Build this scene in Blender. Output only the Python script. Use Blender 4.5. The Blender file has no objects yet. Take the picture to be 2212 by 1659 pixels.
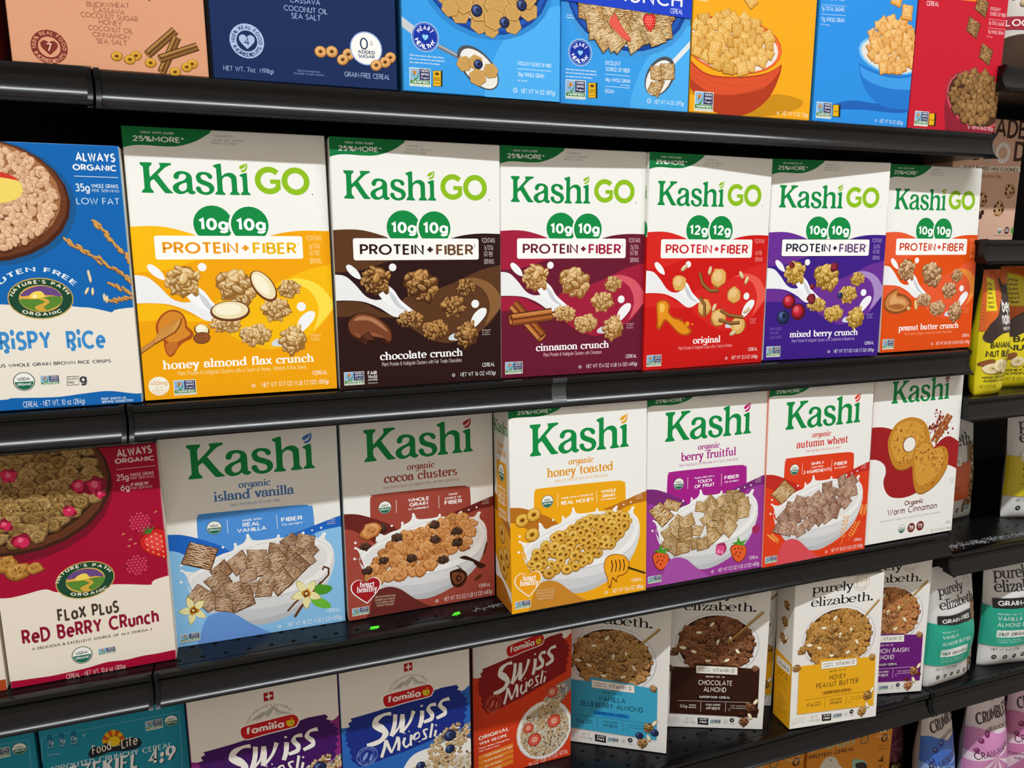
import bpy, math, random
from mathutils import Vector, Matrix
from mathutils.geometry import tessellate_polygon
PI = math.pi
COL = bpy.context.scene.collection

# ---------------------------------------------------------------- lettering
# skeletons: strokes separated by |, points x,y, elliptical arcs @cx,cy,rx,ry,a0,a1, dots o x,y,r, serifs _x,y,w
SANS = {
'A':(.8,"0,0 .4,1 .8,0|.13,.33 .67,.33"),'B':(.56,"0,0 0,1 .28,1 @.28,.765,.23,.235,90,-90 0,.53|.28,.53 @.28,.265,.28,.265,90,-90 0,0"),
'C':(.78,"@.48,.5,.48,.5,48,312"),'D':(.7,"0,0 0,1 .22,1 @.22,.5,.48,.5,90,-90 0,0"),'E':(.48,".48,1 0,1 0,0 .48,0|0,.52 .43,.52"),
'F':(.46,".46,1 0,1 0,0|0,.5 .42,.5"),'G':(.88,"@.48,.5,.48,.5,42,352 .93,.46 .52,.46"),'H':(.66,"0,0 0,1|.66,0 .66,1|0,.52 .66,.52"),
'I':(.02,".01,0 .01,1"),'J':(.4,".4,1 .4,.24 @.2,.22,.2,.22,0,-165"),'K':(.6,"0,0 0,1|.58,1 0,.42|.22,.62 .62,0"),'L':(.45,"0,1 0,0 .45,0"),
'M':(.84,"0,0 0,1 .42,.3 .84,1 .84,0"),'N':(.68,"0,0 0,1 .68,0 .68,1"),'O':(.96,"@.48,.5,.48,.5,90,450"),
'P':(.54,"0,0 0,1 .27,1 @.27,.73,.27,.27,90,-90 0,.46"),'Q':(.96,"@.48,.5,.48,.5,90,450|.55,.28 .9,-.04"),
'R':(.56,"0,0 0,1 .27,1 @.27,.735,.27,.265,90,-90 0,.47|.27,.46 .56,0"),'S':(.52,"@.27,.755,.23,.245,32,270 @.25,.255,.27,.255,90,-145"),
'T':(.62,"0,1 .62,1|.31,1 .31,0"),'U':(.64,"0,1 0,.32 @.32,.32,.32,.32,180,360 .64,1"),'V':(.74,"0,1 .37,0 .74,1"),
'W':(1.05,"0,1 .28,0 .53,.95 .78,0 1.05,1"),'X':(.64,"0,0 .64,1|0,1 .64,0"),'Y':(.66,"0,1 .33,.46 .66,1|.33,.46 .33,0"),'Z':(.6,"0,1 .6,1 0,0 .6,0"),
'a':(.56,"@.28,.34,.28,.34,0,360|.56,.68 .56,0"),'b':(.56,"0,1.02 0,0|@.28,.34,.28,.34,0,360"),'c':(.5,"@.3,.34,.3,.34,50,310"),
'd':(.56,"@.28,.34,.28,.34,0,360|.56,1.02 .56,0"),'e':(.56,".02,.35 .56,.35 @.29,.34,.28,.34,4,312"),'f':(.34,".38,.98 @.27,.86,.14,.14,70,180 .13,0|0,.66 .34,.66"),
'g':(.56,"@.28,.34,.28,.34,0,360|.56,.68 .56,-.06 @.28,-.05,.28,.25,0,-145"),'h':(.5,"0,1.02 0,0|0,.42 @.25,.42,.25,.26,180,0 .5,0"),
'i':(.02,".01,.68 .01,0|o.01,.92,.085"),'j':(.1,".08,.68 .08,-.12 @-.04,-.12,.12,.15,0,-110|o.08,.92,.085"),'k':(.46,"0,1.02 0,0|.44,.68 .02,.28|.16,.4 .48,0"),
'l':(.02,".01,1.02 .01,0"),'m':(.84,"0,.68 0,0|0,.45 @.21,.46,.21,.22,180,0 .42,0|.42,.45 @.63,.46,.21,.22,180,0 .84,0"),
'n':(.48,"0,.68 0,0|0,.42 @.24,.43,.24,.25,180,0 .48,0"),'o':(.6,"@.3,.34,.3,.34,90,450"),'p':(.56,"0,.68 0,-.3|@.28,.34,.28,.34,0,360"),
'q':(.56,".56,.68 .56,-.3|@.28,.34,.28,.34,0,360"),'r':(.3,"0,.68 0,0|0,.4 @.22,.44,.22,.24,180,65"),'s':(.4,"@.21,.51,.18,.17,35,270 @.2,.17,.2,.17,90,-145"),
't':(.34,".15,.92 .15,.15 @.28,.15,.13,.15,180,290|0,.66 .34,.66"),'u':(.48,"0,.68 0,.26 @.24,.26,.24,.26,180,360 .48,.68|.48,.3 .48,0"),
'v':(.52,"0,.68 .26,0 .52,.68"),'w':(.78,"0,.68 .2,0 .39,.6 .58,0 .78,.68"),'x':(.48,"0,0 .48,.68|0,.68 .48,0"),'y':(.52,"0,.68 .27,.04|.52,.68 .16,-.3"),
'z':(.44,"0,.68 .44,.68 0,0 .44,0"),'0':(.6,"@.3,.5,.3,.5,90,450"),'1':(.3,"0,.82 .24,1 .24,0"),'2':(.54,"@.27,.72,.25,.28,165,-28 .02,0 .56,0"),
'3':(.52,"@.26,.76,.22,.24,150,-90|@.26,.265,.26,.265,90,-150"),'4':(.6,".46,0 .46,1 0,.28 .62,.28"),'5':(.52,".48,1 .1,1 .05,.58 @.25,.33,.27,.31,125,-145"),
'6':(.58,"@.29,.31,.29,.31,0,360|.04,.42 .4,1"),'7':(.52,"0,1 .54,1 .16,0"),'8':(.54,"@.27,.76,.21,.24,90,450|@.27,.26,.27,.26,90,450"),
'9':(.58,"@.29,.69,.29,.31,0,360|.54,.58 .18,0"),'.':(.1,"o.05,.07,.09"),',':(.1,".08,.08 .02,-.14"),':':(.1,"o.05,.12,.09|o.05,.55,.09"),
'-':(.3,"0,.4 .3,.4"),'+':(.5,"0,.42 .5,.42|.25,.17 .25,.67"),'&':(.66,".66,0 .14,.7 @.3,.8,.18,.19,200,-30 @.26,.26,.26,.26,80,325 .62,.45"),
'%':(.8,"@.17,.78,.17,.2,0,360|@.64,.2,.17,.2,0,360|.62,1 .18,0"),'(':(.2,"@.4,.42,.35,.62,135,225"),')':(.2,"@-.2,.42,.35,.62,45,-45"),
'*':(.3,".15,.65 .15,1|0,.92 .3,.74|0,.74 .3,.92"),"'":(.06,".03,.98 .03,.78"),'!':(.08,".04,1 .04,.3|o.04,.06,.09"),'/':(.4,"0,0 .4,1"),
'=':(.24,".12,1 .12,.2|0,.8 .24,.8|0,.45 .24,.45"),'~':(.56,"0,.68 0,.26 @.24,.26,.24,.26,180,360 .48,.68|.48,.3 .48,0|o.1,.9,.08|o.4,.9,.08"),'"':(.04,"o.02,.86,.1"),
}
SERIF = {
'a':(.56,".07,.5 @.25,.44,.19,.21,150,0 .44,.14 .55,.03|.44,.38 @.23,.19,.18,.17,100,270 .44,.16|o.09,.48,.06"),
'b':(.62,".12,.98 .12,.04|@.35,.33,.22,.3,160,-160|_.06,.97,.14"),'c':(.52,"@.3,.33,.24,.31,50,315|o.45,.52,.07"),
'd':(.64,".5,.98 .5,.04|@.27,.33,.22,.3,20,340|_.44,.97,.14|_.55,.04,.14"),'e':(.55,".07,.36 .49,.36 @.28,.34,.23,.31,5,318"),
'f':(.4,".42,.93 @.33,.84,.15,.14,60,180 .18,.04|.04,.62 .38,.62|_.18,.03,.28|o.43,.9,.06"),'g':(.6,"@.27,.38,.21,.27,0,360|.5,.64 .5,-.08 @.28,-.08,.22,.2,0,-150"),
'h':(.66,".13,.98 .13,.04|.13,.42 @.32,.42,.19,.23,180,0 .51,.04|_.13,.03,.26|_.51,.03,.26|_.06,.97,.14"),
'i':(.28,".14,.64 .14,.04|_.14,.03,.27|_.07,.62,.14|o.14,.9,.085"),'j':(.3,".17,.64 .17,-.1 @.03,-.1,.14,.15,0,-100|o.17,.9,.085"),
'k':(.62,".13,.98 .13,.04|.5,.62 .16,.3|.26,.4 .54,.04|_.13,.03,.26|_.55,.03,.2|_.06,.97,.14|_.5,.63,.2"),'l':(.28,".14,.98 .14,.04|_.14,.03,.27|_.07,.97,.14"),
'm':(1.0,".13,.64 .13,.04|.13,.44 @.31,.44,.18,.2,180,0 .49,.04|.49,.44 @.67,.44,.18,.2,180,0 .85,.04|_.13,.03,.26|_.49,.03,.26|_.85,.03,.26|_.06,.62,.14"),
'n':(.66,".13,.64 .13,.04|.13,.42 @.32,.42,.19,.22,180,0 .51,.04|_.13,.03,.26|_.51,.03,.26|_.06,.62,.14"),'o':(.6,"@.3,.33,.24,.31,0,360"),
'p':(.62,".13,.64 .13,-.32|@.35,.33,.22,.3,160,-160|_.13,-.32,.28|_.06,.62,.14"),'q':(.62,".5,.64 .5,-.32|@.27,.33,.22,.3,20,340|_.5,-.32,.28"),
'r':(.46,".14,.64 .14,.04|.14,.4 @.33,.41,.19,.22,178,75|o.4,.56,.08|_.14,.03,.28|_.07,.62,.14"),'s':(.46,"@.24,.48,.15,.15,40,270 @.22,.18,.17,.15,90,-150"),
't':(.42,".19,.85 .19,.15 @.31,.15,.12,.13,180,300|.04,.62 .38,.62"),'u':(.66,".13,.64 .13,.25 @.31,.25,.18,.22,180,345 .5,.3|.5,.64 .5,.04|_.06,.62,.14|_.43,.62,.14|_.56,.04,.12"),
'v':(.56,".08,.63 .29,.03|.29,.03 .49,.63|_.09,.63,.24|_.48,.63,.2"),'w':(.86,".08,.63 .26,.03|.26,.03 .44,.6|.44,.6 .6,.03|.6,.03 .79,.63|_.09,.63,.24|_.78,.63,.2"),
'x':(.56,".09,.62 .48,.04|.46,.62 .09,.04|_.1,.63,.22|_.46,.63,.2|_.09,.03,.2|_.48,.03,.22"),'y':(.56,".08,.63 .3,.05|.49,.63 .2,-.28|o.14,-.26,.08|_.09,.63,.24|_.48,.63,.2"),
'z':(.5,".08,.62 .42,.62|.42,.62 .08,.04|.08,.04 .44,.04|.08,.62 .08,.5|.44,.04 .44,.16"),'.':(.2,"o.09,.08,.1"),
}
# font: table, nib half width, nib half height, nib angle, tracking, slant
FONTS = {'s':(SANS,.062,.062,0,.17,0),'b':(SANS,.105,.1,0,.17,0),'x':(SANS,.125,.12,0,.2,0),'h':(SANS,.135,.11,25,.2,0),'l':(SANS,.042,.042,0,.16,0),
 'n':(SERIF,.09,.042,12,.05,0),'m':(SERIF,.062,.026,12,.0,0),'q':(SANS,.1,.045,0,.2,0),'i':(SANS,.1,.055,10,.22,.22),'c':(SANS,.075,.075,0,.24,.0),'w':(SANS,.15,.06,8,.22,.18)}

def arc(cx, cy, rx, ry, a0, a1, q):
    n = max(2, int(abs(a1 - a0) / 90 * q + .99))
    return [(cx + rx * math.cos(math.radians(a0 + (a1 - a0) * k / n)), cy + ry * math.sin(math.radians(a0 + (a1 - a0) * k / n))) for k in range(n + 1)]

def sweep(pts, wx, wy, ang, closed=False):
    """outline strip of a nib moved along pts -> triangles"""
    ca, sa = math.cos(math.radians(ang)), math.sin(math.radians(ang))
    P = [pts[0]]
    for p in pts[1:]:
        if math.hypot(p[0] - P[-1][0], p[1] - P[-1][1]) > 1e-5: P.append(p)
    if closed and math.hypot(P[0][0] - P[-1][0], P[0][1] - P[-1][1]) < 1e-4: P = P[:-1]
    n = len(P)
    if n < 2: return []
    segs = []
    for i in range(n if closed else n - 1):
        a, b = P[i], P[(i + 1) % n]; d = math.hypot(b[0] - a[0], b[1] - a[1]); nx, ny = -(b[1] - a[1]) / d, (b[0] - a[0]) / d
        u, v = nx * ca + ny * sa, -nx * sa + ny * ca
        segs.append((nx, ny, math.hypot(u * wx, v * wy)))
    L, R = [], []
    for i in range(n):
        s1 = segs[i - 1] if (i or closed) else segs[0]; s2 = segs[i] if i < len(segs) else segs[-1]
        mx, my = s1[0] + s2[0], s1[1] + s2[1]; m = math.hypot(mx, my)
        if m < .3: mx, my, m = s1[0], s1[1], 1; k = 1
        else: mx /= m; my /= m; k = min(1.7, 1 / max(.2, mx * s1[0] + my * s1[1]))
        h = (s1[2] + s2[2]) / 2 * k
        L.append((P[i][0] + mx * h, P[i][1] + my * h)); R.append((P[i][0] - mx * h, P[i][1] - my * h))
    T = []
    for i in range(n if closed else n - 1):
        j = (i + 1) % n
        T.append((L[i], R[i], R[j])); T.append((L[i], R[j], L[j]))
    return T

GC = {}
def glyph(font, c, q):
    k = (font, c, q)
    if k in GC: return GC[k]
    tab, wx, wy, ang, tr, sl = FONTS[font]
    if c not in tab: tab = SANS
    adv, src = tab.get(c, (.3, ''))
    if c == ' ': adv, src = .26, ''
    out = []
    for st in src.split('|') if src else []:
        if st[0] == 'o':
            x, y, r = map(float, st[1:].split(',')); r = max(r, wx * 1.15)
            e = arc(x, y, r, r, 0, 360, q); T = [((x, y), e[i], e[i + 1]) for i in range(len(e) - 1)]
        elif st[0] == '_':
            x, y, w = map(float, st[1:].split(',')); w = w * .86 + wx * .6; h = max(wy * 1.1, .03); y = y - .03 + h if y < .5 else y
            T = [((x - w / 2, y - h), (x + w / 2, y - h), (x + w / 2, y + h)), ((x - w / 2, y - h), (x + w / 2, y + h), (x - w / 2, y + h))]
        else:
            pts = []
            for tk in st.split():
                if tk[0] == '@': pts += arc(*map(float, tk[1:].split(',')), q)
                else: pts.append(tuple(map(float, tk.split(','))))
            cl = math.hypot(pts[0][0] - pts[-1][0], pts[0][1] - pts[-1][1]) < 1e-3
            # butt ends sit on the cap and base lines
            T = sweep(pts, wx, wy, ang, cl)
            T = [tuple((p[0], .001 + wy + (p[1]) * (1 - 2 * wy)) for p in t) if tab is SANS else t for t in T]
        if sl: T = [tuple((p[0] + p[1] * sl, p[1]) for p in t) for t in T]
        out.append(T)
    GC[k] = (adv + tr + (wx if tab is SANS else 0), out)
    return GC[k]

# ---------------------------------------------------------------- colours and materials
def lin(c):
    if isinstance(c, str): c = tuple(int(c[i:i + 2], 16) / 255 for i in (1, 3, 5))
    return tuple(x / 12.92 if x <= .04045 else ((x + .055) / 1.055) ** 2.4 for x in c)
def mixc(a, b, t):
    f = lambda c: [int(c[i:i + 2], 16) for i in (1, 3, 5)]
    return '#%02x%02x%02x' % tuple(int(max(0, min(255, x + (y - x) * t))) for x, y in zip(f(a), f(b)))

def material(name, base=None, rough=.5, metal=0, spec=.5, bump=0, scale=200, coat=0, stretch=None, trans=0, rvar=0):
    m = bpy.data.materials.new(name); m.use_nodes = True; nt = m.node_tree; b = nt.nodes['Principled BSDF']
    if base is None:
        a = nt.nodes.new('ShaderNodeVertexColor'); a.layer_name = 'ink'; nt.links.new(a.outputs['Color'], b.inputs['Base Color'])
    else: b.inputs['Base Color'].default_value = (*lin(base), 1)
    b.inputs['Roughness'].default_value = rough; b.inputs['Metallic'].default_value = metal
    b.inputs['Specular IOR Level'].default_value = spec; b.inputs['Coat Weight'].default_value = coat; b.inputs['Coat Roughness'].default_value = .08
    b.inputs['Transmission Weight'].default_value = trans
    if bump or rvar:
        tc = nt.nodes.new('ShaderNodeTexCoord'); mp = nt.nodes.new('ShaderNodeMapping'); nz = nt.nodes.new('ShaderNodeTexNoise')
        nz.inputs['Scale'].default_value = scale; nz.inputs['Detail'].default_value = 4
        if stretch: mp.inputs['Scale'].default_value = stretch
        nt.links.new(tc.outputs['Object'], mp.inputs[0]); nt.links.new(mp.outputs[0], nz.inputs['Vector'])
        if bump:
            bp = nt.nodes.new('ShaderNodeBump'); bp.inputs['Strength'].default_value = bump; bp.inputs['Distance'].default_value = .0008
            nt.links.new(nz.outputs['Fac'], bp.inputs['Height']); nt.links.new(bp.outputs[0], b.inputs['Normal'])
        if rvar:
            mr = nt.nodes.new('ShaderNodeMapRange'); mr.inputs['To Min'].default_value = rough - rvar; mr.inputs['To Max'].default_value = rough + rvar
            nt.links.new(nz.outputs['Fac'], mr.inputs['Value']); nt.links.new(mr.outputs[0], b.inputs['Roughness'])
    return m

MAT = {
 'print': material('printed_cardboard', None, .48, spec=.14, bump=.1, scale=420),
 'pouch': material('printed_film', None, .36, spec=.45, bump=.35, scale=38),
 'black': material('black_enamel', '#08080a', .3, spec=.32, bump=.05, scale=900, rvar=.05),
 'rail': material('black_gloss_moulding', '#050507', .2, spec=.42, bump=.04, scale=300, stretch=(.15, 1, 1), rvar=.06),
 'hole': material('punched_hole', '#010101', .9, spec=.1),
 'back': material('back_panel_black', '#070708', .7, spec=.2, bump=.1, scale=300),
 'scuff': material('scraped_residue', '#8d8f94', .6, spec=.3, bump=.3, scale=700),
 'sticker': material('green_sticker_scrap', '#4fe02a', .6),
 'tape': material('grey_tape', '#3a3b3d', .3, bump=.4, scale=500),
 'steel': material('steel_clip', '#1a1a1c', .25, metal=.6),
 'cling': material('clear_wrap', '#ffffff', .12, spec=.6, trans=1, bump=.8, scale=60),
 'tile': material('floor_tile', '#8a8378', .3, bump=.05, scale=12),
}

# ---------------------------------------------------------------- mesh building
def obj(name, verts, faces, mat, parent=None, cols=None, smooth=False):
    me = bpy.data.meshes.new(name); me.from_pydata(verts, [], faces); me.update()
    me.materials.append(mat)
    if cols is not None:
        ca = me.color_attributes.new('ink', 'FLOAT_COLOR', 'CORNER'); buf = []
        cache = {}
        for p in me.polygons:
            c = cols[p.index]
            if c not in cache: cache[c] = (*lin(c), 1.0)
            buf.extend(cache[c] * p.loop_total)
        ca.data.foreach_set('color', buf)
    if smooth: me.polygons.foreach_set('use_smooth', [True] * len(me.polygons))
    o = bpy.data.objects.new(name, me); COL.objects.link(o)
    if parent is not None: o.parent = parent
    return o
def empty(name, loc, rot=(0, 0, 0)):
    o = bpy.data.objects.new(name, None); o.empty_display_size = .02; COL.objects.link(o); o.location = loc; o.rotation_euler = rot; return o
def tag(o, label=None, cat=None, group=None, kind=None):
    for k, v in (('label', label), ('category', cat), ('group', group), ('kind', kind)):
        if v: o[k] = v
    return o

def spline(P, q=5):
    """closed Catmull-Rom through P; a doubled point is a corner"""
    n = len(P); out = []
    for i in range(n):
        p0, p1, p2, p3 = P[i - 1], P[i], P[(i + 1) % n], P[(i + 2) % n]
        if p1 == p2: continue
        for k in range(q):
            t = k / q; t2 = t * t; t3 = t2 * t
            out.append(tuple(.5 * (2 * p1[j] + (p2[j] - p0[j]) * t + (2 * p0[j] - 5 * p1[j] + 4 * p2[j] - p3[j]) * t2 + (3 * p1[j] - p0[j] - 3 * p2[j] + p3[j]) * t3) for j in (0, 1)))
    return out
def tess(loops):
    fl = [p for l in loops for p in l]
    return [tuple(fl[i] for i in t) for t in tessellate_polygon([[Vector((p[0], p[1], 0)) for p in l] for l in loops])]
def clip(tris, x0, y0, x1, y1):
    out = []
    for t in tris:
        if all(x0 <= p[0] <= x1 and y0 <= p[1] <= y1 for p in t): out.append(t); continue
        poly = list(t)
        for ax, lim, sg in ((0, x0, 1), (0, x1, -1), (1, y0, 1), (1, y1, -1)):
            new = []
            for i in range(len(poly)):
                a, b = poly[i - 1], poly[i]; da, db = (a[ax] - lim) * sg, (b[ax] - lim) * sg
                if (da >= 0) != (db >= 0):
                    s = da / (da - db); new.append((a[0] + (b[0] - a[0]) * s, a[1] + (b[1] - a[1]) * s))
                if db >= 0: new.append(b)
            poly = new
            if not poly: break
        for i in range(1, len(poly) - 1): out.append((poly[0], poly[i], poly[i + 1]))
    return out

STEP = 2.5e-6
class Panel:
    """printed graphics of one face; art coordinates in mm, x right, y up"""
    def __init__(s, w, h, pal=None, mapf=None, sub=0):
        s.w, s.h, s.pal, s.mapf, s.sub = w, h, pal or {}, mapf, sub
        s.lv = 30; s.hm = {}; s.parts = {}; s.cur = 'front_print'; s.T = Matrix.Identity(3); s.order = []
        s.rnd = random.Random(7)
    def col(s, c):
        while c[0] == '$':
            c = s.pal.get(c[1:], '#ff00ff')
        return c
    def part(s, n): s.cur = n
    def emit(s, tris, col, adv=1):
        tris = clip(tris, 0, 0, s.w, s.h)
        if tris:
            V, F, C, G_ = s.parts.setdefault(s.cur, ([], [], [], []))
            f0 = len(F)
            c = s.col(col)
            st = list(tris)
            if s.sub:
                out = []
                while st:
                    t = st.pop(); best = 0
                    for i in range(3):
                        a, b = t[i], t[(i + 1) % 3]; d = math.hypot(a[0] - b[0], a[1] - b[1])
                        if d > best: best, bi = d, i
                    if best > s.sub:
                        a, b, cc = t[bi], t[(bi + 1) % 3], t[(bi + 2) % 3]; m = ((a[0] + b[0]) / 2, (a[1] + b[1]) / 2)
                        st += [(a, m, cc), (m, b, cc)]
                    else: out.append(t)
                st = out
            cells = set(); G = 1.5
            for t in tris:
                xa, xb = min(q[0] for q in t), max(q[0] for q in t); ya, yb = min(q[1] for q in t), max(q[1] for q in t)
                i0, i1, j0, j1 = int(xa / G), int(xb / G), int(ya / G), int(yb / G)
                if (i1 - i0) * (j1 - j0) > 60:   # large triangle: follow its rows
                    for j in range(j0, j1 + 1):
                        lo, hi = 1e9, -1e9; u0, u1 = j * G, (j + 1) * G
                        for k in range(3):
                            a, b = t[k], t[(k + 1) % 3]
                            if u0 <= a[1] <= u1: lo, hi = min(lo, a[0]), max(hi, a[0])
                            for u in (u0, u1):
                                if (a[1] - u) * (b[1] - u) < 0: x = a[0] + (b[0] - a[0]) * (u - a[1]) / (b[1] - a[1]); lo, hi = min(lo, x), max(hi, x)
                        if hi >= lo: cells.update((i, j) for i in range(int(lo / G), int(hi / G) + 1))
                else: cells.update((i, j) for i in range(i0, i1 + 1) for j in range(j0, j1 + 1))
            hm = s.hm; lv = max(hm.get(c_, 8) for c_ in cells) + 1
            for c_ in cells: hm[c_] = lv
            z = lv * STEP if not s.sub else (min(lv - 8, 12) + max(0, lv - 20) * .08) * 6e-5
            for t in st:
                ar = (t[1][0] - t[0][0]) * (t[2][1] - t[0][1]) - (t[1][1] - t[0][1]) * (t[2][0] - t[0][0])
                if abs(ar) < 1e-7: continue
                if ar < 0: t = (t[0], t[2], t[1])
                n = len(V)
                for p in t: V.append(s.mapf(p[0], p[1], z) if s.mapf else (p[0] / 1000, -z, p[1] / 1000))
                F.append((n, n + 1, n + 2)); C.append(c)
            if len(F) > f0: G_.append((s.gid, f0, len(F)))
        s.lv += adv
    def poly(s, col, P, adv=1): s.emit(tess([P]), col, adv)
    def curve(s, col, P, q=5, holes=(), adv=1): s.emit(tess([spline(P, q)] + [spline(h, q) for h in holes]), col, adv)
    def ell(s, col, x, y, rx, ry=None, rot=0, n=None, adv=1):
        ry = rx if ry is None else ry; n = n or (24 if rx > 6 else 12 if rx > 2 else 8)
        c, si = math.cos(rot), math.sin(rot); P = []
        for k in range(n):
            a, b = rx * math.cos(2 * PI * k / n), ry * math.sin(2 * PI * k / n); P.append((x + a * c - b * si, y + a * si + b * c))
        s.emit([(P[0], P[i], P[i + 1]) for i in range(1, n - 1)], col, adv)
    def ring(s, col, x, y, r, t, a0=0, a1=360, ry=None):
        s.emit(sweep(arc(x, y, r, ry or r, a0, a1, 8), t / 2, t / 2, 0, a1 - a0 == 360), col)
    def line(s, col, P, t): s.emit(sweep(P, t / 2, t / 2, 0), col)
    def rrect(s, col, x0, y0, x1, y1, r):
        P = []
        for cx, cy, a in ((x1 - r, y1 - r, 0), (x0 + r, y1 - r, 90), (x0 + r, y0 + r, 180), (x1 - r, y0 + r, 270)): P += arc(cx, cy, r, r, a, a + 90, 4)
        s.poly(col, P)
    def blob(s, col, x, y, r, k=.25, n=14, rot=0, asp=1, rnd=None, adv=1):
        rnd = rnd or s.rnd; P = []; c, si = math.cos(rot), math.sin(rot)
        for i in range(n):
            q = r * (1 + rnd.uniform(-k, k)); a, b = q * math.cos(2 * PI * i / n), q * asp * math.sin(2 * PI * i / n); P.append((x + a * c - b * si, y + a * si + b * c))
        s.emit([((x, y), P[i], P[(i + 1) % n]) for i in range(n)], col, adv)
    # ---- lettering
    def text(s, col, font, txt, x0, y0, x1, y1, h, adv=None):
        q = 2 if h < 3 else 3 if h < 6 else 5 if h < 14 else 9
        G = [glyph(font, c, q) for c in txt]
        W = sum(g[0] for g in G) - FONTS[font][4] + (FONTS[font][1] if FONTS[font][0] is SANS else 0)
        L = math.hypot(x1 - x0, y1 - y0); ux, uy = (x1 - x0) / L, (y1 - y0) / L; kx = L / W if W else 1
        cur = FONTS[font][1] if FONTS[font][0] is SANS else 0
        levels = {}
        for g in G:
            for i, T in enumerate(g[1]):
                levels.setdefault(i, []).extend([tuple((x0 + ((cur + p[0]) * kx) * ux - p[1] * h * uy, y0 + ((cur + p[0]) * kx) * uy + p[1] * h * ux) for p in t) for t in T])
            cur += g[0]
        for i in sorted(levels): s.emit(levels[i], col)
    def arctext(s, col, font, txt, cx, cy, r, a0, a1, h, ry=None, inside=False):
        G = [glyph(font, c, 3) for c in txt]; W = sum(g[0] for g in G) - FONTS[font][4]; cur = 0; levels = {}; ry = ry or r
        ra, rb = math.radians(a0), math.radians(a1); kx = abs(rb - ra) * (r + ry) / 2 / W
        for g in G:
            m = (cur + (g[0] - FONTS[font][4]) / 2) / W; a = ra + (rb - ra) * m
            px, py = cx + r * math.cos(a), cy + ry * math.sin(a); nx, ny = math.cos(a) / r, math.sin(a) / ry; d = math.hypot(nx, ny); nx /= d; ny /= d
            if inside: nx, ny = -nx, -ny
            ux, uy = ny, -nx
            for i, T in enumerate(g[1]):
                levels.setdefault(i, []).extend([tuple((px + (p[0] - (g[0] - FONTS[font][4]) / 2) * kx * ux + p[1] * h * nx, py + (p[0] - (g[0] - FONTS[font][4]) / 2) * kx * uy + p[1] * h * ny) for p in t) for t in T])
            cur += g[0]
        for i in sorted(levels): s.emit(levels[i], col)
    # ---- pictures of food
    def oat(s, x, y, r, a, pal, asp=.5):
        d, m, l, hh = pal
        s.ell(d, x, y - r * .04, r * 1.08, r * asp * 1.16, a, 9); s.ell(m, x, y + r * .05, r * .98, r * asp, a, 9)
        s.ell(l, x - r * .08, y + r * .14, r * .7, r * asp * .55, a, 8)
        s.ell(mixc(m, d, .5), x, y, r * .62, r * asp * .09, a, 6)
    def cluster(s, x, y, rx, ry, pal, seed=1, dens=1.0, size=.3):
        rnd = random.Random(seed); d, m, l, hh = pal; s.rnd = rnd
        s.blob(mixc(d, m, .4), x, y, rx * .86, .22, 16, 0, ry / rx, rnd)
        r0 = min(rx, ry) * size; n = int(38 * dens * (rx * ry) / (min(rx, ry) ** 2))
        items = []
        for k in range(n):
            a = rnd.uniform(0, 2 * PI); q = math.sqrt(rnd.random()) * .86; items.append((x + rx * q * math.cos(a), y + ry * q * math.sin(a), q))
        items.sort(key=lambda t: -t[2])
        for ix, iy, q in items:
            t = rnd.random(); up = (iy - y) / ry
            base = mixc(mixc(m, d, .55), l, max(0, min(1, .5 + up * .3 + rnd.uniform(-.42, .42))))
            s.oat(ix, iy, r0 * rnd.uniform(.55, 1.3), rnd.uniform(0, PI), (mixc(d, base, .35), base, mixc(base, hh, .7), hh), rnd.uniform(.38, .66))
    def biscuit(s, Q, pal, seed=0, rows=7):
        """woven wheat square, Q = 4 corners"""
        d, m, l, hh = pal; rnd = random.Random(seed); cx = sum(p[0] for p in Q) / 4; cy = sum(p[1] for p in Q) / 4
        E = []
        for i in range(4):
            a, b = Q[i], Q[(i + 1) % 4]
            for k in range(5): E.append((a[0] + (b[0] - a[0]) * k / 5 + rnd.uniform(-.3, .3), a[1] + (b[1] - a[1]) * k / 5 + rnd.uniform(-.3, .3)))
        rows = int(rows * 1.5); s.poly(mixc(d, m, .35), [(cx + (p[0] - cx) * 1.03, cy + (p[1] - cy) * 1.03) for p in E]); s.poly(m, [(cx + (p[0] - cx) * .95, cy + (p[1] - cy) * .95 + .1) for p in E])
        f = lambda u, v: ((Q[0][0] * (1 - u) + Q[1][0] * u) * (1 - v) + (Q[3][0] * (1 - u) + Q[2][0] * u) * v, (Q[0][1] * (1 - u) + Q[1][1] * u) * (1 - v) + (Q[3][1] * (1 - u) + Q[2][1] * u) * v)
        A = math.hypot(Q[0][0] - Q[3][0], Q[0][1] - Q[3][1])
        for pas, c, th in ((0, d, .4), (1, l, .5), (2, hh, .32)):
            for r in range(rows):
                v0 = (r + .5 + .28 * pas) / (rows + .4); P = []
                ph = rnd.uniform(0, 6)
                for k in range(9):
                    u = .03 + .94 * k / 8; P.append(f(u, v0 + .02 * math.sin(k * 1.9 + ph) + rnd.uniform(-.02, .02)))
                if pas == 2: k0 = rnd.randint(0, 3); P = P[k0:k0 + 5]
                s.line(c, P, A / rows * th)
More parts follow.
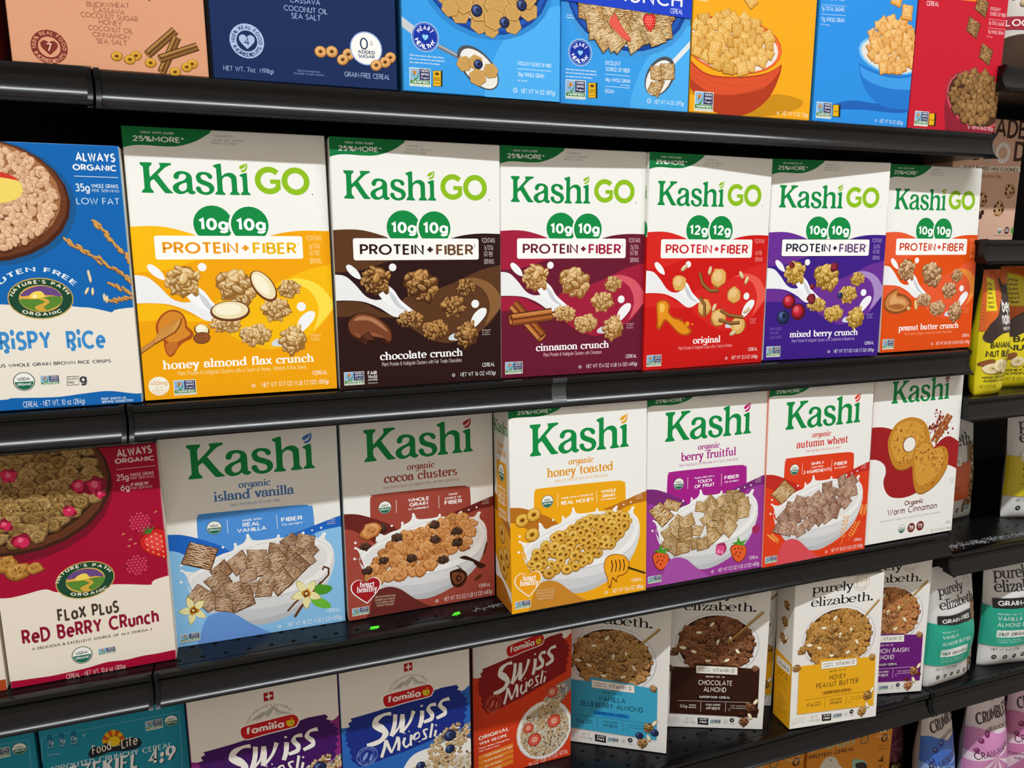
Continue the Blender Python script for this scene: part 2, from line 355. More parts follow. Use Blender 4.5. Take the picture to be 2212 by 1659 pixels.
    def hoop(s, x, y, r, pal, rot=0, asp=.8, seed=0):
        d, m, l, hh = pal; rnd = random.Random(seed)
        s.ell(d, x, y - r * .05, r * 1.05, r * asp * 1.06, rot); s.ell(m, x, y, r * .98, r * asp * .98, rot)
        s.ell(l, x - r * .05, y + r * .1, r * .8, r * asp * .74, rot); s.ell(m, x, y, r * .5, r * asp * .46, rot); s.ell(mixc(d, '#000000', .25), x, y - .02 * r, r * .3, r * asp * .26, rot)
        for k in range(10):
            a = rnd.uniform(0, 6.28); q = rnd.uniform(.5, .88); s.ell(hh, x + r * q * math.cos(a), y + r * asp * q * math.sin(a), r * .07, r * .05, 0, 5, adv=0)
        s.lv += 1
    def flake(s, x, y, r, pal, seed=0, asp=.75):
        d, m, l, hh = pal; rnd = random.Random(seed); rot = rnd.uniform(-.6, .6); st = rnd.getstate()
        for c, k, dy in ((mixc(d, m, .2), 1.06, -.07), (m, 1, 0), (l, .8, .08), (mixc(m, l, .5), .55, .0)):
            rnd.setstate(st); s.blob(c, x, y + dy * r, r * k, .18, 13, rot, asp, rnd)
        for k in range(9):
            a = rnd.uniform(0, 6.28); q = rnd.uniform(.1, .8); s.ell(rnd.choice((hh, d, mixc(m, d, .5))), x + r * q * math.cos(a), y + r * asp * q * math.sin(a), r * .13, r * .05, rnd.uniform(0, 3), 6, adv=0)
        s.lv += 1
    def pillow(s, x, y, r, pal, seed=0, ridge=True):
        d, m, l, hh = pal; rnd = random.Random(seed); a = rnd.uniform(0, PI); asp = rnd.uniform(.72, 1)
        def sq(k, dx, dy):
            P = []
            for i in range(4):
                t = a + PI / 4 + i * PI / 2; P.append((x + dx + r * k * math.cos(t) * 1.12, y + dy + r * k * asp * math.sin(t) * 1.12))
                t += PI / 4; P.append((x + dx + r * k * math.cos(t) * .78, y + dy + r * k * asp * math.sin(t) * .78))
            return P
        s.curve(d, sq(1.08, 0, -.06 * r), 3); s.curve(m, sq(1, 0, 0), 3); s.curve(l, sq(.74, -.06 * r, .1 * r), 3)
        if ridge:
            for k in (-.45, -.15, .15, .45):
                c, si = math.cos(a), math.sin(a); ox, oy = -si * k * r, c * k * r * asp
                s.line(mixc(m, d, .45), [(x + ox - c * r * .55, y + oy - si * r * .5 * asp), (x + ox * 1.1, y + oy * 1.1 + .05 * r), (x + ox + c * r * .55, y + oy + si * r * .5 * asp)], r * .05)
        s.ell(hh, x - .2 * r, y + .25 * r, r * .16, r * .08, a, 6)
    def grid_chip(s, x, y, r, pal, rot, seed=0):
        d, m, l, hh = pal; P = [(x + r * math.cos(rot + k * PI / 3), y + r * .92 * math.sin(rot + k * PI / 3)) for k in range(6)]
        s.poly(d, [(x + (p[0] - x) * 1.05, y + (p[1] - y) * 1.05 - .2) for p in P]); s.poly(m, P)
        c, si = math.cos(rot), math.sin(rot)
        for i in range(-5, 6):
            for j in range(-5, 6):
                u, v = i * .17, j * .15
                if abs(u) + abs(v) * .55 < .84 and abs(v) < .72: s.ell(mixc(m, d, .62), x + r * (u * c - v * si), y + r * (u * si + v * c), r * .06, r * .035, rot, 4, adv=0)
        s.lv += 1
    def scatter(s, kind, cx, cy, rx, ry, r, n, pal, seed=3, rot=0, bound=None):
        rnd = random.Random(seed); items = []; tries = 0; c, si = math.cos(rot), math.sin(rot)
        while len(items) < n and tries < n * 60:
            tries += 1; a = rnd.uniform(0, 2 * PI); q = math.sqrt(rnd.random()); u, v = rx * q * math.cos(a), ry * q * math.sin(a); x, y = cx + u * c - v * si, cy + u * si + v * c
            if any(math.hypot(x - i[0], y - i[1]) < r * .95 for i in items[-200:]) and tries < n * 30: continue
            items.append((x, y))
        items.sort(key=lambda t: -t[1])
        for k, (x, y) in enumerate(items):
            rr = r * rnd.uniform(.85, 1.15); t = rnd.uniform(-.22, .22); pk = tuple(mixc(p, pal[0] if t < 0 else pal[3], abs(t)) for p in pal)
            if kind == 'hoop': s.hoop(x, y, rr, pk, rnd.uniform(-.7, .7), rnd.uniform(.62, .95), seed + k)
            elif kind == 'flake': s.flake(x, y, rr, pk, seed + k, rnd.uniform(.55, .9))
            elif kind == 'pillow': s.pillow(x, y, rr, pk, seed + k)
            elif kind == 'rice': s.oat(x, y, rr, rnd.uniform(0, PI), pk, rnd.uniform(.5, .72))
            elif kind == 'chip': s.grid_chip(x, y, rr, pk, rnd.uniform(0, 1), k)
            elif kind == 'bisc':
                a = rnd.uniform(-.5, .9); b = a + PI / 2 + rnd.uniform(-.25, .25); e, g = rr * rnd.uniform(.8, 1), rr * rnd.uniform(.65, .9)
                A, B = (math.cos(a) * e, math.sin(a) * e), (math.cos(b) * g, math.sin(b) * g)
                s.biscuit([(x - A[0] - B[0], y - A[1] - B[1]), (x + A[0] - B[0], y + A[1] - B[1]), (x + A[0] + B[0], y + A[1] + B[1]), (x - A[0] + B[0], y - A[1] + B[1])], pk, seed + k, 7)
            elif kind == 'muesli':
                q = rnd.random()
                if q < .7: s.oat(x, y, rr, rnd.uniform(0, PI), pk, .62)
                elif q < .86: s.ell('#5b3418', x, y, rr * .8, rr * .5, rnd.uniform(0, 3)); s.ell('#8a5a30', x, y + .1 * rr, rr * .5, rr * .25, .4)
                else: s.ell('#f3ead6', x, y, rr * .8, rr * .45, rnd.uniform(0, 3))
    def sphere(s, x, y, r, cs, asp=1):
        n = len(cs)
        for k, c in enumerate(cs): s.ell(c, x - r * .1 * k * .9, y + r * .12 * k * .9, r * (1 - k / n * .86), r * asp * (1 - k / n * .86))
    def blueberry(s, x, y, r): s.sphere(x, y, r, ['#161d3a', '#26325f', '#394a80', '#5a6da3']); s.blob('#10142a', x + .1 * r, y + .1 * r, r * .34, .35, 10); s.ell('#2b3460', x + .1 * r, y + .1 * r, r * .13)
    def strawberry(s, x, y, r, rot=0):
        c, si = math.cos(rot), math.sin(rot); f = lambda u, v: (x + u * r * c - v * r * si, y + u * r * si + v * r * c)
        S = lambda k: [f(u * k, v * k) for u, v in ((0, 1.0), (.55, .95), (.9, .45), (.72, -.35), (.3, -.95), (0, -1.12), (-.3, -.95), (-.72, -.35), (-.9, .45), (-.55, .95))]
        s.curve('#9b1417', S(1.04)); s.curve('#d3242a', S(.96)); s.curve('#e8474a', [(p[0] - .12 * r, p[1] + .12 * r) for p in S(.6)])
        for i in range(-2, 3):
            for j in range(-3, 3):
                if abs(i) * .34 + abs(j) * .14 < .85: s.ell('#f2c36b', *f(i * .33 + (j % 2) * .16, j * .33), r * .05, r * .08, rot, 6, adv=0)
        s.lv += 1
        for k in range(5):
            a = PI / 2 + (k - 2) * .55 + rot; b = f(0, .95); s.poly('#3f7f2b', [(b[0] - .12 * r, b[1]), (b[0] + .7 * r * math.cos(a), b[1] + .6 * r * math.sin(a)), (b[0] + .14 * r, b[1] - .05 * r)])
    def raspberry(s, x, y, r):
        s.ell('#8e1130', x, y, r, r * .95); rnd = random.Random(5)
        for j in range(-3, 4):
            for i in range(-3, 4):
                u, v = (i + (j % 2) * .5) * .3, j * .27
                if math.hypot(u, v) < .85:
                    s.ell('#b01b40', x + u * r, y + v * r, r * .18, None, 0, 8); s.ell('#e2557a', x + u * r - .04 * r, y + v * r + .06 * r, r * .08, None, 0, 6)
    def almond(s, x, y, rx, ry, rot=0, slice_=True):
        s.ell('#6d3a1c', x, y, rx * 1.06, ry * 1.1, rot); 
        if slice_: s.ell('#efe2b8', x, y + .1 * ry, rx * .96, ry * .93, rot); s.ell('#f9f3d8', x - .1 * rx, y + .2 * ry, rx * .7, ry * .6, rot)
        else:
            s.ell('#96562c', x, y, rx * .95, ry * .9, rot)
            for k in (-.5, 0, .5): s.ell('#6d3a1c', x - k * ry * math.sin(rot), y + k * ry * math.cos(rot), rx * .7, ry * .06, rot, 6)
    def stick(s, x0, y0, x1, y1, w, pal):
        d, m, l, hh = pal; L = math.hypot(x1 - x0, y1 - y0); nx, ny = -(y1 - y0) / L, (x1 - x0) / L
        s.line(d, [(x0, y0), (x1, y1)], w * 1.08); s.line(m, [(x0, y0), (x1, y1)], w * .9)
        for k, c, t in ((.25, l, .22), (.02, d, .1), (-.22, mixc(m, l, .4), .2), (-.36, d, .05), (.36, hh, .06)):
            s.line(c, [(x0 + nx * w * k, y0 + ny * w * k), (x1 + nx * w * k, y1 + ny * w * k)], w * t)
        a = math.atan2(y1 - y0, x1 - x0); s.ell(d, x0, y0, w * .2, w * .54, a); s.ell(l, x0, y0, w * .12, w * .4, a); s.ell(d, x0 + w * .02, y0 + w * .12, w * .07, w * .2, a)
    def heart(s, col, x, y, r, rot=0, sx=1.0):
        P = [(0, -1), (0, -1), (.62, -.42), (1, .1), (.98, .58), (.6, .86), (.2, .76), (0, .45), (0, .45), (-.2, .76), (-.6, .86), (-.98, .58), (-1, .1), (-.62, -.42)]
        c, si = math.cos(rot), math.sin(rot); s.curve(col, [(x + r * (p[0] * sx * c - p[1] * si), y + r * (p[0] * sx * si + p[1] * c)) for p in P])
    def nongmo(s, x, y, w, h):
        s.part('certification_seal'); s.poly('#e8ecdf', [(x, y), (x + w, y), (x + w, y + h), (x, y + h)]); u, v = w / 100, h / 100
        s.poly('#8fb7dc', [(x + 3 * u, y + 36 * v), (x + 48 * u, y + 36 * v), (x + 48 * u, y + 96 * v), (x + 3 * u, y + 96 * v)])
        s.poly('#1d2357', [(x + 48 * u, y + 36 * v), (x + 97 * u, y + 36 * v), (x + 97 * u, y + 96 * v), (x + 48 * u, y + 96 * v)])
        s.poly('#2f7d3a', [(x + 3 * u, y + 14 * v), (x + 97 * u, y + 14 * v), (x + 97 * u, y + 34 * v), (x + 3 * u, y + 34 * v)])
        s.curve('#3f8c3c', [(x + 22 * u, y + 34 * v), (x + 22 * u, y + 34 * v), (x + 24 * u, y + 50 * v), (x + 8 * u, y + 66 * v), (x + 8 * u, y + 66 * v), (x + 22 * u, y + 60 * v), (x + 30 * u, y + 42 * v), (x + 46 * u, y + 84 * v), (x + 46 * u, y + 84 * v), (x + 40 * u, y + 50 * v), (x + 32 * u, y + 34 * v), (x + 32 * u, y + 34 * v)], 3)
        s.poly('#e8892a', [(x + 22 * u, y + 62 * v), (x + 13 * u, y + 86 * v), (x + 23 * u, y + 80 * v), (x + 34 * u, y + 88 * v), (x + 33 * u, y + 68 * v)]); s.line('#2a1a14', [(x + 23 * u, y + 60 * v), (x + 24 * u, y + 82 * v)], 2.5 * u)
        s.text('#ffffff', 'b', 'NON', x + 54 * u, y + 79 * v, x + 92 * u, y + 79 * v, 14 * v); s.text('#ffffff', 'b', 'GMO', x + 54 * u, y + 61 * v, x + 92 * u, y + 61 * v, 14 * v)
        s.text('#ffffff', 's', 'Project', x + 54 * u, y + 43 * v, x + 92 * u, y + 43 * v, 13 * v); s.text('#ffffff', 'b', 'VERIFIED', x + 9 * u, y + 18 * v, x + 92 * u, y + 18 * v, 12 * v)
        s.text('#555555', 's', 'nongmoproject.org', x + 4 * u, y + 4 * v, x + 96 * u, y + 4 * v, 7 * v)
    def usda(s, x, y, r):
        s.part('certification_seal'); s.ell('#3d4a34', x, y, r); s.ell('#f4f4ee', x, y, r * .92)
        s.emit([((x, y - .02 * r), a, b) for a, b in zip(arc(x, y - .02 * r, r * .86, r * .86, 180, 360, 6)[:-1], arc(x, y - .02 * r, r * .86, r * .86, 180, 360, 6)[1:])], '#1f6b52')
        s.text('#2b3a2e', 'b', 'USDA', x - .55 * r, y + .1 * r, x + .55 * r, y + .1 * r, r * .36); s.text('#ffffff', 'b', 'ORGANIC', x - .68 * r, y - .44 * r, x + .68 * r, y - .44 * r, r * .28)
    def kosher(s, col, x, y, r, d=False): s.ring(col, x, y, r, r * .25); s.text(col, 's', 'U', x - r * .4, y - r * .5, x + r * .4, y - r * .5, r)
    # ---- data driven
    def run(s, ops, pal=None, dx=0, dy=0):
        if pal: s.pal = {**s.pal, **pal}
        for op in ops:
            k, a = op[0], op[1:]
            if k == '#': s.part(a[0]); continue
            if k in 'pc':
                P = [(a[1][i] / 10 + dx, a[1][i + 1] / 10 + dy) for i in range(0, len(a[1]), 2)]
                H = [[(h[i] / 10 + dx, h[i + 1] / 10 + dy) for i in range(0, len(h), 2)] for h in a[2:]]
                if k == 'p': s.poly(a[0], P)
                else: s.curve(a[0], P, 5, H)
            elif k == 't':
                txt = s.pal.get(a[2][1:], '') if a[2][0] == '$' else a[2]
                if txt: s.text(a[0], a[1], txt, *[v / 10 for v in a[3:8]])
            elif k == 'e': s.ell(a[0], *[v / 10 for v in a[1:5]], a[5] if len(a) > 5 else 0)
            elif k == 'r': s.rrect(a[0], *[v / 10 for v in a[1:6]])
            elif k == 'l': s.line(a[0], [(a[1][i] / 10, a[1][i + 1] / 10) for i in range(0, len(a[1]), 2)], a[2] / 10)
            elif k == 'g': s.nongmo(*[v / 10 for v in a])
            elif k == 'u': s.usda(*[v / 10 for v in a])
            elif k == 'k': s.cluster(*[v / 10 for v in a[:4]], s.pal['food'] if len(a) < 6 else a[5], a[4])
            elif k == 'm':  # method call with mm*10 numbers left raw
                getattr(s, a[0])(*a[1:])
    gid = 0; depth_ = 0
    def build(s, parent, suffix_mat='print'):
        """one object per part; graphics printed far apart become parts of their own"""
        made = {}
        for n, (V, F, C, G_) in s.parts.items():
            if not F: continue
            box = {}
            for g, a, b in G_:
                vs = V[F[a][0]:F[b - 1][2] + 1]; lo = [min(v[k] for v in vs) for k in (0, 1, 2)]; hi = [max(v[k] for v in vs) for k in (0, 1, 2)]
                if g in box: L, H = box[g]; lo = [min(p, q) for p, q in zip(lo, L)]; hi = [max(p, q) for p, q in zip(hi, H)]
                box[g] = (lo, hi)
            ids = list(box); par = {g: g for g in ids}
            def find(g):
                while par[g] != g: par[g] = par[par[g]]; g = par[g]
                return g
            for i, g in enumerate(ids):
                for h in ids[i + 1:]:
                    a, b = find(g), find(h)
                    if a == b: continue
                    (l1, h1), (l2, h2) = box[g], box[h]
                    gap = math.sqrt(sum(max(0, l1[k] - h2[k], l2[k] - h1[k]) ** 2 for k in (0, 1, 2)))
                    if gap <= .0195: par[b] = a
            groups = {}
            for g, a, b in G_: groups.setdefault(find(g), []).append((a, b))
            for rs in groups.values():
                v2 = []; f2 = []; c2 = []
                for a, b in rs:
                    for k in range(a, b):
                        m = len(v2); v2 += [V[j] for j in F[k]]; f2.append((m, m + 1, m + 2)); c2.append(C[k])
                o = obj(n, v2, f2, MAT[suffix_mat], parent, c2); made.setdefault(n, o)
                host = made.get({'leaf_emblem': 'brand_lettering', 'fruit_picture': 'bowl_picture', 'cereal_picture': 'bowl_picture'}.get(n))
                if host: o.parent = host
def _outer(name):
    f = getattr(Panel, name)
    def w(s, *a, **k):
        if s.depth_ == 0: s.gid += 1
        s.depth_ += 1
        try: return f(s, *a, **k)
        finally: s.depth_ -= 1
    setattr(Panel, name, w)
for _n in ('poly', 'curve', 'ell', 'ring', 'line', 'rrect', 'blob', 'text', 'arctext', 'oat', 'cluster', 'biscuit', 'hoop', 'flake', 'pillow', 'grid_chip', 'scatter', 'sphere', 'blueberry', 'strawberry', 'raspberry', 'almond', 'stick', 'heart', 'nongmo', 'usda', 'kosher'): _outer(_n)

# ---------------------------------------------------------------- printed artwork, coordinates in tenths of a millimetre
LOGO=[('$kg',[9,558,24,572,205,572,219,555,210,527,179,496,168,450,169,316,180,304,180,304,335,460,360,493,365,511,352,555,362,571,541,574,562,559,553,535,464,494,324,361,320,341,485,88,555,18,550,-1,443,-4,401,21,252,237,222,251,180,220,168,192,171,95,212,33,218,14,203,-3,20,-2,7,14,16,37,52,77,59,114,60,463,48,496,13,532]),('$kg',[590,320,606,367,654,412,715,427,788,424,862,400,908,353,922,293,922,98,930,53,954,46,972,34,964,6,922,-16,874,-10,842,12,821,30,785,7,722,-13,650,-10,588,30,563,80,566,129,599,174,672,217,756,248,803,284,819,321,809,356,767,374,721,368,694,341,683,303,662,275,631,271,602,286],[820,194,802,208,745,187,687,152,669,110,682,70,718,42,764,49,802,78,817,116]),('$kg',[996,306,1003,355,1041,401,1104,425,1178,424,1253,403,1295,361,1300,332,1285,298,1247,295,1221,313,1204,344,1172,368,1124,373,1088,348,1087,314,1113,278,1199,242,1274,206,1316,153,1324,103,1305,46,1252,0,1176,-20,1102,-14,1028,20,990,68,983,112,1002,135,1039,142,1070,124,1081,84,1113,42,1161,33,1214,48,1231,85,1219,122,1178,149,1081,187,1018,231]),('$kg',[1328,550,1338,564,1435,596,1462,596,1476,578,1478,371,1492,366,1543,406,1608,424,1673,420,1728,382,1753,325,1756,87,1761,56,1795,13,1789,-7,1641,-10,1615,-4,1611,18,1644,51,1654,84,1652,264,1641,315,1598,348,1553,349,1506,320,1483,268,1481,89,1495,43,1525,12,1521,-8,1506,-14,1348,-10,1334,-2,1338,18,1370,55,1380,98,1381,472,1370,507,1333,535]),('$kg',[1816,381,1827,395,1915,426,1943,424,1957,404,1958,89,1972,48,2000,15,1995,-5,1834,-6,1817,2,1823,26,1855,57,1865,98,1863,317,1855,343,1821,365]),('$leaf',[1969,635,1969,635,1936,609,1870,585,1827,554,1816,520,1838,504,1870,508,1909,538,1947,582,1954,598]),('$leaf',[1969,635,1969,635,1974,558,1953,489,1915,453,1870,444,1844,456,1848,477,1893,489,1926,521,1957,585])]
ART={
'go':[('c','$D',[-115,1820,-115,1820,-8,1827,231,1836,429,1806,673,1715,1232,1705,1352,1735,1523,1777,1744,1799,2020,1795,2020,1795,2091,-259,2091,-259,-72,-97,-72,-97]),('c','$M',[-115,1820,-115,1820,-8,1827,231,1836,429,1806,673,1715,715,1582,701,1497,574,1466,414,1410,212,1368,-137,1346,-137,1346]),('c','$M',[2044,1431,2044,1431,1740,1363,1466,1243,1221,1155,1028,1089,839,1071,743,993,693,880,806,737,1016,588,1208,508,1355,494,1606,562,1861,721,2042,982,2042,982]),('c','$L',[1429,1227,1429,1227,1589,1272,1739,1255,1877,1189,1978,1067,2029,958,1964,863,1784,676,1784,676,1849,867,1845,987,1788,1107,1688,1185,1564,1225]),('c','$M',[-65,1042,-65,1042,0,1024,176,1026,331,993,487,909,692,822,692,822,484,829,258,848,102,849,-74,848,-74,848]),('#','milk_splash_print'),('c','#eef0f2',[-74,1323,-74,1323,13,1331,122,1307,228,1208,335,1083,446,1035,583,1043,720,1005,858,897,858,897,739,832,646,840,488,943,310,1016,110,1037,-87,1033,-87,1033]),('c','#f7f8fa',[468,1147,497,1207,577,1210,667,1143,744,1027,882,908,905,884,764,900,627,962,515,1056]),('c','#cdd3da',[609,1133,676,1075,743,970,834,898,718,936,640,1030]),('c','#f4f6f8',[126,1419,160,1443,214,1412,267,1352,288,1278,220,1297,156,1353]),('e','#f4f6f8',661,1407,45,45),('e','#f4f6f8',1665,956,51,51),('c','#f4f6f8',[1607,647,1607,647,1603,731,1647,830,1735,899,1806,892,1800,820,1734,738,1670,680]),('c','#d5dbe2',[1331,527,1332,574,1407,607,1481,568,1455,521]),('#','cereal_picture'),('k',477,1266,182,174,3),('k',991,1198,219,210,4),('k',1539,1160,129,98,5),('k',1387,933,163,136,6),('k',860,793,171,111,7),('k',1162,648,191,123,8),('k',1576,583,156,158,9),('#','promo_flash'),('c','$pg',[-86,2864,-86,2864,867,2913,867,2913,847,2822,796,2777,682,2709,525,2657,372,2647,200,2652,72,2641,-99,2586,-99,2586]),('t','#e8efe9','b','$pl',173,2767,485,2767,25),('t','#f4f7f4','b','25%MORE*',95,2687,582,2687,58),('t','#8e9a90','s','*COMPARED TO',867,2762,1057,2762,26),('t','#8e9a90','s','$gname',862,2723,1166,2723,26),('t','#8e9a90','s','$gname2',834,2689,1092,2689,26),('#','protein_badge'),('e','$kg',803,1860,197,197),('e','#f3f4f0',1169,1858,213,213),('e','$kg',1174,1858,194,194),('t','#ffffff','x','$n1',653,1793,954,1793,136),('t','#ffffff','x','$n2',1029,1791,1337,1791,139),('r','$bo',216,1490,1716,1738,24),('r','#fbfbf8',223,1497,1709,1731,22),('t','$T1','b','PROTEIN',290,1547,1039,1547,127),('t','$T1','b','+',1065,1542,1162,1542,154),('t','$T2','b','FIBER',1186,1540,1650,1540,132),('t','$T2','s','=',1660,1620,1675,1620,56),('#','small_print'),('t','$sm','s','=CONTAINS',1758,1688,1926,1688,60),('t','$sm','s','$fat',1787,1601,1907,1601,60),('t','$sm','s','FAT PER',1784,1522,1894,1522,61),('t','$sm','s','SERVING',1783,1435,1911,1435,61),('t','$sm','s','Enlarged',1750,622,1860,622,19),('t','$sm','s','to show',1750,595,1850,595,19),('t','$sm','s','tastiness',1750,568,1855,568,19),('t','#ffffff','s','CEREAL',1746,171,1914,171,49),('g',50,48,233,157)],
'org':[('c','$A2',[-113,1247,-113,1247,1,1236,125,1205,279,1119,479,1005,821,957,1197,1048,1532,1193,1727,1258,1962,1285,2099,1302,2099,1302,2118,-479,2118,-479,-140,-61,-140,-61]),('c','$A',[325,973,325,973,334,1550,357,1622,420,1646,1198,1636,1555,1624,1628,1600,1667,1533,1675,870,1675,870]),('c','$B',[-109,1447,-109,1447,-1,1437,173,1411,393,1319,617,1192,821,968,821,968,637,928,411,982,234,1115,104,1207,-5,1237,-113,1252,-113,1252]),('c','$B',[1316,1254,1316,1254,1484,1289,1702,1351,1948,1422,2098,1438,2098,1438,2099,1302,2099,1302,1962,1285,1752,1262,1557,1201,1557,1201]),('#','claims_panel'),('u',520,1459,86),('l','#ffffff',[668,1540,666,1368],5),('l','#ffffff',[1233,1529,1233,1353],5),('#','bowl_picture'),('c','#f3f3f1',[196,808,164,910,126,973,187,950,265,938,389,996,434,1066,409,1170,436,1163,491,1090,593,1119,708,1148,743,1219,731,1229,765,1199,846,1238,882,1321,905,1307,939,1248,1056,1233,1197,1237,1240,1264,1263,1235,1436,1221,1508,1263,1537,1260,1532,1216,1703,1171,1767,1231,1801,1220,1789,1149,1864,1049,1890,886,1805,647,1485,376,1004,272,517,397,271,612]),('c','#cfd1d4',[162,791,162,791,216,642,380,397,630,223,838,151,1098,132,1437,247,1706,433,1854,685,1882,955,1882,955,1804,716,1583,566,1291,497,958,477,610,515,383,577,238,682]),('c','#dfe0e2',[162,791,162,791,238,661,383,562,609,497,958,459,1291,479,1583,548,1804,693,1882,955,1882,955,1891,817,1805,601,1583,429,1291,361,957,343,608,382,381,463,226,619]),('c','#bfc2c6',[630,227,630,227,838,151,1098,132,1388,232,1583,360,1583,360,1195,229,862,206]),('p','#f3f3f1',[384,1018,400,1172,413,1170,447,1010]),('e','#fbfbfa',407,1171,18,18),('p','#f3f3f1',[703,1105,731,1221,745,1219,767,1096]),('e','#fbfbfa',738,1220,18,18),('p','#f3f3f1',[864,1181,879,1317,893,1315,929,1173]),('e','#fbfbfa',886,1316,18,18),('p','#f3f3f1',[1216,1135,1233,1261,1247,1259,1282,1126]),('e','#fbfbfa',1240,1260,18,18),('p','#f3f3f1',[1470,1123,1525,1261,1539,1259,1537,1114]),('e','#fbfbfa',1532,1260,19,19),('p','#f3f3f1',[1699,1048,1784,1217,1799,1215,1768,1039]),('e','#fbfbfa',1791,1216,19,19),('p','#f3f3f1',[210,871,119,970,132,968,272,862]),('e','#fbfbfa',126,969,17,17),('p','#f3f3f1',[187,809,101,829,114,827,249,800]),('e','#fbfbfa',108,828,17,17),('m','line','#c9cacc',[(16.7,79.1),(18.6,88.5),(27.6,93.7),(45.6,100.8),(73,111.2),(100.9,118.4),(134,120.3),(165.4,116.6),(180.2,107.9),(187.2,95.7)],0.7),('c','#e6e6e4',[218,772,320,909,638,1015,1008,1118,1388,1145,1679,1096,1803,989,1779,833,1582,657,1195,557,818,537,451,606]),('e','#f6f6f4',599,1201,16,16),('e','#f6f6f4',127,1040,17,17),('e','#f6f6f4',1751,1300,14,14),('e','#f6f6f4',411,1025,13,13),('e','#f6f6f4',1641,1280,12,12)],
'org2':[('c','$B2',[263,86,310,233,379,342,516,379,677,322,862,161,1050,27,1194,-33,1194,-33,1145,-253,1145,-253,169,-118,169,-118]),('#','promo_flash'),('c','$pg',[-79,2893,-79,2893,926,2821,926,2821,835,2782,767,2718,655,2647,499,2604,367,2594,215,2602,64,2602,-86,2554,-86,2554]),('t','#eef3ee','b','Same Food You LOVE!',114,2756,616,2756,26),('t','#eef3ee','b','Now with over',232,2709,500,2709,22),('t','#eef3ee','b','25%MORE*',118,2632,592,2632,53),('t','#9aa79c','s','*COMPARED TO',873,2732,1058,2732,25),('t','#9aa79c','s','KASHI* CEREAL',866,2692,1062,2692,25),('t','#9aa79c','s','$box',841,2654,1094,2654,25),('#','small_print'),('t','#e9d9c0','s','Enlarged',1817,1386,1924,1386,18),('t','#e9d9c0','s','to show',1832,1358,1929,1358,18),('t','#e9d9c0','s','tastiness',1823,1332,1932,1332,18),('t','#ffffff','s','CEREAL',1765,156,1933,147,46),('g',45,55,219,107)],
'hh':[('#','heart_badge'),('m','heart','#ffffff',23.6,38.2,18.7,0.03,1),('m','heart','$H',23.6,38.6,17.4,0.03,1),('t','#ffffff','n','heart',156,434,342,417,78),('t','#ffffff','n','healthy',117,369,373,350,78),('t','#f0dcb8','s','* WHILE MANY FACTORS AFFECT HEART',333,255,614,234,26),('t','#f0dcb8','s','DISEASE,DIETS LOW IN SATURATED',341,214,604,196,26),('t','#f0dcb8','s','FAT AND CHOLESTEROL MAY REDUCE',350,173,594,157,26),('t','#f0dcb8','s','THE RISK OF THIS DISEASE',358,132,585,119,27)],
'pe1':[('#','brand_lettering'),('t','#17181c','m','purely',304,2293,1046,2293,154),('t','#17181c','m','elizabeth.',293,2070,1425,2070,155),('#','round_emblem'),('e','#c2a57c',1193,2398,149,149),('e','$w',1193,2398,141,141),('e','#c2a57c',1193,2398,92,92),('e','$w',1193,2398,85,85),('m','arctext','#9d8768','b','CREATED TO',119.3,239.8,10,150,30,2.6),('m','arctext','#9d8768','b','HELP YOU THRIVE',119.3,239.8,12.1,215,325,1.9,None,True),('t','#b08f4e','i','Elizabeth',1087,2374,1307,2418,52),('#','bowl_picture'),('e','#c9c8cc',838,1485,671,556),('e','#f1f0ee',837,1490,650,542),('e','#d8d6d6',830,1486,623,516),('e','$bd',825,1492,607,499)],
'pe2':[('m','line','#8d6426',[(69.2,122.7),(70.1,141.8),(79.7,152.6),(100.1,153.6)],0.9),('m','line','#8c6a2c',[(100.2,152.6),(153.6,207.1)],2.9),('m','line','#c9a25a',[(100.1,153.8),(153,207.8)],2),('#','flavour_panel'),('p','$A',[126,1087,496,1078,492,1160,1180,1123,1187,1098,1529,1084,1543,220,128,253]),('p','#6b675c',[517,1121,1181,1106,1189,968,524,980]),('p','#f6f3ea',[522,1116,1176,1099,1184,974,529,987]),('t','#2a2a28','b','EXCELLENT',563,1057,742,1057,22),('t','#2a2a28','b','SOURCE OF',566,1015,749,1015,22),('t','#2a2a28','c','VITAMIN D',790,1008,1135,1008,68),('t','#2a2a28','s',"'",1144,1037,1159,1037,29),('t','$F','b','$rec',685,912,986,912,27)],
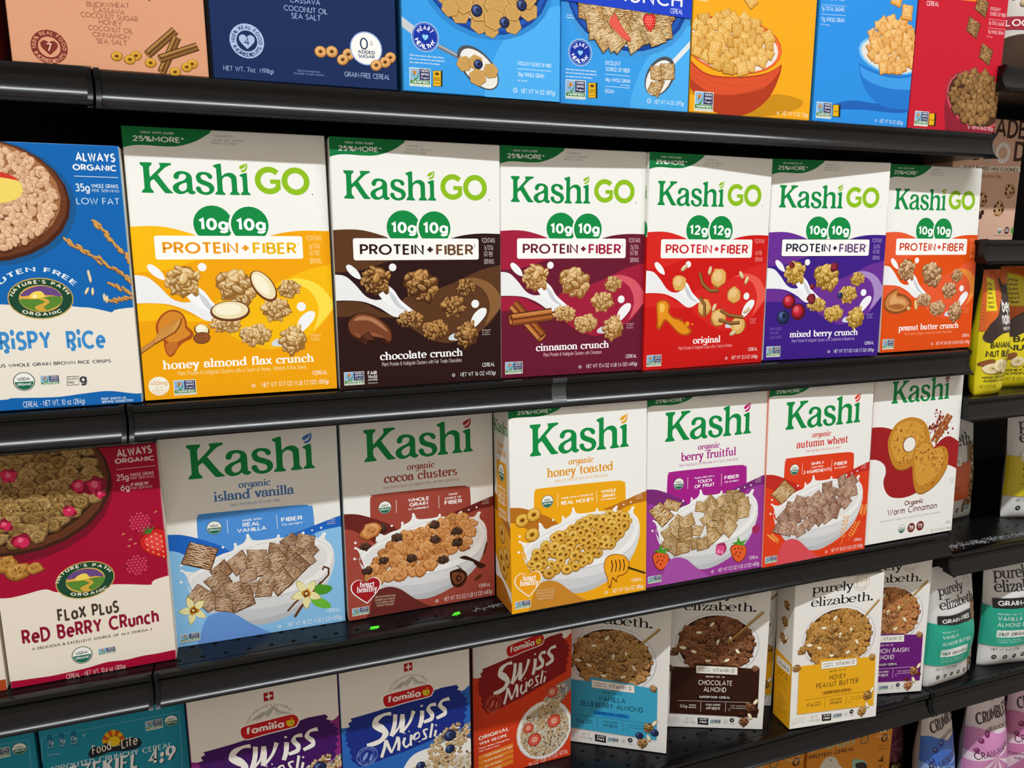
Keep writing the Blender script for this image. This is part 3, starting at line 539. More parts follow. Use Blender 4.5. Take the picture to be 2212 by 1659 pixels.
'pe3':[('p','$S',[557,598,1113,589,1118,514,561,524]),('t','$SF','b','SUPERFOOD CEREAL',593,542,1093,542,42),('l','$F',[255,486,1407,487],5),('l','$F',[625,471,626,297],5),('l','$F',[1022,473,1024,300],5),('t','$F','c','$g',284,362,409,362,54),('t','$F','b','WHOLE',432,397,547,397,27),('t','$F','b','GRAINS',429,356,554,356,27),('t','$F','b','GOOD SOURCE',705,411,942,411,32),('t','$F','i','of',709,342,760,342,54),('t','$F','c','FIBER',766,337,936,337,52),('t','$F','s','With sorghum,',1098,410,1341,410,22),('t','$F','s','oats,amaranth',1100,370,1354,370,22),('t','$F','s','& chia',1103,331,1082,366,22),('#','small_print'),('t','#4c4a48','s','NET WT.',392,139,514,139,42),('t','#4c4a48','s','11 OZ (312g)',356,77,551,77,42),('t','#77726c','s','*% of food to an average',36,161,271,161,15),('t','#77726c','s','the nutrition criteria for',37,129,273,129,15),('t','#77726c','s','need for 2,000 calories',39,97,274,97,15),('t','#77726c','s','consists',40,68,123,85,15),('p','#161616',[586,182,761,177,763,53,592,63]),('t','#f2f2f0','b','GLUTEN',617,139,740,139,30),('t','#f2f2f0','x','FREE',620,85,743,85,37),('g',787,79,174,81),('e','#8b8780',1036,125,44,44),('e','$w',1036,125,40,40),('t','#8b8780','c','B',1022,102,1054,100,45),('e','#161616',1139,155,39,39),('t','#ffffff','x','N',1124,142,1156,140,28),('t','#333333','b','WOMEN',1106,100,1182,97,13),('t','#333333','b','OWNED',1107,78,1183,74,13)],
'fam1':[('c','$A2',[-67,1549,-67,1549,52,1503,237,1527,423,1517,1359,1648,1661,1687,1747,1740,1849,1735,1849,1735,1829,131,1829,131,-125,251,-125,251]),('p','$A',[126,1623,144,1584,93,1562,116,1504,59,1484,80,1436,41,1411,69,1352,45,1324,81,1271,56,1243,115,1175,90,1129,126,1068,101,1021,153,964,212,886,479,904,527,918,850,959,1180,1028,1482,1097,1670,1133,1688,1193,1663,1235,1715,1277,1681,1340,1733,1382,1700,1435,1746,1470,1701,1516,1741,1552,1677,1594,1703,1624,1627,1659,1644,1691,1586,1722,1612,1749,1579,1795,1362,1799,872,1707,474,1652,288,1636]),('#','brand_lettering'),('p','#b3151c',[856,2262,971,2267,972,2151,856,2145]),('p','#f4efe8',[907,2251,926,2252,926,2161,907,2160]),('p','#f4efe8',[880,2215,953,2219,954,2196,881,2193]),('m','arctext','#8e2a2a','s',"SWITZERLAND'S FAVORITE",92,181,27.3,162,30,2.6,25.9),('c','#bdbab4',[680,1916,680,1916,752,1960,817,2007,864,2005,946,2060,978,2056,1040,1975,1104,1944,1208,1877,1208,1877,1071,1933,1007,1965,961,2018,935,1972,878,1932,863,1962,798,1924]),('m','line','#8b8882',[(78.2,191),(86.3,197),(88.6,192.2),(96.1,202.7),(102.3,194.4),(108.7,192.5)],0.45),('m','line','#8b8882',[(71.9,191.6),(78.3,195.3),(82.3,196.2)],0.45),('m','line','#8b8882',[(97.6,198),(100.6,192.2),(103.9,194)],0.45),('c','#f7f3ec',[563,1726,555,1823,607,1872,877,1889,1151,1903,1232,1872,1263,1794,1237,1729,1187,1697,871,1681,663,1660,601,1674]),('c','#c81a20',[574,1732,566,1812,615,1856,877,1875,1151,1890,1222,1861,1250,1797,1226,1741,1180,1712,871,1695,664,1675,606,1687]),('t','#f7f3ec','x','familia',623,1731,1074,1731,107),('c','#e8c51c',[1107,1759,1100,1804,1130,1821,1149,1806,1182,1816,1202,1781,1188,1740,1151,1728,1123,1738]),('m','line','#e8c51c',[(114.9,181.1),(116.6,184.2),(118.7,183.8)],0.8),('e','#3f7f2b',1165,1772,12,12),('#','title_lettering')],
'fam2':[('#','title_lettering'),('c','$O',[660,1609,660,1609,557,1607,439,1569,399,1441,486,1337,529,1307,499,1247,415,1222,321,1212,321,1212,328,1153,328,1153,437,1137,545,1176,631,1282,569,1418,505,1474,501,1494,575,1549,668,1536,668,1536]),('c','$O',[684,1558,684,1558,670,1411,623,1254,623,1254,692,1215,692,1215,741,1380,756,1535,756,1535]),('c','$O',[682,1210,682,1210,785,1329,841,1476,841,1476,778,1511,778,1511,745,1362,642,1256,642,1256]),('c','$O',[779,1534,779,1534,782,1414,758,1268,758,1268,830,1239,830,1239,854,1393,851,1521,851,1521]),('c','$O',[818,1230,818,1230,932,1363,1004,1519,1004,1519,939,1560,939,1560,890,1399,777,1275,777,1275]),('c','$O',[1053,1527,1053,1527,1040,1392,1009,1288,1009,1288,1073,1250,1073,1250,1113,1361,1127,1504,1127,1504]),('c','$O',[1059,1600,1059,1600,1063,1573,1063,1573,1110,1580,1110,1580,1099,1606,1099,1606]),('c','$O',[1277,1606,1277,1606,1187,1595,1137,1514,1183,1427,1188,1395,1094,1369,1094,1369,1116,1306,1116,1306,1237,1328,1262,1435,1213,1513,1215,1544,1289,1531,1289,1531]),('c','$O',[1466,1645,1466,1645,1361,1626,1302,1538,1361,1448,1377,1429,1273,1383,1273,1383,1300,1322,1300,1322,1431,1365,1433,1475,1379,1536,1389,1575,1484,1570,1484,1570]),('c','$O',[551,1205,551,1205,530,1093,487,965,487,965,539,932,539,932,583,1065,602,1184,602,1184]),('c','$O',[558,1188,558,1188,588,1076,628,979,628,979,670,989,670,989,643,1087,611,1197,611,1197]),('c','$O',[667,971,667,971,729,1098,769,1190,769,1190,720,1221,720,1221,690,1125,632,997,632,997]),('c','$O',[720,1202,720,1202,729,1105,720,1004,720,1004,772,986,772,986,785,1093,775,1197,775,1197]),('c','$O',[816,1180,816,1180,794,1086,851,996,922,1040,922,1040,897,1080,897,1080,853,1047,843,1081,864,1155,864,1155]),('c','$O',[905,1199,905,1199,896,1118,897,1030,897,1030,943,1020,943,1020,942,1105,954,1180,954,1180]),('c','$O',[840,1213,840,1213,852,1219,852,1219,832,1257,832,1257,821,1251,821,1251]),('c','$O',[902,1227,902,1227,914,1231,914,1231,897,1270,897,1270,886,1266,886,1266]),('c','$O',[973,1079,973,1079,1051,1120,1036,1213,959,1196,935,1108,986,1017,1064,1041,1064,1041,1050,1077,1050,1077,996,1062,985,1102,997,1158,1019,1178,1024,1145,956,1114,956,1114]),('c','$O',[1152,1244,1152,1244,1083,1226,1095,1148,1116,1109,1066,1096,1066,1096,1081,1056,1081,1056,1154,1077,1139,1155,1120,1193,1167,1200,1167,1200]),('c','$O',[1202,1297,1202,1297,1185,1193,1166,1090,1166,1090,1213,1069,1213,1069,1232,1173,1252,1276,1252,1276]),('c','$O',[1251,1187,1251,1187,1242,1145,1230,1094,1230,1094,1272,1071,1272,1071,1288,1121,1298,1165,1298,1165]),('c','$O',[1257,1259,1257,1259,1261,1237,1261,1237,1301,1238,1301,1238,1296,1261,1296,1261]),('c','#f3efe8',[661,1600,661,1600,560,1598,444,1562,405,1443,491,1342,537,1305,504,1240,417,1214,322,1204,322,1204,327,1162,327,1162,435,1146,540,1184,623,1283,564,1413,498,1472,496,1500,572,1558,667,1544,667,1544]),('c','#f3efe8',[692,1556,692,1556,678,1408,630,1250,630,1250,685,1219,685,1219,734,1383,748,1538,748,1538]),('c','#f3efe8',[676,1217,676,1217,778,1335,834,1480,834,1480,785,1507,785,1507,752,1357,648,1249,648,1249]),('c','#f3efe8',[787,1533,787,1533,789,1412,766,1265,766,1265,823,1242,823,1242,847,1395,844,1523,844,1523]),('c','#f3efe8',[812,1236,812,1236,925,1368,997,1524,997,1524,946,1556,946,1556,896,1394,783,1269,783,1269]),('c','#f3efe8',[1061,1525,1061,1525,1048,1389,1017,1283,1017,1283,1066,1255,1066,1255,1105,1364,1119,1506,1119,1506]),('c','#f3efe8',[1066,1601,1066,1601,1070,1574,1070,1574,1103,1579,1103,1579,1092,1605,1092,1605]),('c','#f3efe8',[1279,1597,1279,1597,1191,1587,1144,1514,1191,1428,1194,1388,1097,1360,1097,1360,1113,1315,1113,1315,1231,1335,1254,1434,1206,1513,1210,1552,1288,1539,1288,1539]),('c','#f3efe8',[1468,1637,1468,1637,1365,1618,1309,1538,1368,1450,1383,1422,1277,1375,1277,1375,1297,1331,1297,1331,1425,1372,1427,1472,1371,1536,1385,1583,1482,1579,1482,1579]),('c','#f3efe8',[559,1202,559,1202,538,1089,494,960,494,960,532,937,532,937,576,1069,595,1187,595,1187]),('c','#f3efe8',[565,1189,565,1189,595,1078,635,981,635,981,663,988,663,988,636,1086,603,1196,603,1196]),('c','#f3efe8',[660,976,660,976,722,1102,762,1194,762,1194,727,1217,727,1217,697,1120,639,992,639,992]),('c','#f3efe8',[727,1201,727,1201,737,1104,728,1001,728,1001,765,988,765,988,778,1094,768,1198,768,1198]),('c','#f3efe8',[824,1176,824,1176,801,1085,851,1004,917,1048,917,1048,902,1072,902,1072,852,1038,835,1082,856,1159,856,1159]),('c','#f3efe8',[913,1196,913,1196,904,1116,905,1028,905,1028,936,1022,936,1022,935,1107,947,1183,947,1183]),('c','#f3efe8',[836,1221,836,1221,848,1227,848,1227,836,1249,836,1249,825,1243,825,1243]),('c','#f3efe8',[899,1235,899,1235,910,1240,910,1240,901,1262,901,1262,889,1257,889,1257]),('c','#f3efe8',[969,1088,969,1088,1045,1125,1033,1206,966,1190,943,1107,988,1025,1061,1049,1061,1049,1053,1068,1053,1068,994,1054,977,1103,991,1165,1022,1185,1030,1139,960,1106,960,1106]),('c','#f3efe8',[1155,1235,1155,1235,1090,1220,1102,1150,1123,1103,1070,1088,1070,1088,1078,1065,1078,1065,1147,1083,1132,1154,1114,1199,1164,1209,1164,1209]),('c','#f3efe8',[1210,1294,1210,1294,1193,1190,1174,1086,1174,1086,1205,1073,1205,1073,1224,1176,1244,1279,1244,1279]),('c','#f3efe8',[1259,1183,1259,1183,1250,1141,1237,1090,1237,1090,1264,1075,1264,1075,1281,1125,1290,1169,1290,1169]),('c','#f3efe8',[1264,1260,1264,1260,1269,1237,1269,1237,1293,1238,1293,1238,1288,1260,1288,1260])],
'fam3':[('#','round_emblem'),('e','$E',323,1021,142,142),('e','$A',323,1021,135,135),('e','$E',323,1021,99,99),('e','$A',323,1021,94,94),('m','arctext','$E','b','DELICIOUSLY',32.3,102.1,10.8,170,20,2.4),('m','arctext','$E','b','ALL NATURAL',32.3,102.1,13.3,205,340,2.4,None,True),('c','$E',[263,996,296,1058,336,1074,326,1015,293,971,269,959]),('c','$E',[347,956,373,1020,397,1032,391,980,370,942])],
'fam4':[('#','bowl_picture'),('c','#8c8f96',[1843,1210,1843,1210,1687,1156,1618,1100,1348,1112,1280,1057,1228,961,1175,829,1273,730,1511,797,1685,974,1738,1089,1842,1137,1842,1137]),('c','#eceae4',[739,509,827,739,945,871,1094,914,1311,940,1515,998,1685,983,1838,843,1838,843,1829,55,1829,55,735,364,735,364]),('c','#cfc9bd',[870,510,956,668,1107,738,1341,749,1836,657,1836,657,1829,55,1829,55,832,337,832,337])],
'fam5':[('m','scatter','muesli',143.6,42.8,68,34,3,210,'@mu',5,0),('m','scatter','muesli',144.5,90.6,36,22,3.1,120,'@mu',8,0.75),('m','blueberry',147.3,104.5,8.7),('m','blueberry',146.9,83.5,6.9),('m','blueberry',104.7,68.1,6.5)],
'famr':[('#','bowl_picture'),('c','#8c8f96',[1606,1362,1606,1362,1489,1301,1334,1249,1161,1115,1084,978,1162,882,1355,913,1530,1087,1608,1186,1608,1186]),('e','#c9c6c0',1124,548,456,489),('e','#f1eee8',1124,554,442,476),('e','#c9c0ae',1134,536,403,427),('m','scatter','muesli',113.4,53.6,39.3,41.6,2.3,330,'@mu',5,0),('m','scatter','muesli',129.6,104.4,24,15,2.4,90,'@mu',9,0.8),('e','#b8372b',1283,661,110,110),('e','#d5604b',1283,661,88,88),('e','#eab09a',1283,661,46,46),('e','#d98a70',1283,661,22,22),('e','#b8372b',961,427,109,109),('e','#d5604b',961,427,87,87),('e','#eab09a',961,427,46,46),('e','#d98a70',961,427,22,22),('e','#b8372b',860,645,81,81),('e','#d5604b',860,645,65,65),('e','#eab09a',860,645,34,34),('e','#d98a70',860,645,16,16),('e','#b8372b',1247,1153,97,97),('e','#d5604b',1247,1153,78,78),('e','#eab09a',1247,1153,41,41),('e','#d98a70',1247,1153,19,19),('#','small_print'),('t','#f6e9df','x','ORIGINAL',78,636,555,685,68),('t','#f6e9df','x','1959 RECIPE',86,554,521,593,50),('t','#f6e9df','b','Classic Rolled Wholegrains,',77,493,569,530,29),('t','#f6e9df','b','with Fruits & Nuts',80,445,400,470,29),('p','#e8862c',[72,389,614,460,621,392,74,315]),('t','#f9e6cf','b','GOOD SOURCE OF FIBER',169,347,604,384,33),('p','#e8862c',[70,303,614,372,621,304,73,229]),('t','#f9e6cf','b','PLANT-BASED',168,260,454,283,33),('p','#e8862c',[69,216,613,284,620,216,72,142]),('t','#f9e6cf','b','ALL NATURAL',167,173,444,194,33),('p','#e8862c',[68,129,613,196,620,127,71,55]),('t','#f9e6cf','b','NO ADDINGS',166,86,425,107,33),('t','#f6e9df','s','29 OZ (1LB 13 OZ) 822g',865,-20,1511,61,68)],
'np':[('#','front_print'),('#','bowl_picture'),('m','ell','#175a93',45,205.5,78,61),('m','ell','#4a2416',40.4,207.6,77.6,59),('m','ell','#6b3a22',40.3,209.4,75,56.7),('m','ell','#a87048',40.1,212.2,69.9,53),('m','scatter','rice',40.1,212.2,64.8,51.8,4.2,560,'@rice',4,0),('c','#f3d96a',[514,2353,608,2337,701,2304,769,2250,782,2167,729,2101,611,2058,484,2078]),('c','#d23a2a',[514,2356,514,2356,625,2347,718,2308,760,2272,699,2282,604,2297,506,2280,506,2280]),('#','grain_picture'),('m','line','#8a5a26',[(111.8,170.8),(169,127)],0.5),('m','oat',110.5,170.6,3.6,-0.85,('#7a4a1c','#c98f45','#dcab62','#f0cf8c'),0.36),('m','oat',114.4,168.8,3.6,-1.1,('#7a4a1c','#c98f45','#dcab62','#f0cf8c'),0.36),('m','oat',113.6,166.4,3.6,-0.94,('#7a4a1c','#c98f45','#dcab62','#f0cf8c'),0.36),('m','oat',116.8,164.3,3.6,-0.77,('#7a4a1c','#c98f45','#dcab62','#f0cf8c'),0.36),('m','oat',122,164.3,3.6,-0.64,('#7a4a1c','#c98f45','#dcab62','#f0cf8c'),0.36),('m','oat',120.7,162.2,3.6,-0.46,('#7a4a1c','#c98f45','#dcab62','#f0cf8c'),0.36),('m','oat',124.7,160.2,3.6,-0.61,('#7a4a1c','#c98f45','#dcab62','#f0cf8c'),0.36),('m','oat',124.6,158.5,3.6,-0.68,('#7a4a1c','#c98f45','#dcab62','#f0cf8c'),0.36),('m','oat',128.1,159.2,3.6,-0.46,('#7a4a1c','#c98f45','#dcab62','#f0cf8c'),0.36),('m','oat',130.9,155.3,3.6,-0.45,('#7a4a1c','#c98f45','#dcab62','#f0cf8c'),0.36),('m','oat',134.2,152.9,3.6,-0.83,('#7a4a1c','#c98f45','#dcab62','#f0cf8c'),0.36),('m','oat',137,152.8,3.6,-0.4,('#7a4a1c','#c98f45','#dcab62','#f0cf8c'),0.36),('m','oat',139.7,152.3,3.6,-1.04,('#7a4a1c','#c98f45','#dcab62','#f0cf8c'),0.36),('m','oat',138.3,147.7,3.6,-0.8,('#7a4a1c','#c98f45','#dcab62','#f0cf8c'),0.36),('m','oat',142.8,148.2,3.6,-0.74,('#7a4a1c','#c98f45','#dcab62','#f0cf8c'),0.36),('m','oat',143.8,146.4,3.6,-0.68,('#7a4a1c','#c98f45','#dcab62','#f0cf8c'),0.36),('m','oat',146.8,142.9,3.6,-0.6,('#7a4a1c','#c98f45','#dcab62','#f0cf8c'),0.36),('m','oat',150.8,141.3,3.6,-0.36,('#7a4a1c','#c98f45','#dcab62','#f0cf8c'),0.36),('m','oat',151.9,141.9,3.6,-0.46,('#7a4a1c','#c98f45','#dcab62','#f0cf8c'),0.36),('m','oat',155.4,137.7,3.6,-0.69,('#7a4a1c','#c98f45','#dcab62','#f0cf8c'),0.36),('m','oat',156.6,138.3,3.6,-0.48,('#7a4a1c','#c98f45','#dcab62','#f0cf8c'),0.36),('m','oat',158.1,136.4,3.6,-1.1,('#7a4a1c','#c98f45','#dcab62','#f0cf8c'),0.36),('m','oat',161.6,132.3,3.6,-1.08,('#7a4a1c','#c98f45','#dcab62','#f0cf8c'),0.36),('m','oat',163.7,132.5,3.6,-1.03,('#7a4a1c','#c98f45','#dcab62','#f0cf8c'),0.36),('m','oat',163.3,129.6,3.6,-0.45,('#7a4a1c','#c98f45','#dcab62','#f0cf8c'),0.36),('m','oat',164.4,128.4,3.6,-1.11,('#7a4a1c','#c98f45','#dcab62','#f0cf8c'),0.36),('m','line','#8a5a26',[(136.8,188.3),(170.5,145)],0.5),('m','oat',137.9,188.9,3.6,-0.45,('#7a4a1c','#c98f45','#dcab62','#f0cf8c'),0.36),('m','oat',140.7,186.4,3.6,-0.35,('#7a4a1c','#c98f45','#dcab62','#f0cf8c'),0.36),('m','oat',139,185.8,3.6,-0.67,('#7a4a1c','#c98f45','#dcab62','#f0cf8c'),0.36),('m','oat',139.1,183.5,3.6,-0.82,('#7a4a1c','#c98f45','#dcab62','#f0cf8c'),0.36),('m','oat',143.5,181.7,3.6,-1.12,('#7a4a1c','#c98f45','#dcab62','#f0cf8c'),0.36),('m','oat',146.2,179.3,3.6,-0.38,('#7a4a1c','#c98f45','#dcab62','#f0cf8c'),0.36),('m','oat',147.8,177.1,3.6,-0.78,('#7a4a1c','#c98f45','#dcab62','#f0cf8c'),0.36),('m','oat',147.4,174.3,3.6,-0.67,('#7a4a1c','#c98f45','#dcab62','#f0cf8c'),0.36),('m','oat',149.1,172.4,3.6,-0.4,('#7a4a1c','#c98f45','#dcab62','#f0cf8c'),0.36),('m','oat',150.4,171.1,3.6,-0.57,('#7a4a1c','#c98f45','#dcab62','#f0cf8c'),0.36),('m','oat',150.7,169.6,3.6,-0.37,('#7a4a1c','#c98f45','#dcab62','#f0cf8c'),0.36),('m','oat',153.5,166.8,3.6,-1.14,('#7a4a1c','#c98f45','#dcab62','#f0cf8c'),0.36),('m','oat',154.5,164.7,3.6,-1.13,('#7a4a1c','#c98f45','#dcab62','#f0cf8c'),0.36),('m','oat',157.1,162.6,3.6,-1.1,('#7a4a1c','#c98f45','#dcab62','#f0cf8c'),0.36),('m','oat',158.7,161.1,3.6,-0.61,('#7a4a1c','#c98f45','#dcab62','#f0cf8c'),0.36),('m','oat',158.8,158.4,3.6,-0.56,('#7a4a1c','#c98f45','#dcab62','#f0cf8c'),0.36),('m','oat',158.9,158.5,3.6,-0.61,('#7a4a1c','#c98f45','#dcab62','#f0cf8c'),0.36),('m','oat',165.1,155.9,3.6,-0.78,('#7a4a1c','#c98f45','#dcab62','#f0cf8c'),0.36),('m','oat',164.8,153.7,3.6,-0.86,('#7a4a1c','#c98f45','#dcab62','#f0cf8c'),0.36),('m','oat',164.9,151.5,3.6,-0.67,('#7a4a1c','#c98f45','#dcab62','#f0cf8c'),0.36),('m','oat',166.4,149.5,3.6,-0.53,('#7a4a1c','#c98f45','#dcab62','#f0cf8c'),0.36),('m','oat',166.5,146.8,3.6,-0.56,('#7a4a1c','#c98f45','#dcab62','#f0cf8c'),0.36),('m','line','#8a5a26',[(147.1,125.4),(168,114.9)],0.5),('m','oat',146.5,126,3.6,-0.51,('#7a4a1c','#c98f45','#dcab62','#f0cf8c'),0.36),('m','oat',148.8,124.8,3.6,-0.8,('#7a4a1c','#c98f45','#dcab62','#f0cf8c'),0.36),('m','oat',153.1,123.7,3.6,-0.89,('#7a4a1c','#c98f45','#dcab62','#f0cf8c'),0.36),('m','oat',154.2,120.7,3.6,-0.8,('#7a4a1c','#c98f45','#dcab62','#f0cf8c'),0.36),('m','oat',158.8,120.9,3.6,-0.88,('#7a4a1c','#c98f45','#dcab62','#f0cf8c'),0.36),('m','oat',160.6,117.9,3.6,-0.79,('#7a4a1c','#c98f45','#dcab62','#f0cf8c'),0.36),('m','oat',161.8,118.5,3.6,-0.73,('#7a4a1c','#c98f45','#dcab62','#f0cf8c'),0.36),('m','oat',164.1,115.5,3.6,-0.48,('#7a4a1c','#c98f45','#dcab62','#f0cf8c'),0.36),('m','line','#8a5a26',[(145.6,108.4),(167.7,111.9)],0.5),('m','oat',144.8,108.8,3.6,-0.5,('#7a4a1c','#c98f45','#dcab62','#f0cf8c'),0.36),('m','oat',149.1,108.3,3.6,-0.87,('#7a4a1c','#c98f45','#dcab62','#f0cf8c'),0.36),('m','oat',150.9,109.8,3.6,-0.51,('#7a4a1c','#c98f45','#dcab62','#f0cf8c'),0.36),('m','oat',154.4,110.2,3.6,-0.82,('#7a4a1c','#c98f45','#dcab62','#f0cf8c'),0.36),('m','oat',158,110.5,3.6,-0.41,('#7a4a1c','#c98f45','#dcab62','#f0cf8c'),0.36),('m','oat',160.4,111.8,3.6,-0.4,('#7a4a1c','#c98f45','#dcab62','#f0cf8c'),0.36),('m','oat',165.6,110.4,3.6,-0.8,('#7a4a1c','#c98f45','#dcab62','#f0cf8c'),0.36),('m','oat',127.7,136.6,4,1.66,('#b08a50','#e8d3a4','#f2e6c4','#fff8e0'),0.3),('m','oat',128.5,131.6,4,1.64,('#b08a50','#e8d3a4','#f2e6c4','#fff8e0'),0.3),('m','oat',124.4,119.4,4,1.08,('#b08a50','#e8d3a4','#f2e6c4','#fff8e0'),0.3),('m','oat',129.6,118.7,4,1.5,('#b08a50','#e8d3a4','#f2e6c4','#fff8e0'),0.3),('m','oat',139.7,112.5,4,1.57,('#b08a50','#e8d3a4','#f2e6c4','#fff8e0'),0.3),('m','oat',141.9,110.5,4,1.43,('#b08a50','#e8d3a4','#f2e6c4','#fff8e0'),0.3),('#','front_print'),('c','$cr',[-163,1088,-163,1088,475,1076,589,1058,772,1043,978,1057,1150,1032,1272,1018,1429,974,1455,969,1484,992,1595,1009,1724,1016,1724,1016,1725,121,1725,121,1610,101,1356,146,1120,135,887,116,628,124,476,131,373,119,-275,131,-275,131]),('m','arctext','#e8f0f5','b','GLUTEN FREE',80.9,99.3,41.2,163,38,5,39.8),('#','brand_emblem'),('e','#c9a75a',831,1125,288,208),('e','#1d4a33',831,1125,278,196),('e','#c9a75a',831,1125,191,136),('e','#e8b04a',831,1125,185,130),('c','#6a4a86',[657,1153,722,1219,843,1251,959,1218,1013,1144,919,1156,767,1160]),('c','#f5d95a',[731,1141,770,1189,838,1197,867,1148,813,1120]),('e','#fff3b0',779,1150,20,19),('c','#5a8a34',[654,1124,780,1121,918,1146,1012,1134,993,1066,888,1010,818,996,719,1025,661,1075]),('c','#d9a944',[802,1003,772,1043,861,1089,813,1120,865,1128,904,1088,848,1040,870,1004]),('m','arctext','#f3ead0','x',"NATURE'S PATH",83.1,112.5,23.7,168,14,3.7,14.8),('m','arctext','#f3ead0','x','ORGANIC',83.1,112.5,28.7,232,308,3.7,17.5,True)],
'crispy':[('#','title_lettering'),('t','#3f8fd0','h','RiSPY',425,604,882,604,204),('t','#3f8fd0','h','RiCe',1012,593,1368,593,200),('t','#3f8fd0','h','C',269,606,388,606,203),('e','#3f8fd0',484,608,24,24),('e','#3f8fd0',1066,604,23,23),('#','small_print'),('t','#3b4048','b','DELICIOUS WHOLE GRAIN BROWN RICE CRISPS',194,445,1400,445,37),('u',601,294,96),('g',743,242,172,103),('p','#3b4048',[983,324,1092,322,1084,228,974,227]),('p','#f1ead9',[988,318,1088,316,1081,234,980,233]),('t','#3b4048','b','GLUTEN',991,283,1080,283,28),('t','#3b4048','b','FREE',988,243,1048,243,28),('t','#3b4048','x','g',1094,240,1160,240,106),('#','front_print'),('t','#f2f5f7','s','CEREAL - NET WT. 10 oz (284g)',568,28,1122,28,60),('t','#e6eef4','b','FRUIT SHOWN AS',1274,52,1507,52,27),('t','#e6eef4','b','SERVING SUGGESTION',1275,20,1572,20,27),('t','#f4f6f7','h','ALWAYS',1263,2472,1617,2472,90),('t','#f4f6f7','x','ORGANIC',1231,2384,1620,2384,64),('l','#e6eef4',[1237,2329,1629,2326],6),('t','#d8e6f0','b','35g',1233,2177,1364,2177,84),('t','#d8e6f0','b','WHOLE GRAINS',1378,2218,1621,2218,42),('t','#d8e6f0','s','PER SERVING',1381,2178,1623,2178,29),('t','#d8e6f0','s','LOW FAT',1233,2056,1620,2056,65)],
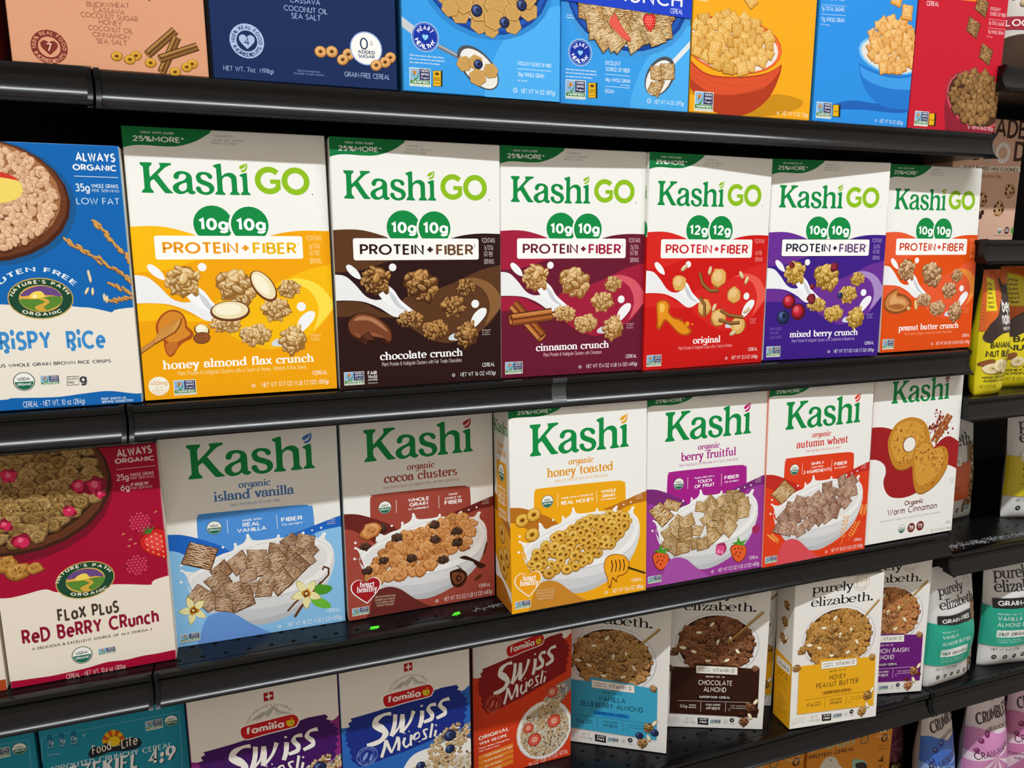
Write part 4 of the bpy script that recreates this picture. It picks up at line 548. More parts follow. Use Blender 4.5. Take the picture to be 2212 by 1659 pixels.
'flax':[('#','bowl_picture'),('m','ell','#7a0f28',22.1,222.6,96.5,79.6),('m','ell','#3f1f14',19.6,228.8,98.2,76.8),('m','ell','#63361f',19.2,230.4,95.7,74.3),('m','ell','#3a2212',18.5,232.8,88.8,69.3),('m','scatter','flake',18.5,232.8,86.1,65.4,9.5,150,'@flax',4,0),('m','blob','#8a1430',24,240,8.6,0.3,12),('m','blob','#cf2a55',23.9,239.6,6.9,0.35,12),('m','blob','#e8688a',23.3,241,3,0.4,9),('m','blob','#8a1430',85.8,221.3,7.9,0.3,12),('m','blob','#cf2a55',85.7,220.9,6.4,0.35,12),('m','blob','#e8688a',85,222.4,2.8,0.4,9),('m','blob','#8a1430',101,220.5,10,0.3,12),('m','blob','#cf2a55',100.9,220.1,8,0.35,12),('m','blob','#e8688a',100.2,221.6,3.5,0.4,9),('m','blob','#8a1430',74.8,194.9,6.8,0.3,12),('m','blob','#cf2a55',74.8,194.5,5.4,0.35,12),('m','blob','#e8688a',74.1,196,2.4,0.4,9),('m','blob','#8a1430',15.1,187.1,6.6,0.3,12),('m','blob','#cf2a55',15,186.7,5.3,0.35,12),('m','blob','#e8688a',14.4,188.2,2.3,0.4,9),('m','blob','#8a1430',27.5,168.3,7.9,0.3,12),('m','blob','#cf2a55',27.5,167.9,6.3,0.35,12),('m','blob','#e8688a',26.8,169.4,2.8,0.4,9),('m','blob','#8a1430',105.2,210.2,5,0.3,12),('m','blob','#cf2a55',105.1,209.8,4,0.35,12),('m','blob','#e8688a',104.4,211.3,1.8,0.4,9),('m','flake',10.4,144.8,11.9,'@flax2',30),('m','flake',19.7,133.1,12.4,'@flax2',95),('m','flake',36.3,135.4,8.1,'@flax2',195),('#','fruit_picture'),('m','raspberry',141.3,172.2,12.5),('m','raspberry',134,122.3,12.7),('m','strawberry',156.2,144.5,16.9,0.5),('m','ell','#c98f5a',157.5,182.6,1.9,0.9,0.4),('m','ell','#c98f5a',123.4,161.2,1.9,0.9,0.4),('m','ell','#c98f5a',129.9,153.9,1.9,0.9,0.4),('m','ell','#c98f5a',127.8,146.4,1.9,0.9,0.4),('m','ell','#c98f5a',134.2,148.3,1.9,0.9,0.4),('#','front_print'),('c','$cr',[-296,1133,-296,1133,46,1061,209,1066,428,1095,540,1043,761,1025,1024,1042,1200,1021,1449,971,1470,996,1528,1029,1754,1067,1754,1067,1681,123,1681,123,1605,123,1453,117,1304,120,1120,108,940,121,724,92,409,75,239,82,6,93,-254,111,-254,111]),('#','brand_emblem'),('e','#c9a75a',820,1137,290,215,0.12),('e','#1d4a33',820,1137,279,203,0.12),('e','#c9a75a',820,1137,192,141,0.12),('e','#e8b04a',820,1137,185,135,0.12),('c','#6a4a86',[646,1171,695,1236,818,1268,937,1237,999,1153,913,1167,740,1172]),('c','#f5d95a',[722,1158,761,1204,830,1213,859,1155,805,1133]),('c','#5a8a34',[643,1140,772,1139,911,1151,1003,1141,982,1070,881,1014,793,1002,694,1047,651,1097]),('c','#d9a944',[794,1008,764,1056,854,1097,805,1133,858,1139,897,1094,841,1048,863,1006]),('m','arctext','#f3ead0','x',"NATURE'S PATH",82,113.7,24.8,175,20,3.9,15.3),('m','arctext','#f3ead0','x','ORGANIC',82,113.7,30.2,238,314,3.9,18.2,True),('#','title_lettering'),('t','#4a3a30','h','FLaX PLuS',514,691,1116,691,158),('t','#8f1736','h','ReD BeRRY CRunch',160,489,1507,489,182),('#','small_print'),('t','#4a3a30','b','A DELICIOUS & EXCELLENT SOURCE OF ALA OMEGA-3',239,412,1426,412,33),('u',705,259,103),('g',863,216,176,84),('#','front_print'),('t','#ead6c8','s','CEREAL - NET WT. 10.6 oz (300g)',527,2,1119,2,60),('t','#ecd7d2','h','ALWAYS',1251,2489,1598,2505,96),('t','#ecd7d2','x','ORGANIC',1224,2420,1613,2420,60),('l','#e9c9c6',[1230,2358,1619,2361],5),('t','#e9c9c6','b','25g',1222,2225,1344,2225,77),('t','#e9c9c6','b','WHOLE GRAINS',1358,2261,1596,2261,41),('t','#e9c9c6','s','PER SERVING',1358,2227,1594,2227,28),('t','#e9c9c6','b','6g',1253,2106,1343,2106,77),('t','#e9c9c6','b','FIBER',1357,2150,1533,2150,37),('t','#e9c9c6','s','PER SERVING',1357,2113,1566,2113,29)],
'heart1':[('#','bowl_picture'),('m','ell','#2c86cf',100.3,123.9,79.2,62.3),('m','ell','#0f3f94',100.3,126.8,74.7,59.8),('m','ell','#1b56b4',100.3,128,72,56.9),('m','ell','#10275a',100.3,129,66.7,53.6),('m','ell','#e6e0d6',100.3,129,61.4,50),('m','grid_chip',90.1,112.4,16.3,'@chip',0,0),('m','grid_chip',53.6,102.6,13.2,'@chip',0.37,1),('m','grid_chip',134.4,112.6,16.6,'@chip',0.74,2),('m','grid_chip',66.4,86.2,11.9,'@chip',1.11,3),('m','grid_chip',89.7,78,12,'@chip',1.48,4),('m','grid_chip',103.2,72.4,9.1,'@chip',1.85,5),('m','grid_chip',89.9,94.5,16.4,'@chip',2.22,6),('m','grid_chip',148.4,97.3,12.2,'@chip',2.59,7),('m','grid_chip',129.1,80.2,11,'@chip',2.96,8),('m','grid_chip',110.3,99.6,15.7,'@chip',3.33,9),('m','grid_chip',69.9,98.4,13.3,'@chip',3.7,10),('m','grid_chip',144.9,110.7,13.6,'@chip',4.07,11),('m','grid_chip',55,91,10.3,'@chip',4.44,12),('m','grid_chip',106.7,84.1,12.8,'@chip',4.81,13),('m','grid_chip',129.2,93.9,10.6,'@chip',5.18,14),('#','fruit_picture'),('m','blueberry',86.1,91.4,6.7),('m','blueberry',140.2,102.6,6.4),('m','blueberry',119.1,82,6.1),('#','heart_badge'),('e','#dfeaf5',260,583,156,156),('e','#1230a0',260,583,150,150),('e','#8fc8ee',260,583,141,141),('e','#1230a0',260,583,136,136),('m','arctext','#ffffff','b','HEART',26,58.3,7.2,150,30,4.9),('m','arctext','#ffffff','b','HEALTHY',26,58.3,12.6,198,342,5.2,None,True),('m','heart','#8fd0f2',26,58,3.3),('#','spoon_picture'),('m','line','#c3c7cc',[(-4.6,74.9),(12.4,64.1)],9),('m','line','#6f747c',[(40.3,50.3),(64,41)],5),('m','line','#a9aeb5',[(40.3,51.4),(63.7,41.8)],2),('m','ell','#4c5058',87.1,30.7,29.6,17.1,-0.72),('m','ell','#e9e6df',88.1,29.8,26.7,15,-0.72),('m','grid_chip',70.6,34,9.4,'@chip',0.2,0),('m','grid_chip',84.1,36.6,8.9,'@chip',0.7,1),('m','grid_chip',102,28.7,9.3,'@chip',1.2,2),('m','grid_chip',86.5,20.6,10.5,'@chip',1.7,3),('m','blueberry',87,34.5,5.5),('#','small_print'),('t','#f4f8fb','s','EXCELLENT SOURCE OF FIBER',1354,377,1774,377,41),('t','#f4f8fb','s','36g WHOLE GRAIN',1354,254,1684,254,47),('t','#f4f8fb','s','(per serving)',1352,200,1471,200,19),('t','#f4f8fb','s','NET WT 14 OZ (397g)',1396,69,1828,69,51),('t','#eaf3fa','b','While many factors affect heart disease,',77,373,474,373,19),('t','#eaf3fa','b','diets low in saturated fat and cholesterol',76,337,473,337,19),('t','#eaf3fa','b','may reduce the risk of this disease.',75,300,423,300,19),('g',71,58,239,196),('p','#2a2412',[337,239,450,244,446,74,333,70]),('p','#e8b41c',[341,235,430,240,427,79,338,74]),('e','#5a431a',386,206,25,17),('t','#2a2412','x','WHOLE',346,153,422,153,17),('t','#2a2412','x','GRAIN',346,132,421,132,17),('l','#2a2412',[347,107,417,110],5),('m','kosher','#eaf3fa',132.2,9.5,2.4),('l','#e6f0f8',[1343,334,1774,338],5)],
'heart2':[('#','bowl_picture'),('m','ell','#3d93d6',89.7,124.8,86.8,64.3),('m','ell','#0f3f94',89.6,128.8,81.7,61.9),('m','ell','#1b56b4',88.6,130.3,78.3,58.8),('m','ell','#10275a',88.6,131.9,72.7,55.6),('m','ell','#e9e4da',88.6,131.1,68.7,58.8),('m','scatter','bisc',88,119.8,58.7,46.3,13,46,'@wheat',8,0),('#','fruit_picture'),('c','#b3201f',[645,1031,710,1086,760,1009,830,917,920,818,911,785,813,818,696,906,637,966]),('c','#e05a48',[643,1025,707,1076,756,1004,824,918,912,825,903,793,807,824,692,907,635,963]),('m','strawberry',117.7,102.9,9.5,0.1),('#','front_print'),('p','#1a3fc4',[-109,1480,1895,1606,1776,1117,-107,1178]),('#','title_lettering'),('t','#f6f8fb','c','CRUNCH',518,1230,1627,1230,174),('t','#eef3fb','s','CEREAL',1460,1157,1635,1157,59),('#','heart_badge'),('e','#dfeaf5',257,609,155,155),('e','#1230a0',257,609,148,148),('e','#8fc8ee',257,609,138,138),('e','#1230a0',257,609,132,132),('m','arctext','#ffffff','b','HEART',25.7,60.9,6.9,150,30,4.7),('m','arctext','#ffffff','b','HEALTHY',25.7,60.9,12.1,198,342,4.9,None,True),('m','heart','#8fd0f2',25.8,60.6,3.2),('#','spoon_picture'),('m','line','#dfe2e6',[(151.5,57.1),(180.8,86.4)],6),('m','ell','#4c5058',134.9,40.7,26.8,18.2,0.95),('m','ell','#ece9e2',134,39,23.9,15.5,0.95),('m','biscuit',[(122,36.5),(140.2,35.1),(138.4,54.5),(120.5,51.5)],'@wheat',0),('m','biscuit',[(137.1,36.6),(155.9,38.7),(154.5,57.6),(135.3,55.9)],'@wheat',1),('m','biscuit',[(117.5,22.7),(132.9,15),(142.2,35.7),(123.1,34)],'@wheat',2),('#','small_print'),('t','#f4f8fb','s','EXCELLENT',594,494,798,494,49),('t','#f4f8fb','s','SOURCE OF FIBER',596,422,925,422,49),('t','#f4f8fb','s','48g WHOLE GRAIN',591,301,937,301,46),('t','#f4f8fb','s','(per serving)',809,263,926,263,20),('t','#f4f8fb','s','VEGAN',588,166,718,166,47),('t','#f4f8fb','s','NET WT 14 OZ (397g)',1281,75,1705,75,51),('t','#f4f8fb','b','serving',67,1014,141,1014,14),('t','#f4f8fb','b','suggestion',68,986,172,986,14),('t','#eaf3fa','b','While many factors affect heart disease,',69,398,478,398,21),('t','#eaf3fa','b','diets low in saturated fat and cholesterol',69,359,479,359,21),('t','#eaf3fa','b','may reduce the risk of this disease.',70,318,422,318,21),('g',71,72,263,220),('p','#2a2412',[366,274,490,278,494,96,370,92]),('p','#e8b41c',[372,269,467,273,470,101,375,97]),('e','#5a431a',421,237,29,18),('t','#2a2412','x','WHOLE',381,180,461,180,18),('t','#2a2412','x','GRAIN',382,156,462,156,18),('l','#2a2412',[384,129,458,132],5),('m','kosher','#eaf3fa',120.5,10.6,2.6),('l','#e6f0f8',[589,384,926,383],5),('l','#e6f0f8',[592,245,927,242],5)],
'puf1':[('c','#c98c12',[-70,293,520,21,1174,19,1689,130,1784,258,1359,312,1008,209,261,316]),('#','bowl_picture'),('c','#b23a1c',[-67,728,-67,728,-16,638,252,488,689,482,1135,554,1383,672,1411,714,1392,554,1258,285,1065,113,844,14,620,-3,398,23,198,138,0,298,-48,333,-48,333]),('c','#d9512a',[-66,700,-66,700,-15,610,253,469,691,463,1137,535,1372,652,1341,550,1148,377,752,271,385,247,141,327,-55,465,-55,465]),('m','line','#a8371b',[(-1.1,52.5),(37.8,38.2),(79.6,36.3),(119.2,47.9),(133.6,60.9)],0.35),('m','line','#a8371b',[(-0.7,45),(38.3,29.7),(80.1,28),(119.7,40.4),(134.1,55)],0.35),('m','line','#a8371b',[(-0.3,37.4),(38.7,21.2),(80.7,19.8),(120.3,32.9),(134.5,49.1)],0.35),('m','line','#a8371b',[(0,29.8),(39.2,12.7),(81.2,11.5),(120.8,25.4),(135,43.1)],0.35),('m','ell','#c8431f',64.1,86.4,76.1,35,-0.03),('m','ell','#f07038',64.1,86,74.8,33.6,-0.03),('m','ell','#e8e0da',64.2,84.5,70.2,30.6,-0.03),('m','scatter','pillow',61.4,90,61.9,33,9.6,52,'@puff',5,0),('m','pillow',87.5,141.9,9.7,'@puff',3),('#','small_print'),('t','#fdf3d8','c','VEGAN',54,1340,218,1340,40),('g',75,24,285,241),('m','kosher','#fdf3d8',139.8,7.2,1.8),('t','#fdf3d8','s','NET WT 11 OZ (311g)',1473,45,1905,45,55)],
'puf2':[('c','#1c62b8',[249,183,640,314,1238,313,1852,399,1932,273,1561,205,948,208]),('#','bowl_picture'),('c','#1f78d0',[761,824,761,824,882,793,1189,725,1558,723,1865,781,1986,823,2060,281,2060,281,1554,259,1241,292,983,423,827,621]),('c','#3d9be8',[780,784,780,784,979,728,1286,680,1625,686,1995,759,2019,586,1520,527,1118,560,869,646]),('m','ell','#2f8fe0',138.6,98.4,66.6,26.9,-0.05),('m','ell','#7cc3f5',138.7,98,64.3,25.3,-0.05),('m','ell','#e4ded4',139.6,98.1,60.2,23.2,-0.05),('m','scatter','pillow',140.1,111.2,46.1,34,8.6,54,'@puff2',5,0),('m','pillow',160.3,157.2,11.9,'@puff2',1470),('m','pillow',138.7,171.3,11.7,'@puff2',1405),('#','small_print'),('t','#eef5fb','s','SOURCE OF FIBER',38,1553,437,1587,47),('l','#eef5fb',[38,1494,460,1522],4),('t','#eef5fb','s','7g TOTAL SUGARS',34,1422,434,1451,51),('l','#eef5fb',[38,1376,467,1403],4),('t','#eef5fb','s','11g WHOLE GRAIN',41,1289,448,1312,55),('t','#eef5fb','s','(per serving)',40,1244,190,1244,18),('g',58,46,275,213),('p','#2a2412',[349,240,490,245,501,78,360,78]),('p','#e8b41c',[355,236,456,239,465,88,364,86]),('t','#2a2412','x','WHOLE',370,146,454,146,19),('m','kosher','#eef5fb',117.5,7.7,1.7),('t','#eef5fb','s','NET WT 10 OZ (283g)',1251,49,1710,49,54)],
'puf3':[('#','bowl_picture'),('c','#8f1d30',[683,530,683,530,683,306,749,-6,768,-141,768,-141,1981,-86,1981,-86,1897,424,1897,424,1659,225]),('m','ell','#a82a3c',128.7,47.8,64.6,39.7,-0.3),('m','ell','#c9525f',129.4,47.4,61.5,37.9,-0.3),('m','ell','#4a2a1c',130,47.9,58.8,35.7,-0.3),('m','scatter','pillow',129.6,52.4,51.1,36.8,7.8,68,'@puff3',5,0),('m','biscuit',[(109.3,174.8),(131.7,165.1),(136.5,186.3),(112.7,194.6)],'@puff3',1945,5),('m','biscuit',[(96.4,144.3),(118.7,134.3),(123.5,155.5),(99.8,164.2)],'@puff3',1890,5),('m','biscuit',[(127.4,109.5),(150.3,99.1),(155.1,120.7),(130.7,129.8)],'@puff3',1970,5),('p','#f08a24',[446,1895,1161,1928,1093,1852,455,1828]),('#','small_print'),('t','#f8e9ea','c','CEREAL',144,1699,380,1711,66),('t','#f4dcdf','s','EXCELLENT',1406,1768,1615,1768,47),('t','#f4dcdf','s','SOURCE OF FIBER',1406,1695,1733,1695,52),('t','#f4dcdf','s','8g TOTAL SUGARS',1406,1567,1724,1567,52),('t','#f4dcdf','s','11g WHOLE GRAIN',1400,1445,1728,1445,52),('t','#f4dcdf','s','(per serving)',1393,1396,1506,1388,17),('l','#f4dcdf',[1393,1643,1802,1647],4),('l','#f4dcdf',[1393,1520,1802,1526],4),('g',115,52,269,210),('p','#2a2412',[387,244,533,248,542,65,398,66]),('p','#e8b41c',[396,240,496,242,506,77,406,76]),('t','#2a2412','x','WHOLE',416,139,495,139,20),('m','kosher','#f4dcdf',121.5,8.2,1.8),('t','#f4dcdf','s','NET WT 10 OZ (283g)',1285,55,1727,55,55)],
'tan':[('#','small_print'),('t','#8a4a3c','s','BUCKWHEAT',676,570,1048,591,48),('t','#8a4a3c','s','CASSAVA',729,526,998,526,48),('t','#8a4a3c','s','COCONUT SUGAR',615,473,1110,473,48),('t','#8a4a3c','s','HONEY',766,419,964,419,48),('t','#8a4a3c','s','COCONUT OIL',668,359,1059,359,48),('t','#8a4a3c','s','CINNAMON',700,301,1023,301,48),('t','#8a4a3c','s','SEA SALT',729,244,995,244,48),('#','ingredient_badge'),('e','#7d3128',321,176,154,154),('e','#d89c78',321,176,93,93),('m','arctext','#d89c78','b','100% REAL FOOD',32.1,17.6,10.9,190,-12,3.5),('m','arctext','#d89c78','b','INGREDIENTS',32.1,17.6,14.7,205,338,3.8,None,True),('m','heart','#7d3128',32.1,17.3,7),('t','#f0d0b8','c','7',297,136,341,136,74),('p','#7d3a50',[1175,720,1243,727,1232,671]),('#','cereal_picture'),('m','stick',117.2,17.8,144,42.5,7.5,('#4a2c14','#7a5226','#a8783c','#c99c58')),('m','stick',128.7,2.2,145.2,36.4,7.5,('#4a2c14','#7a5226','#a8783c','#c99c58')),('m','stick',128,14.6,163.8,29.2,7.5,('#4a2c14','#7a5226','#a8783c','#c99c58')),('m','hoop',89.3,14.1,5.3,'@ohs',0.3,0.82,620),('m','hoop',106.4,15.9,5.3,'@ohs',0.3,0.82,722),('m','hoop',100.7,11.9,5.3,'@ohs',0.3,0.82,690),('m','hoop',119.1,10.2,5.3,'@ohs',0.3,0.82,800),('m','hoop',157.3,12.1,5.4,'@ohs',0.3,0.82,1020),('m','hoop',152.1,8.8,5.4,'@ohs',0.3,0.82,992),('m','hoop',140.9,3.3,5.4,'@ohs',0.3,0.82,930)],
'navy':[('#','small_print'),('t','#a9bbe0','s','CASSAVA',797,803,1103,803,55),('t','#a9bbe0','s','COCONUT OIL',732,719,1176,719,55),('t','#a9bbe0','s','SEA SALT',802,649,1103,649,55),('#','ingredient_badge'),('e','#a9bbe0',347,388,169,169),('e','#142a58',347,388,102,102),('m','arctext','#142a58','b','100% REAL FOOD',34.7,38.8,11.4,190,-12,3.7),('m','arctext','#142a58','b','INGREDIENTS',34.7,38.8,15.5,205,338,4,None,True),('m','heart','#a9bbe0',34.7,38.4,7.4),('t','#142a58','c','4',321,346,371,346,77),('#','small_print'),('t','#a9bbe0','s','NET WT. 7oz  (198g)',101,85,596,85,48),('t','#a9bbe0','s','GRAIN-FREE CEREAL',1326,109,1817,109,54),('t','#8fa3cc','s','SERVING SUGGESTION',834,127,1070,127,17),('t','#8fa3cc','s','ENLARGED TO SHOW CRUNCH',800,98,1108,98,17),('#','cereal_picture'),('m','hoop',108.4,34.5,6.2,'@ohs2',0.2,0.92,1702),('m','hoop',120.2,35.4,6.3,'@ohs2',0.2,0.92,1762),('m','hoop',137.6,34.1,6.3,'@ohs2',0.2,0.92,1850),('#','sugar_badge'),('e','#8fa6d8',1569,414,174,173),('e','#f2f2ee',1569,414,162,161),('t','#142a58','s','0',1503,400,1590,400,123),('t','#142a58','s','G',1614,447,1639,447,46),('t','#142a58','b','ADDED',1477,359,1664,359,37),('t','#142a58','b','SUGAR',1480,315,1659,315,37),('#','cereal_picture'),('m','hoop',131.4,28.3,6.3,'@ohs2',0.5,0.85,1820),('m','hoop',182.9,34.2,6.4,'@ohs2',0.5,0.85,2072),('m','hoop',177.1,29.1,6.4,'@ohs2',0.5,0.85,2045),('m','hoop',167.3,25.2,6.4,'@ohs2',0.5,0.85,1998)],
's_honey':[('#','ingredient_picture'),('c','#a8501a',[166,813,230,914,329,963,422,929,464,843,469,780,522,715,508,652,417,603,365,552,311,471,262,462,230,538,219,643,167,708]),('c','#d98a2a',[189,816,248,903,327,942,411,912,444,834,448,760,492,695,400,635,301,598,230,664,188,728]),('c','#c4702a',[243,590,341,617,356,563,303,492,264,484]),('m','line','#8a5420',[(-1.7,51.9),(17.2,64.6)],5.2),('m','line','#c48a48',[(-1.6,52.5),(17.2,65.2)],3.8),('m','ell','#8a4a1a',19.4,68.6,10,3.2,1.02),('m','ell','#d89a4a',18.8,69.1,8.9,2.2,1.02),('m','ell','#8a4a1a',22.8,70.6,10,3.2,1.02),('m','ell','#d89a4a',22.2,71,9,2.2,1.02),('m','ell','#8a4a1a',26.1,72.5,10,3.2,1.02),('m','ell','#d89a4a',25.6,73,9,2.2,1.02),('m','ell','#8a4a1a',29.5,74.5,10,3.2,1.02),('m','ell','#d89a4a',29,74.9,9,2.2,1.02),('m','ell','#8a4a1a',32.9,76.5,10,3.2,1.02),('m','ell','#d89a4a',32.4,76.9,9,2.2,1.02),('m','ell','#8a4a1a',36.3,78.4,10,3.2,1.02),('m','ell','#d89a4a',35.8,78.9,9,2.2,1.02),('m','almond',127.4,119.3,18.2,9.8,-0.98,True),('m','almond',91.2,92.8,19.3,10.2,0.02,True),('m','almond',61.1,73.2,5.9,7.2,1.2,True),('m','almond',60.5,64.7,8.2,5.9,0.1,False)],
's_choc':[('#','ingredient_picture'),('c','#3a1a0c',[115,740,135,830,238,890,395,871,529,793,618,698,643,604,601,513,543,528,476,577,384,570,269,552,170,602,121,672]),('c','#7a4228',[125,751,168,829,260,880,394,857,517,780,606,675,619,582,585,542,500,610,386,627,249,599,161,648]),('c','#b07a58',[189,805,259,853,393,832,505,760,582,653,481,726,369,794,257,803]),('c','#94583a',[184,670,295,619,410,656,545,585,408,610,271,586]),('p','#2f150c',[261,621,353,667,434,567,404,499,324,492,251,553]),('p','#5f3320',[272,620,346,658,416,573,338,572]),('p','#45221a',[272,616,338,567,326,503,260,557])],
's_cinn':[('#','ingredient_picture'),('m','stick',55.3,49.6,15.9,92.9,15,('#5a2a10','#9c5424','#c47a3c','#dca060')),('m','stick',12.5,73.4,68.6,79.1,15,('#5a2a10','#9c5424','#c47a3c','#dca060'))],
's_orig':[('#','ingredient_picture'),('c','#b4590e',[169,879,222,936,334,933,393,860,383,777,457,703,573,675,678,587,739,536,756,474,657,443,539,484,435,573,332,660,292,614,239,545,182,583,191,690]),('c','#e8941c',[192,878,237,919,321,916,368,854,361,773,450,685,560,652,664,571,723,500,650,465,544,503,443,589,331,684,272,639,224,575,208,689]),('c','#f7c55a',[225,865,266,895,310,851,285,781,243,782]),('e','#e8941c',683,604,35,35),('e','#e8941c',764,595,16,16)],
'c_orig':[('#','cereal_picture'),('m','blob','#a8702a',52.9,115.6,11.2,0.12,12),('m','blob','#e0b05e',52.8,116.3,10.8,0.12,12),('m','blob','#edc684',51,118.2,6.5,0.16,10),('m','blob','#a8702a',116.8,121.6,13,0.12,12),('m','blob','#e0b05e',116.8,122.3,12.5,0.12,12),('m','blob','#edc684',114.9,124.3,7.5,0.16,10),('m','blob','#a8702a',144.9,97.5,11.7,0.12,12),('m','blob','#e0b05e',144.8,98.2,11.3,0.12,12),('m','blob','#edc684',142.9,100.2,6.8,0.16,10),('m','blob','#a8702a',95.7,81.1,11.3,0.12,12),('m','blob','#e0b05e',95.6,81.9,10.9,0.12,12),('m','blob','#edc684',93.8,83.9,6.5,0.16,10),('m','blob','#a8702a',120.3,66.9,12.8,0.12,12),('m','blob','#e0b05e',120.3,67.6,12.3,0.12,12),('m','blob','#edc684',118.3,69.6,7.4,0.16,10),('m','blob','#a8702a',154.7,53.1,12.5,0.12,12),('m','blob','#e0b05e',154.6,53.9,12,0.12,12),('m','blob','#edc684',152.6,56,7.2,0.16,10),('m','line','#5f3818',[(85.6,128.8),(90.8,114.4),(103.1,104.6),(117.9,104.2)],5.2),('m','line','#9a6a34',[(85,129.5),(90.2,115.2),(102.5,105.3),(117.3,105)],3.2),('m','line','#5f3818',[(87.6,95.3),(95.4,85.5),(96.3,70.9)],5.2),('m','line','#9a6a34',[(86.9,96.1),(94.8,86.2),(95.7,71.7)],3.2),('m','line','#5f3818',[(122.7,77.3),(138.3,69.4),(163,66)],5.2),('m','line','#9a6a34',[(122,78.1),(137.6,70.2),(162.4,66.8)],3.2),('m','line','#5f3818',[(120.5,63.9),(142.1,58.1),(157.4,58.8)],5.2),('m','line','#9a6a34',[(119.9,64.7),(141.4,58.9),(156.7,59.6)],3.2),('m','oat',59.5,136.2,6.2,0.7,('#8a6a3a','#d9c090','#efe0bc','#fbf3dc'),0.45),('m','oat',102,132.1,6.2,1.3,('#8a6a3a','#d9c090','#efe0bc','#fbf3dc'),0.45),('m','oat',155.7,125.4,6.2,-1,('#8a6a3a','#d9c090','#efe0bc','#fbf3dc'),0.45),('m','oat',165.4,117.9,6.2,1.1,('#8a6a3a','#d9c090','#efe0bc','#fbf3dc'),0.45),('m','oat',111.9,81.3,6.2,1.1,('#8a6a3a','#d9c090','#efe0bc','#fbf3dc'),0.45),('m','oat',146.1,44.3,6.2,0.4,('#8a6a3a','#d9c090','#efe0bc','#fbf3dc'),0.45),('m','oat',168.5,75.8,6.2,0.6,('#8a6a3a','#d9c090','#efe0bc','#fbf3dc'),0.45)],
's_mixed':[('#','ingredient_picture'),('m','sphere',38.7,84.5,10.7,('#5a0c14','#a3182a','#c8283a','#e0606c')),('m','sphere',55,69.3,12,('#5a0c14','#a3182a','#c8283a','#e0606c')),('m','blueberry',30.3,62.3,10.7),('m','blob','#5c1420',39.8,137.2,4.5,0.15,12),('m','blob','#8c2a34',38.9,137.9,3.2,0.2,10),('m','blob','#5c1420',112.3,133.5,7.1,0.15,12),('m','blob','#8c2a34',111.4,134.3,5,0.2,10),('m','blob','#5c1420',76.3,88,7.7,0.15,12),('m','blob','#8c2a34',75.3,88.8,5.4,0.2,10),('m','blob','#5c1420',76.5,105.9,4.1,0.15,12),('m','blob','#8c2a34',75.6,106.7,2.9,0.2,10),('m','blueberry',125.5,92.2,4.7),('t','#7f68b8','s','NATURALLY FLAVORED',87,437,278,437,41),('t','#7f68b8','s','WITH OTHER',91,376,235,376,41),('t','#7f68b8','s','NATURAL FLAVORS',94,314,286,314,41)],
's_pb':[('#','ingredient_picture'),('c','#8a4a1c',[32,736,76,870,212,960,319,972,305,918,472,873,590,775,580,666,456,615,276,588,92,640]),('c','#c98244',[56,749,111,869,249,946,320,958,290,878,438,847,547,762,506,682,309,625,126,666]),('c','#e0a468',[151,814,252,906,293,837,441,806,484,723,336,755,194,718]),('c','#a86430',[123,707,264,743,448,711,343,659]),('m','ell','#a8743a',69.8,71.7,8.8,3.9,1.8),('m','ell','#e8c48c',69,72.3,7.7,3.1,1.8),('m','ell','#a8743a',55.1,66.7,3.8,3.3,0.2),('m','ell','#e8c48c',54.3,67.2,3.4,2.6,0.2)],
'f_toasted':[('#','cereal_picture'),('m','scatter','hoop',99.5,82.2,76,28,7.6,84,'@oh',11,0.33),('m','hoop',16.6,125.2,9.8,'@oh',0.3,0.9,1188),('m','hoop',32.6,130.6,9.8,'@oh',0.3,0.9,1260),('m','hoop',30,104.1,9.9,'@oh',0.3,0.9,1250),('#','ingredient_picture'),('c','#8a4c0c',[1339,467,1368,553,1448,598,1583,584,1694,515,1736,405,1707,318,1633,272,1559,261,1535,185,1473,241,1449,130,1407,137,1393,254,1351,374]),('c','#f2a81c',[1349,465,1378,547,1456,587,1583,575,1684,509,1724,407,1695,324,1620,285,1549,279,1530,220,1473,275,1432,156,1412,159,1402,264,1361,373]),('m','line','#4a2c12',[(145.6,51.7),(147.3,43.5),(145.6,34.6)],1.6),('m','line','#4a2c12',[(151.7,51.2),(153.4,42.5),(151.7,34.3)],1.6),('m','line','#4a2c12',[(157.8,50.7),(159.5,41.6),(157.8,34)],1.6),('m','line','#4a2c12',[(163.9,50.3),(165.7,40.6),(164,33.7)],1.6),('m','line','#3f3216',[(170.7,37.5),(198.3,25)],3)],
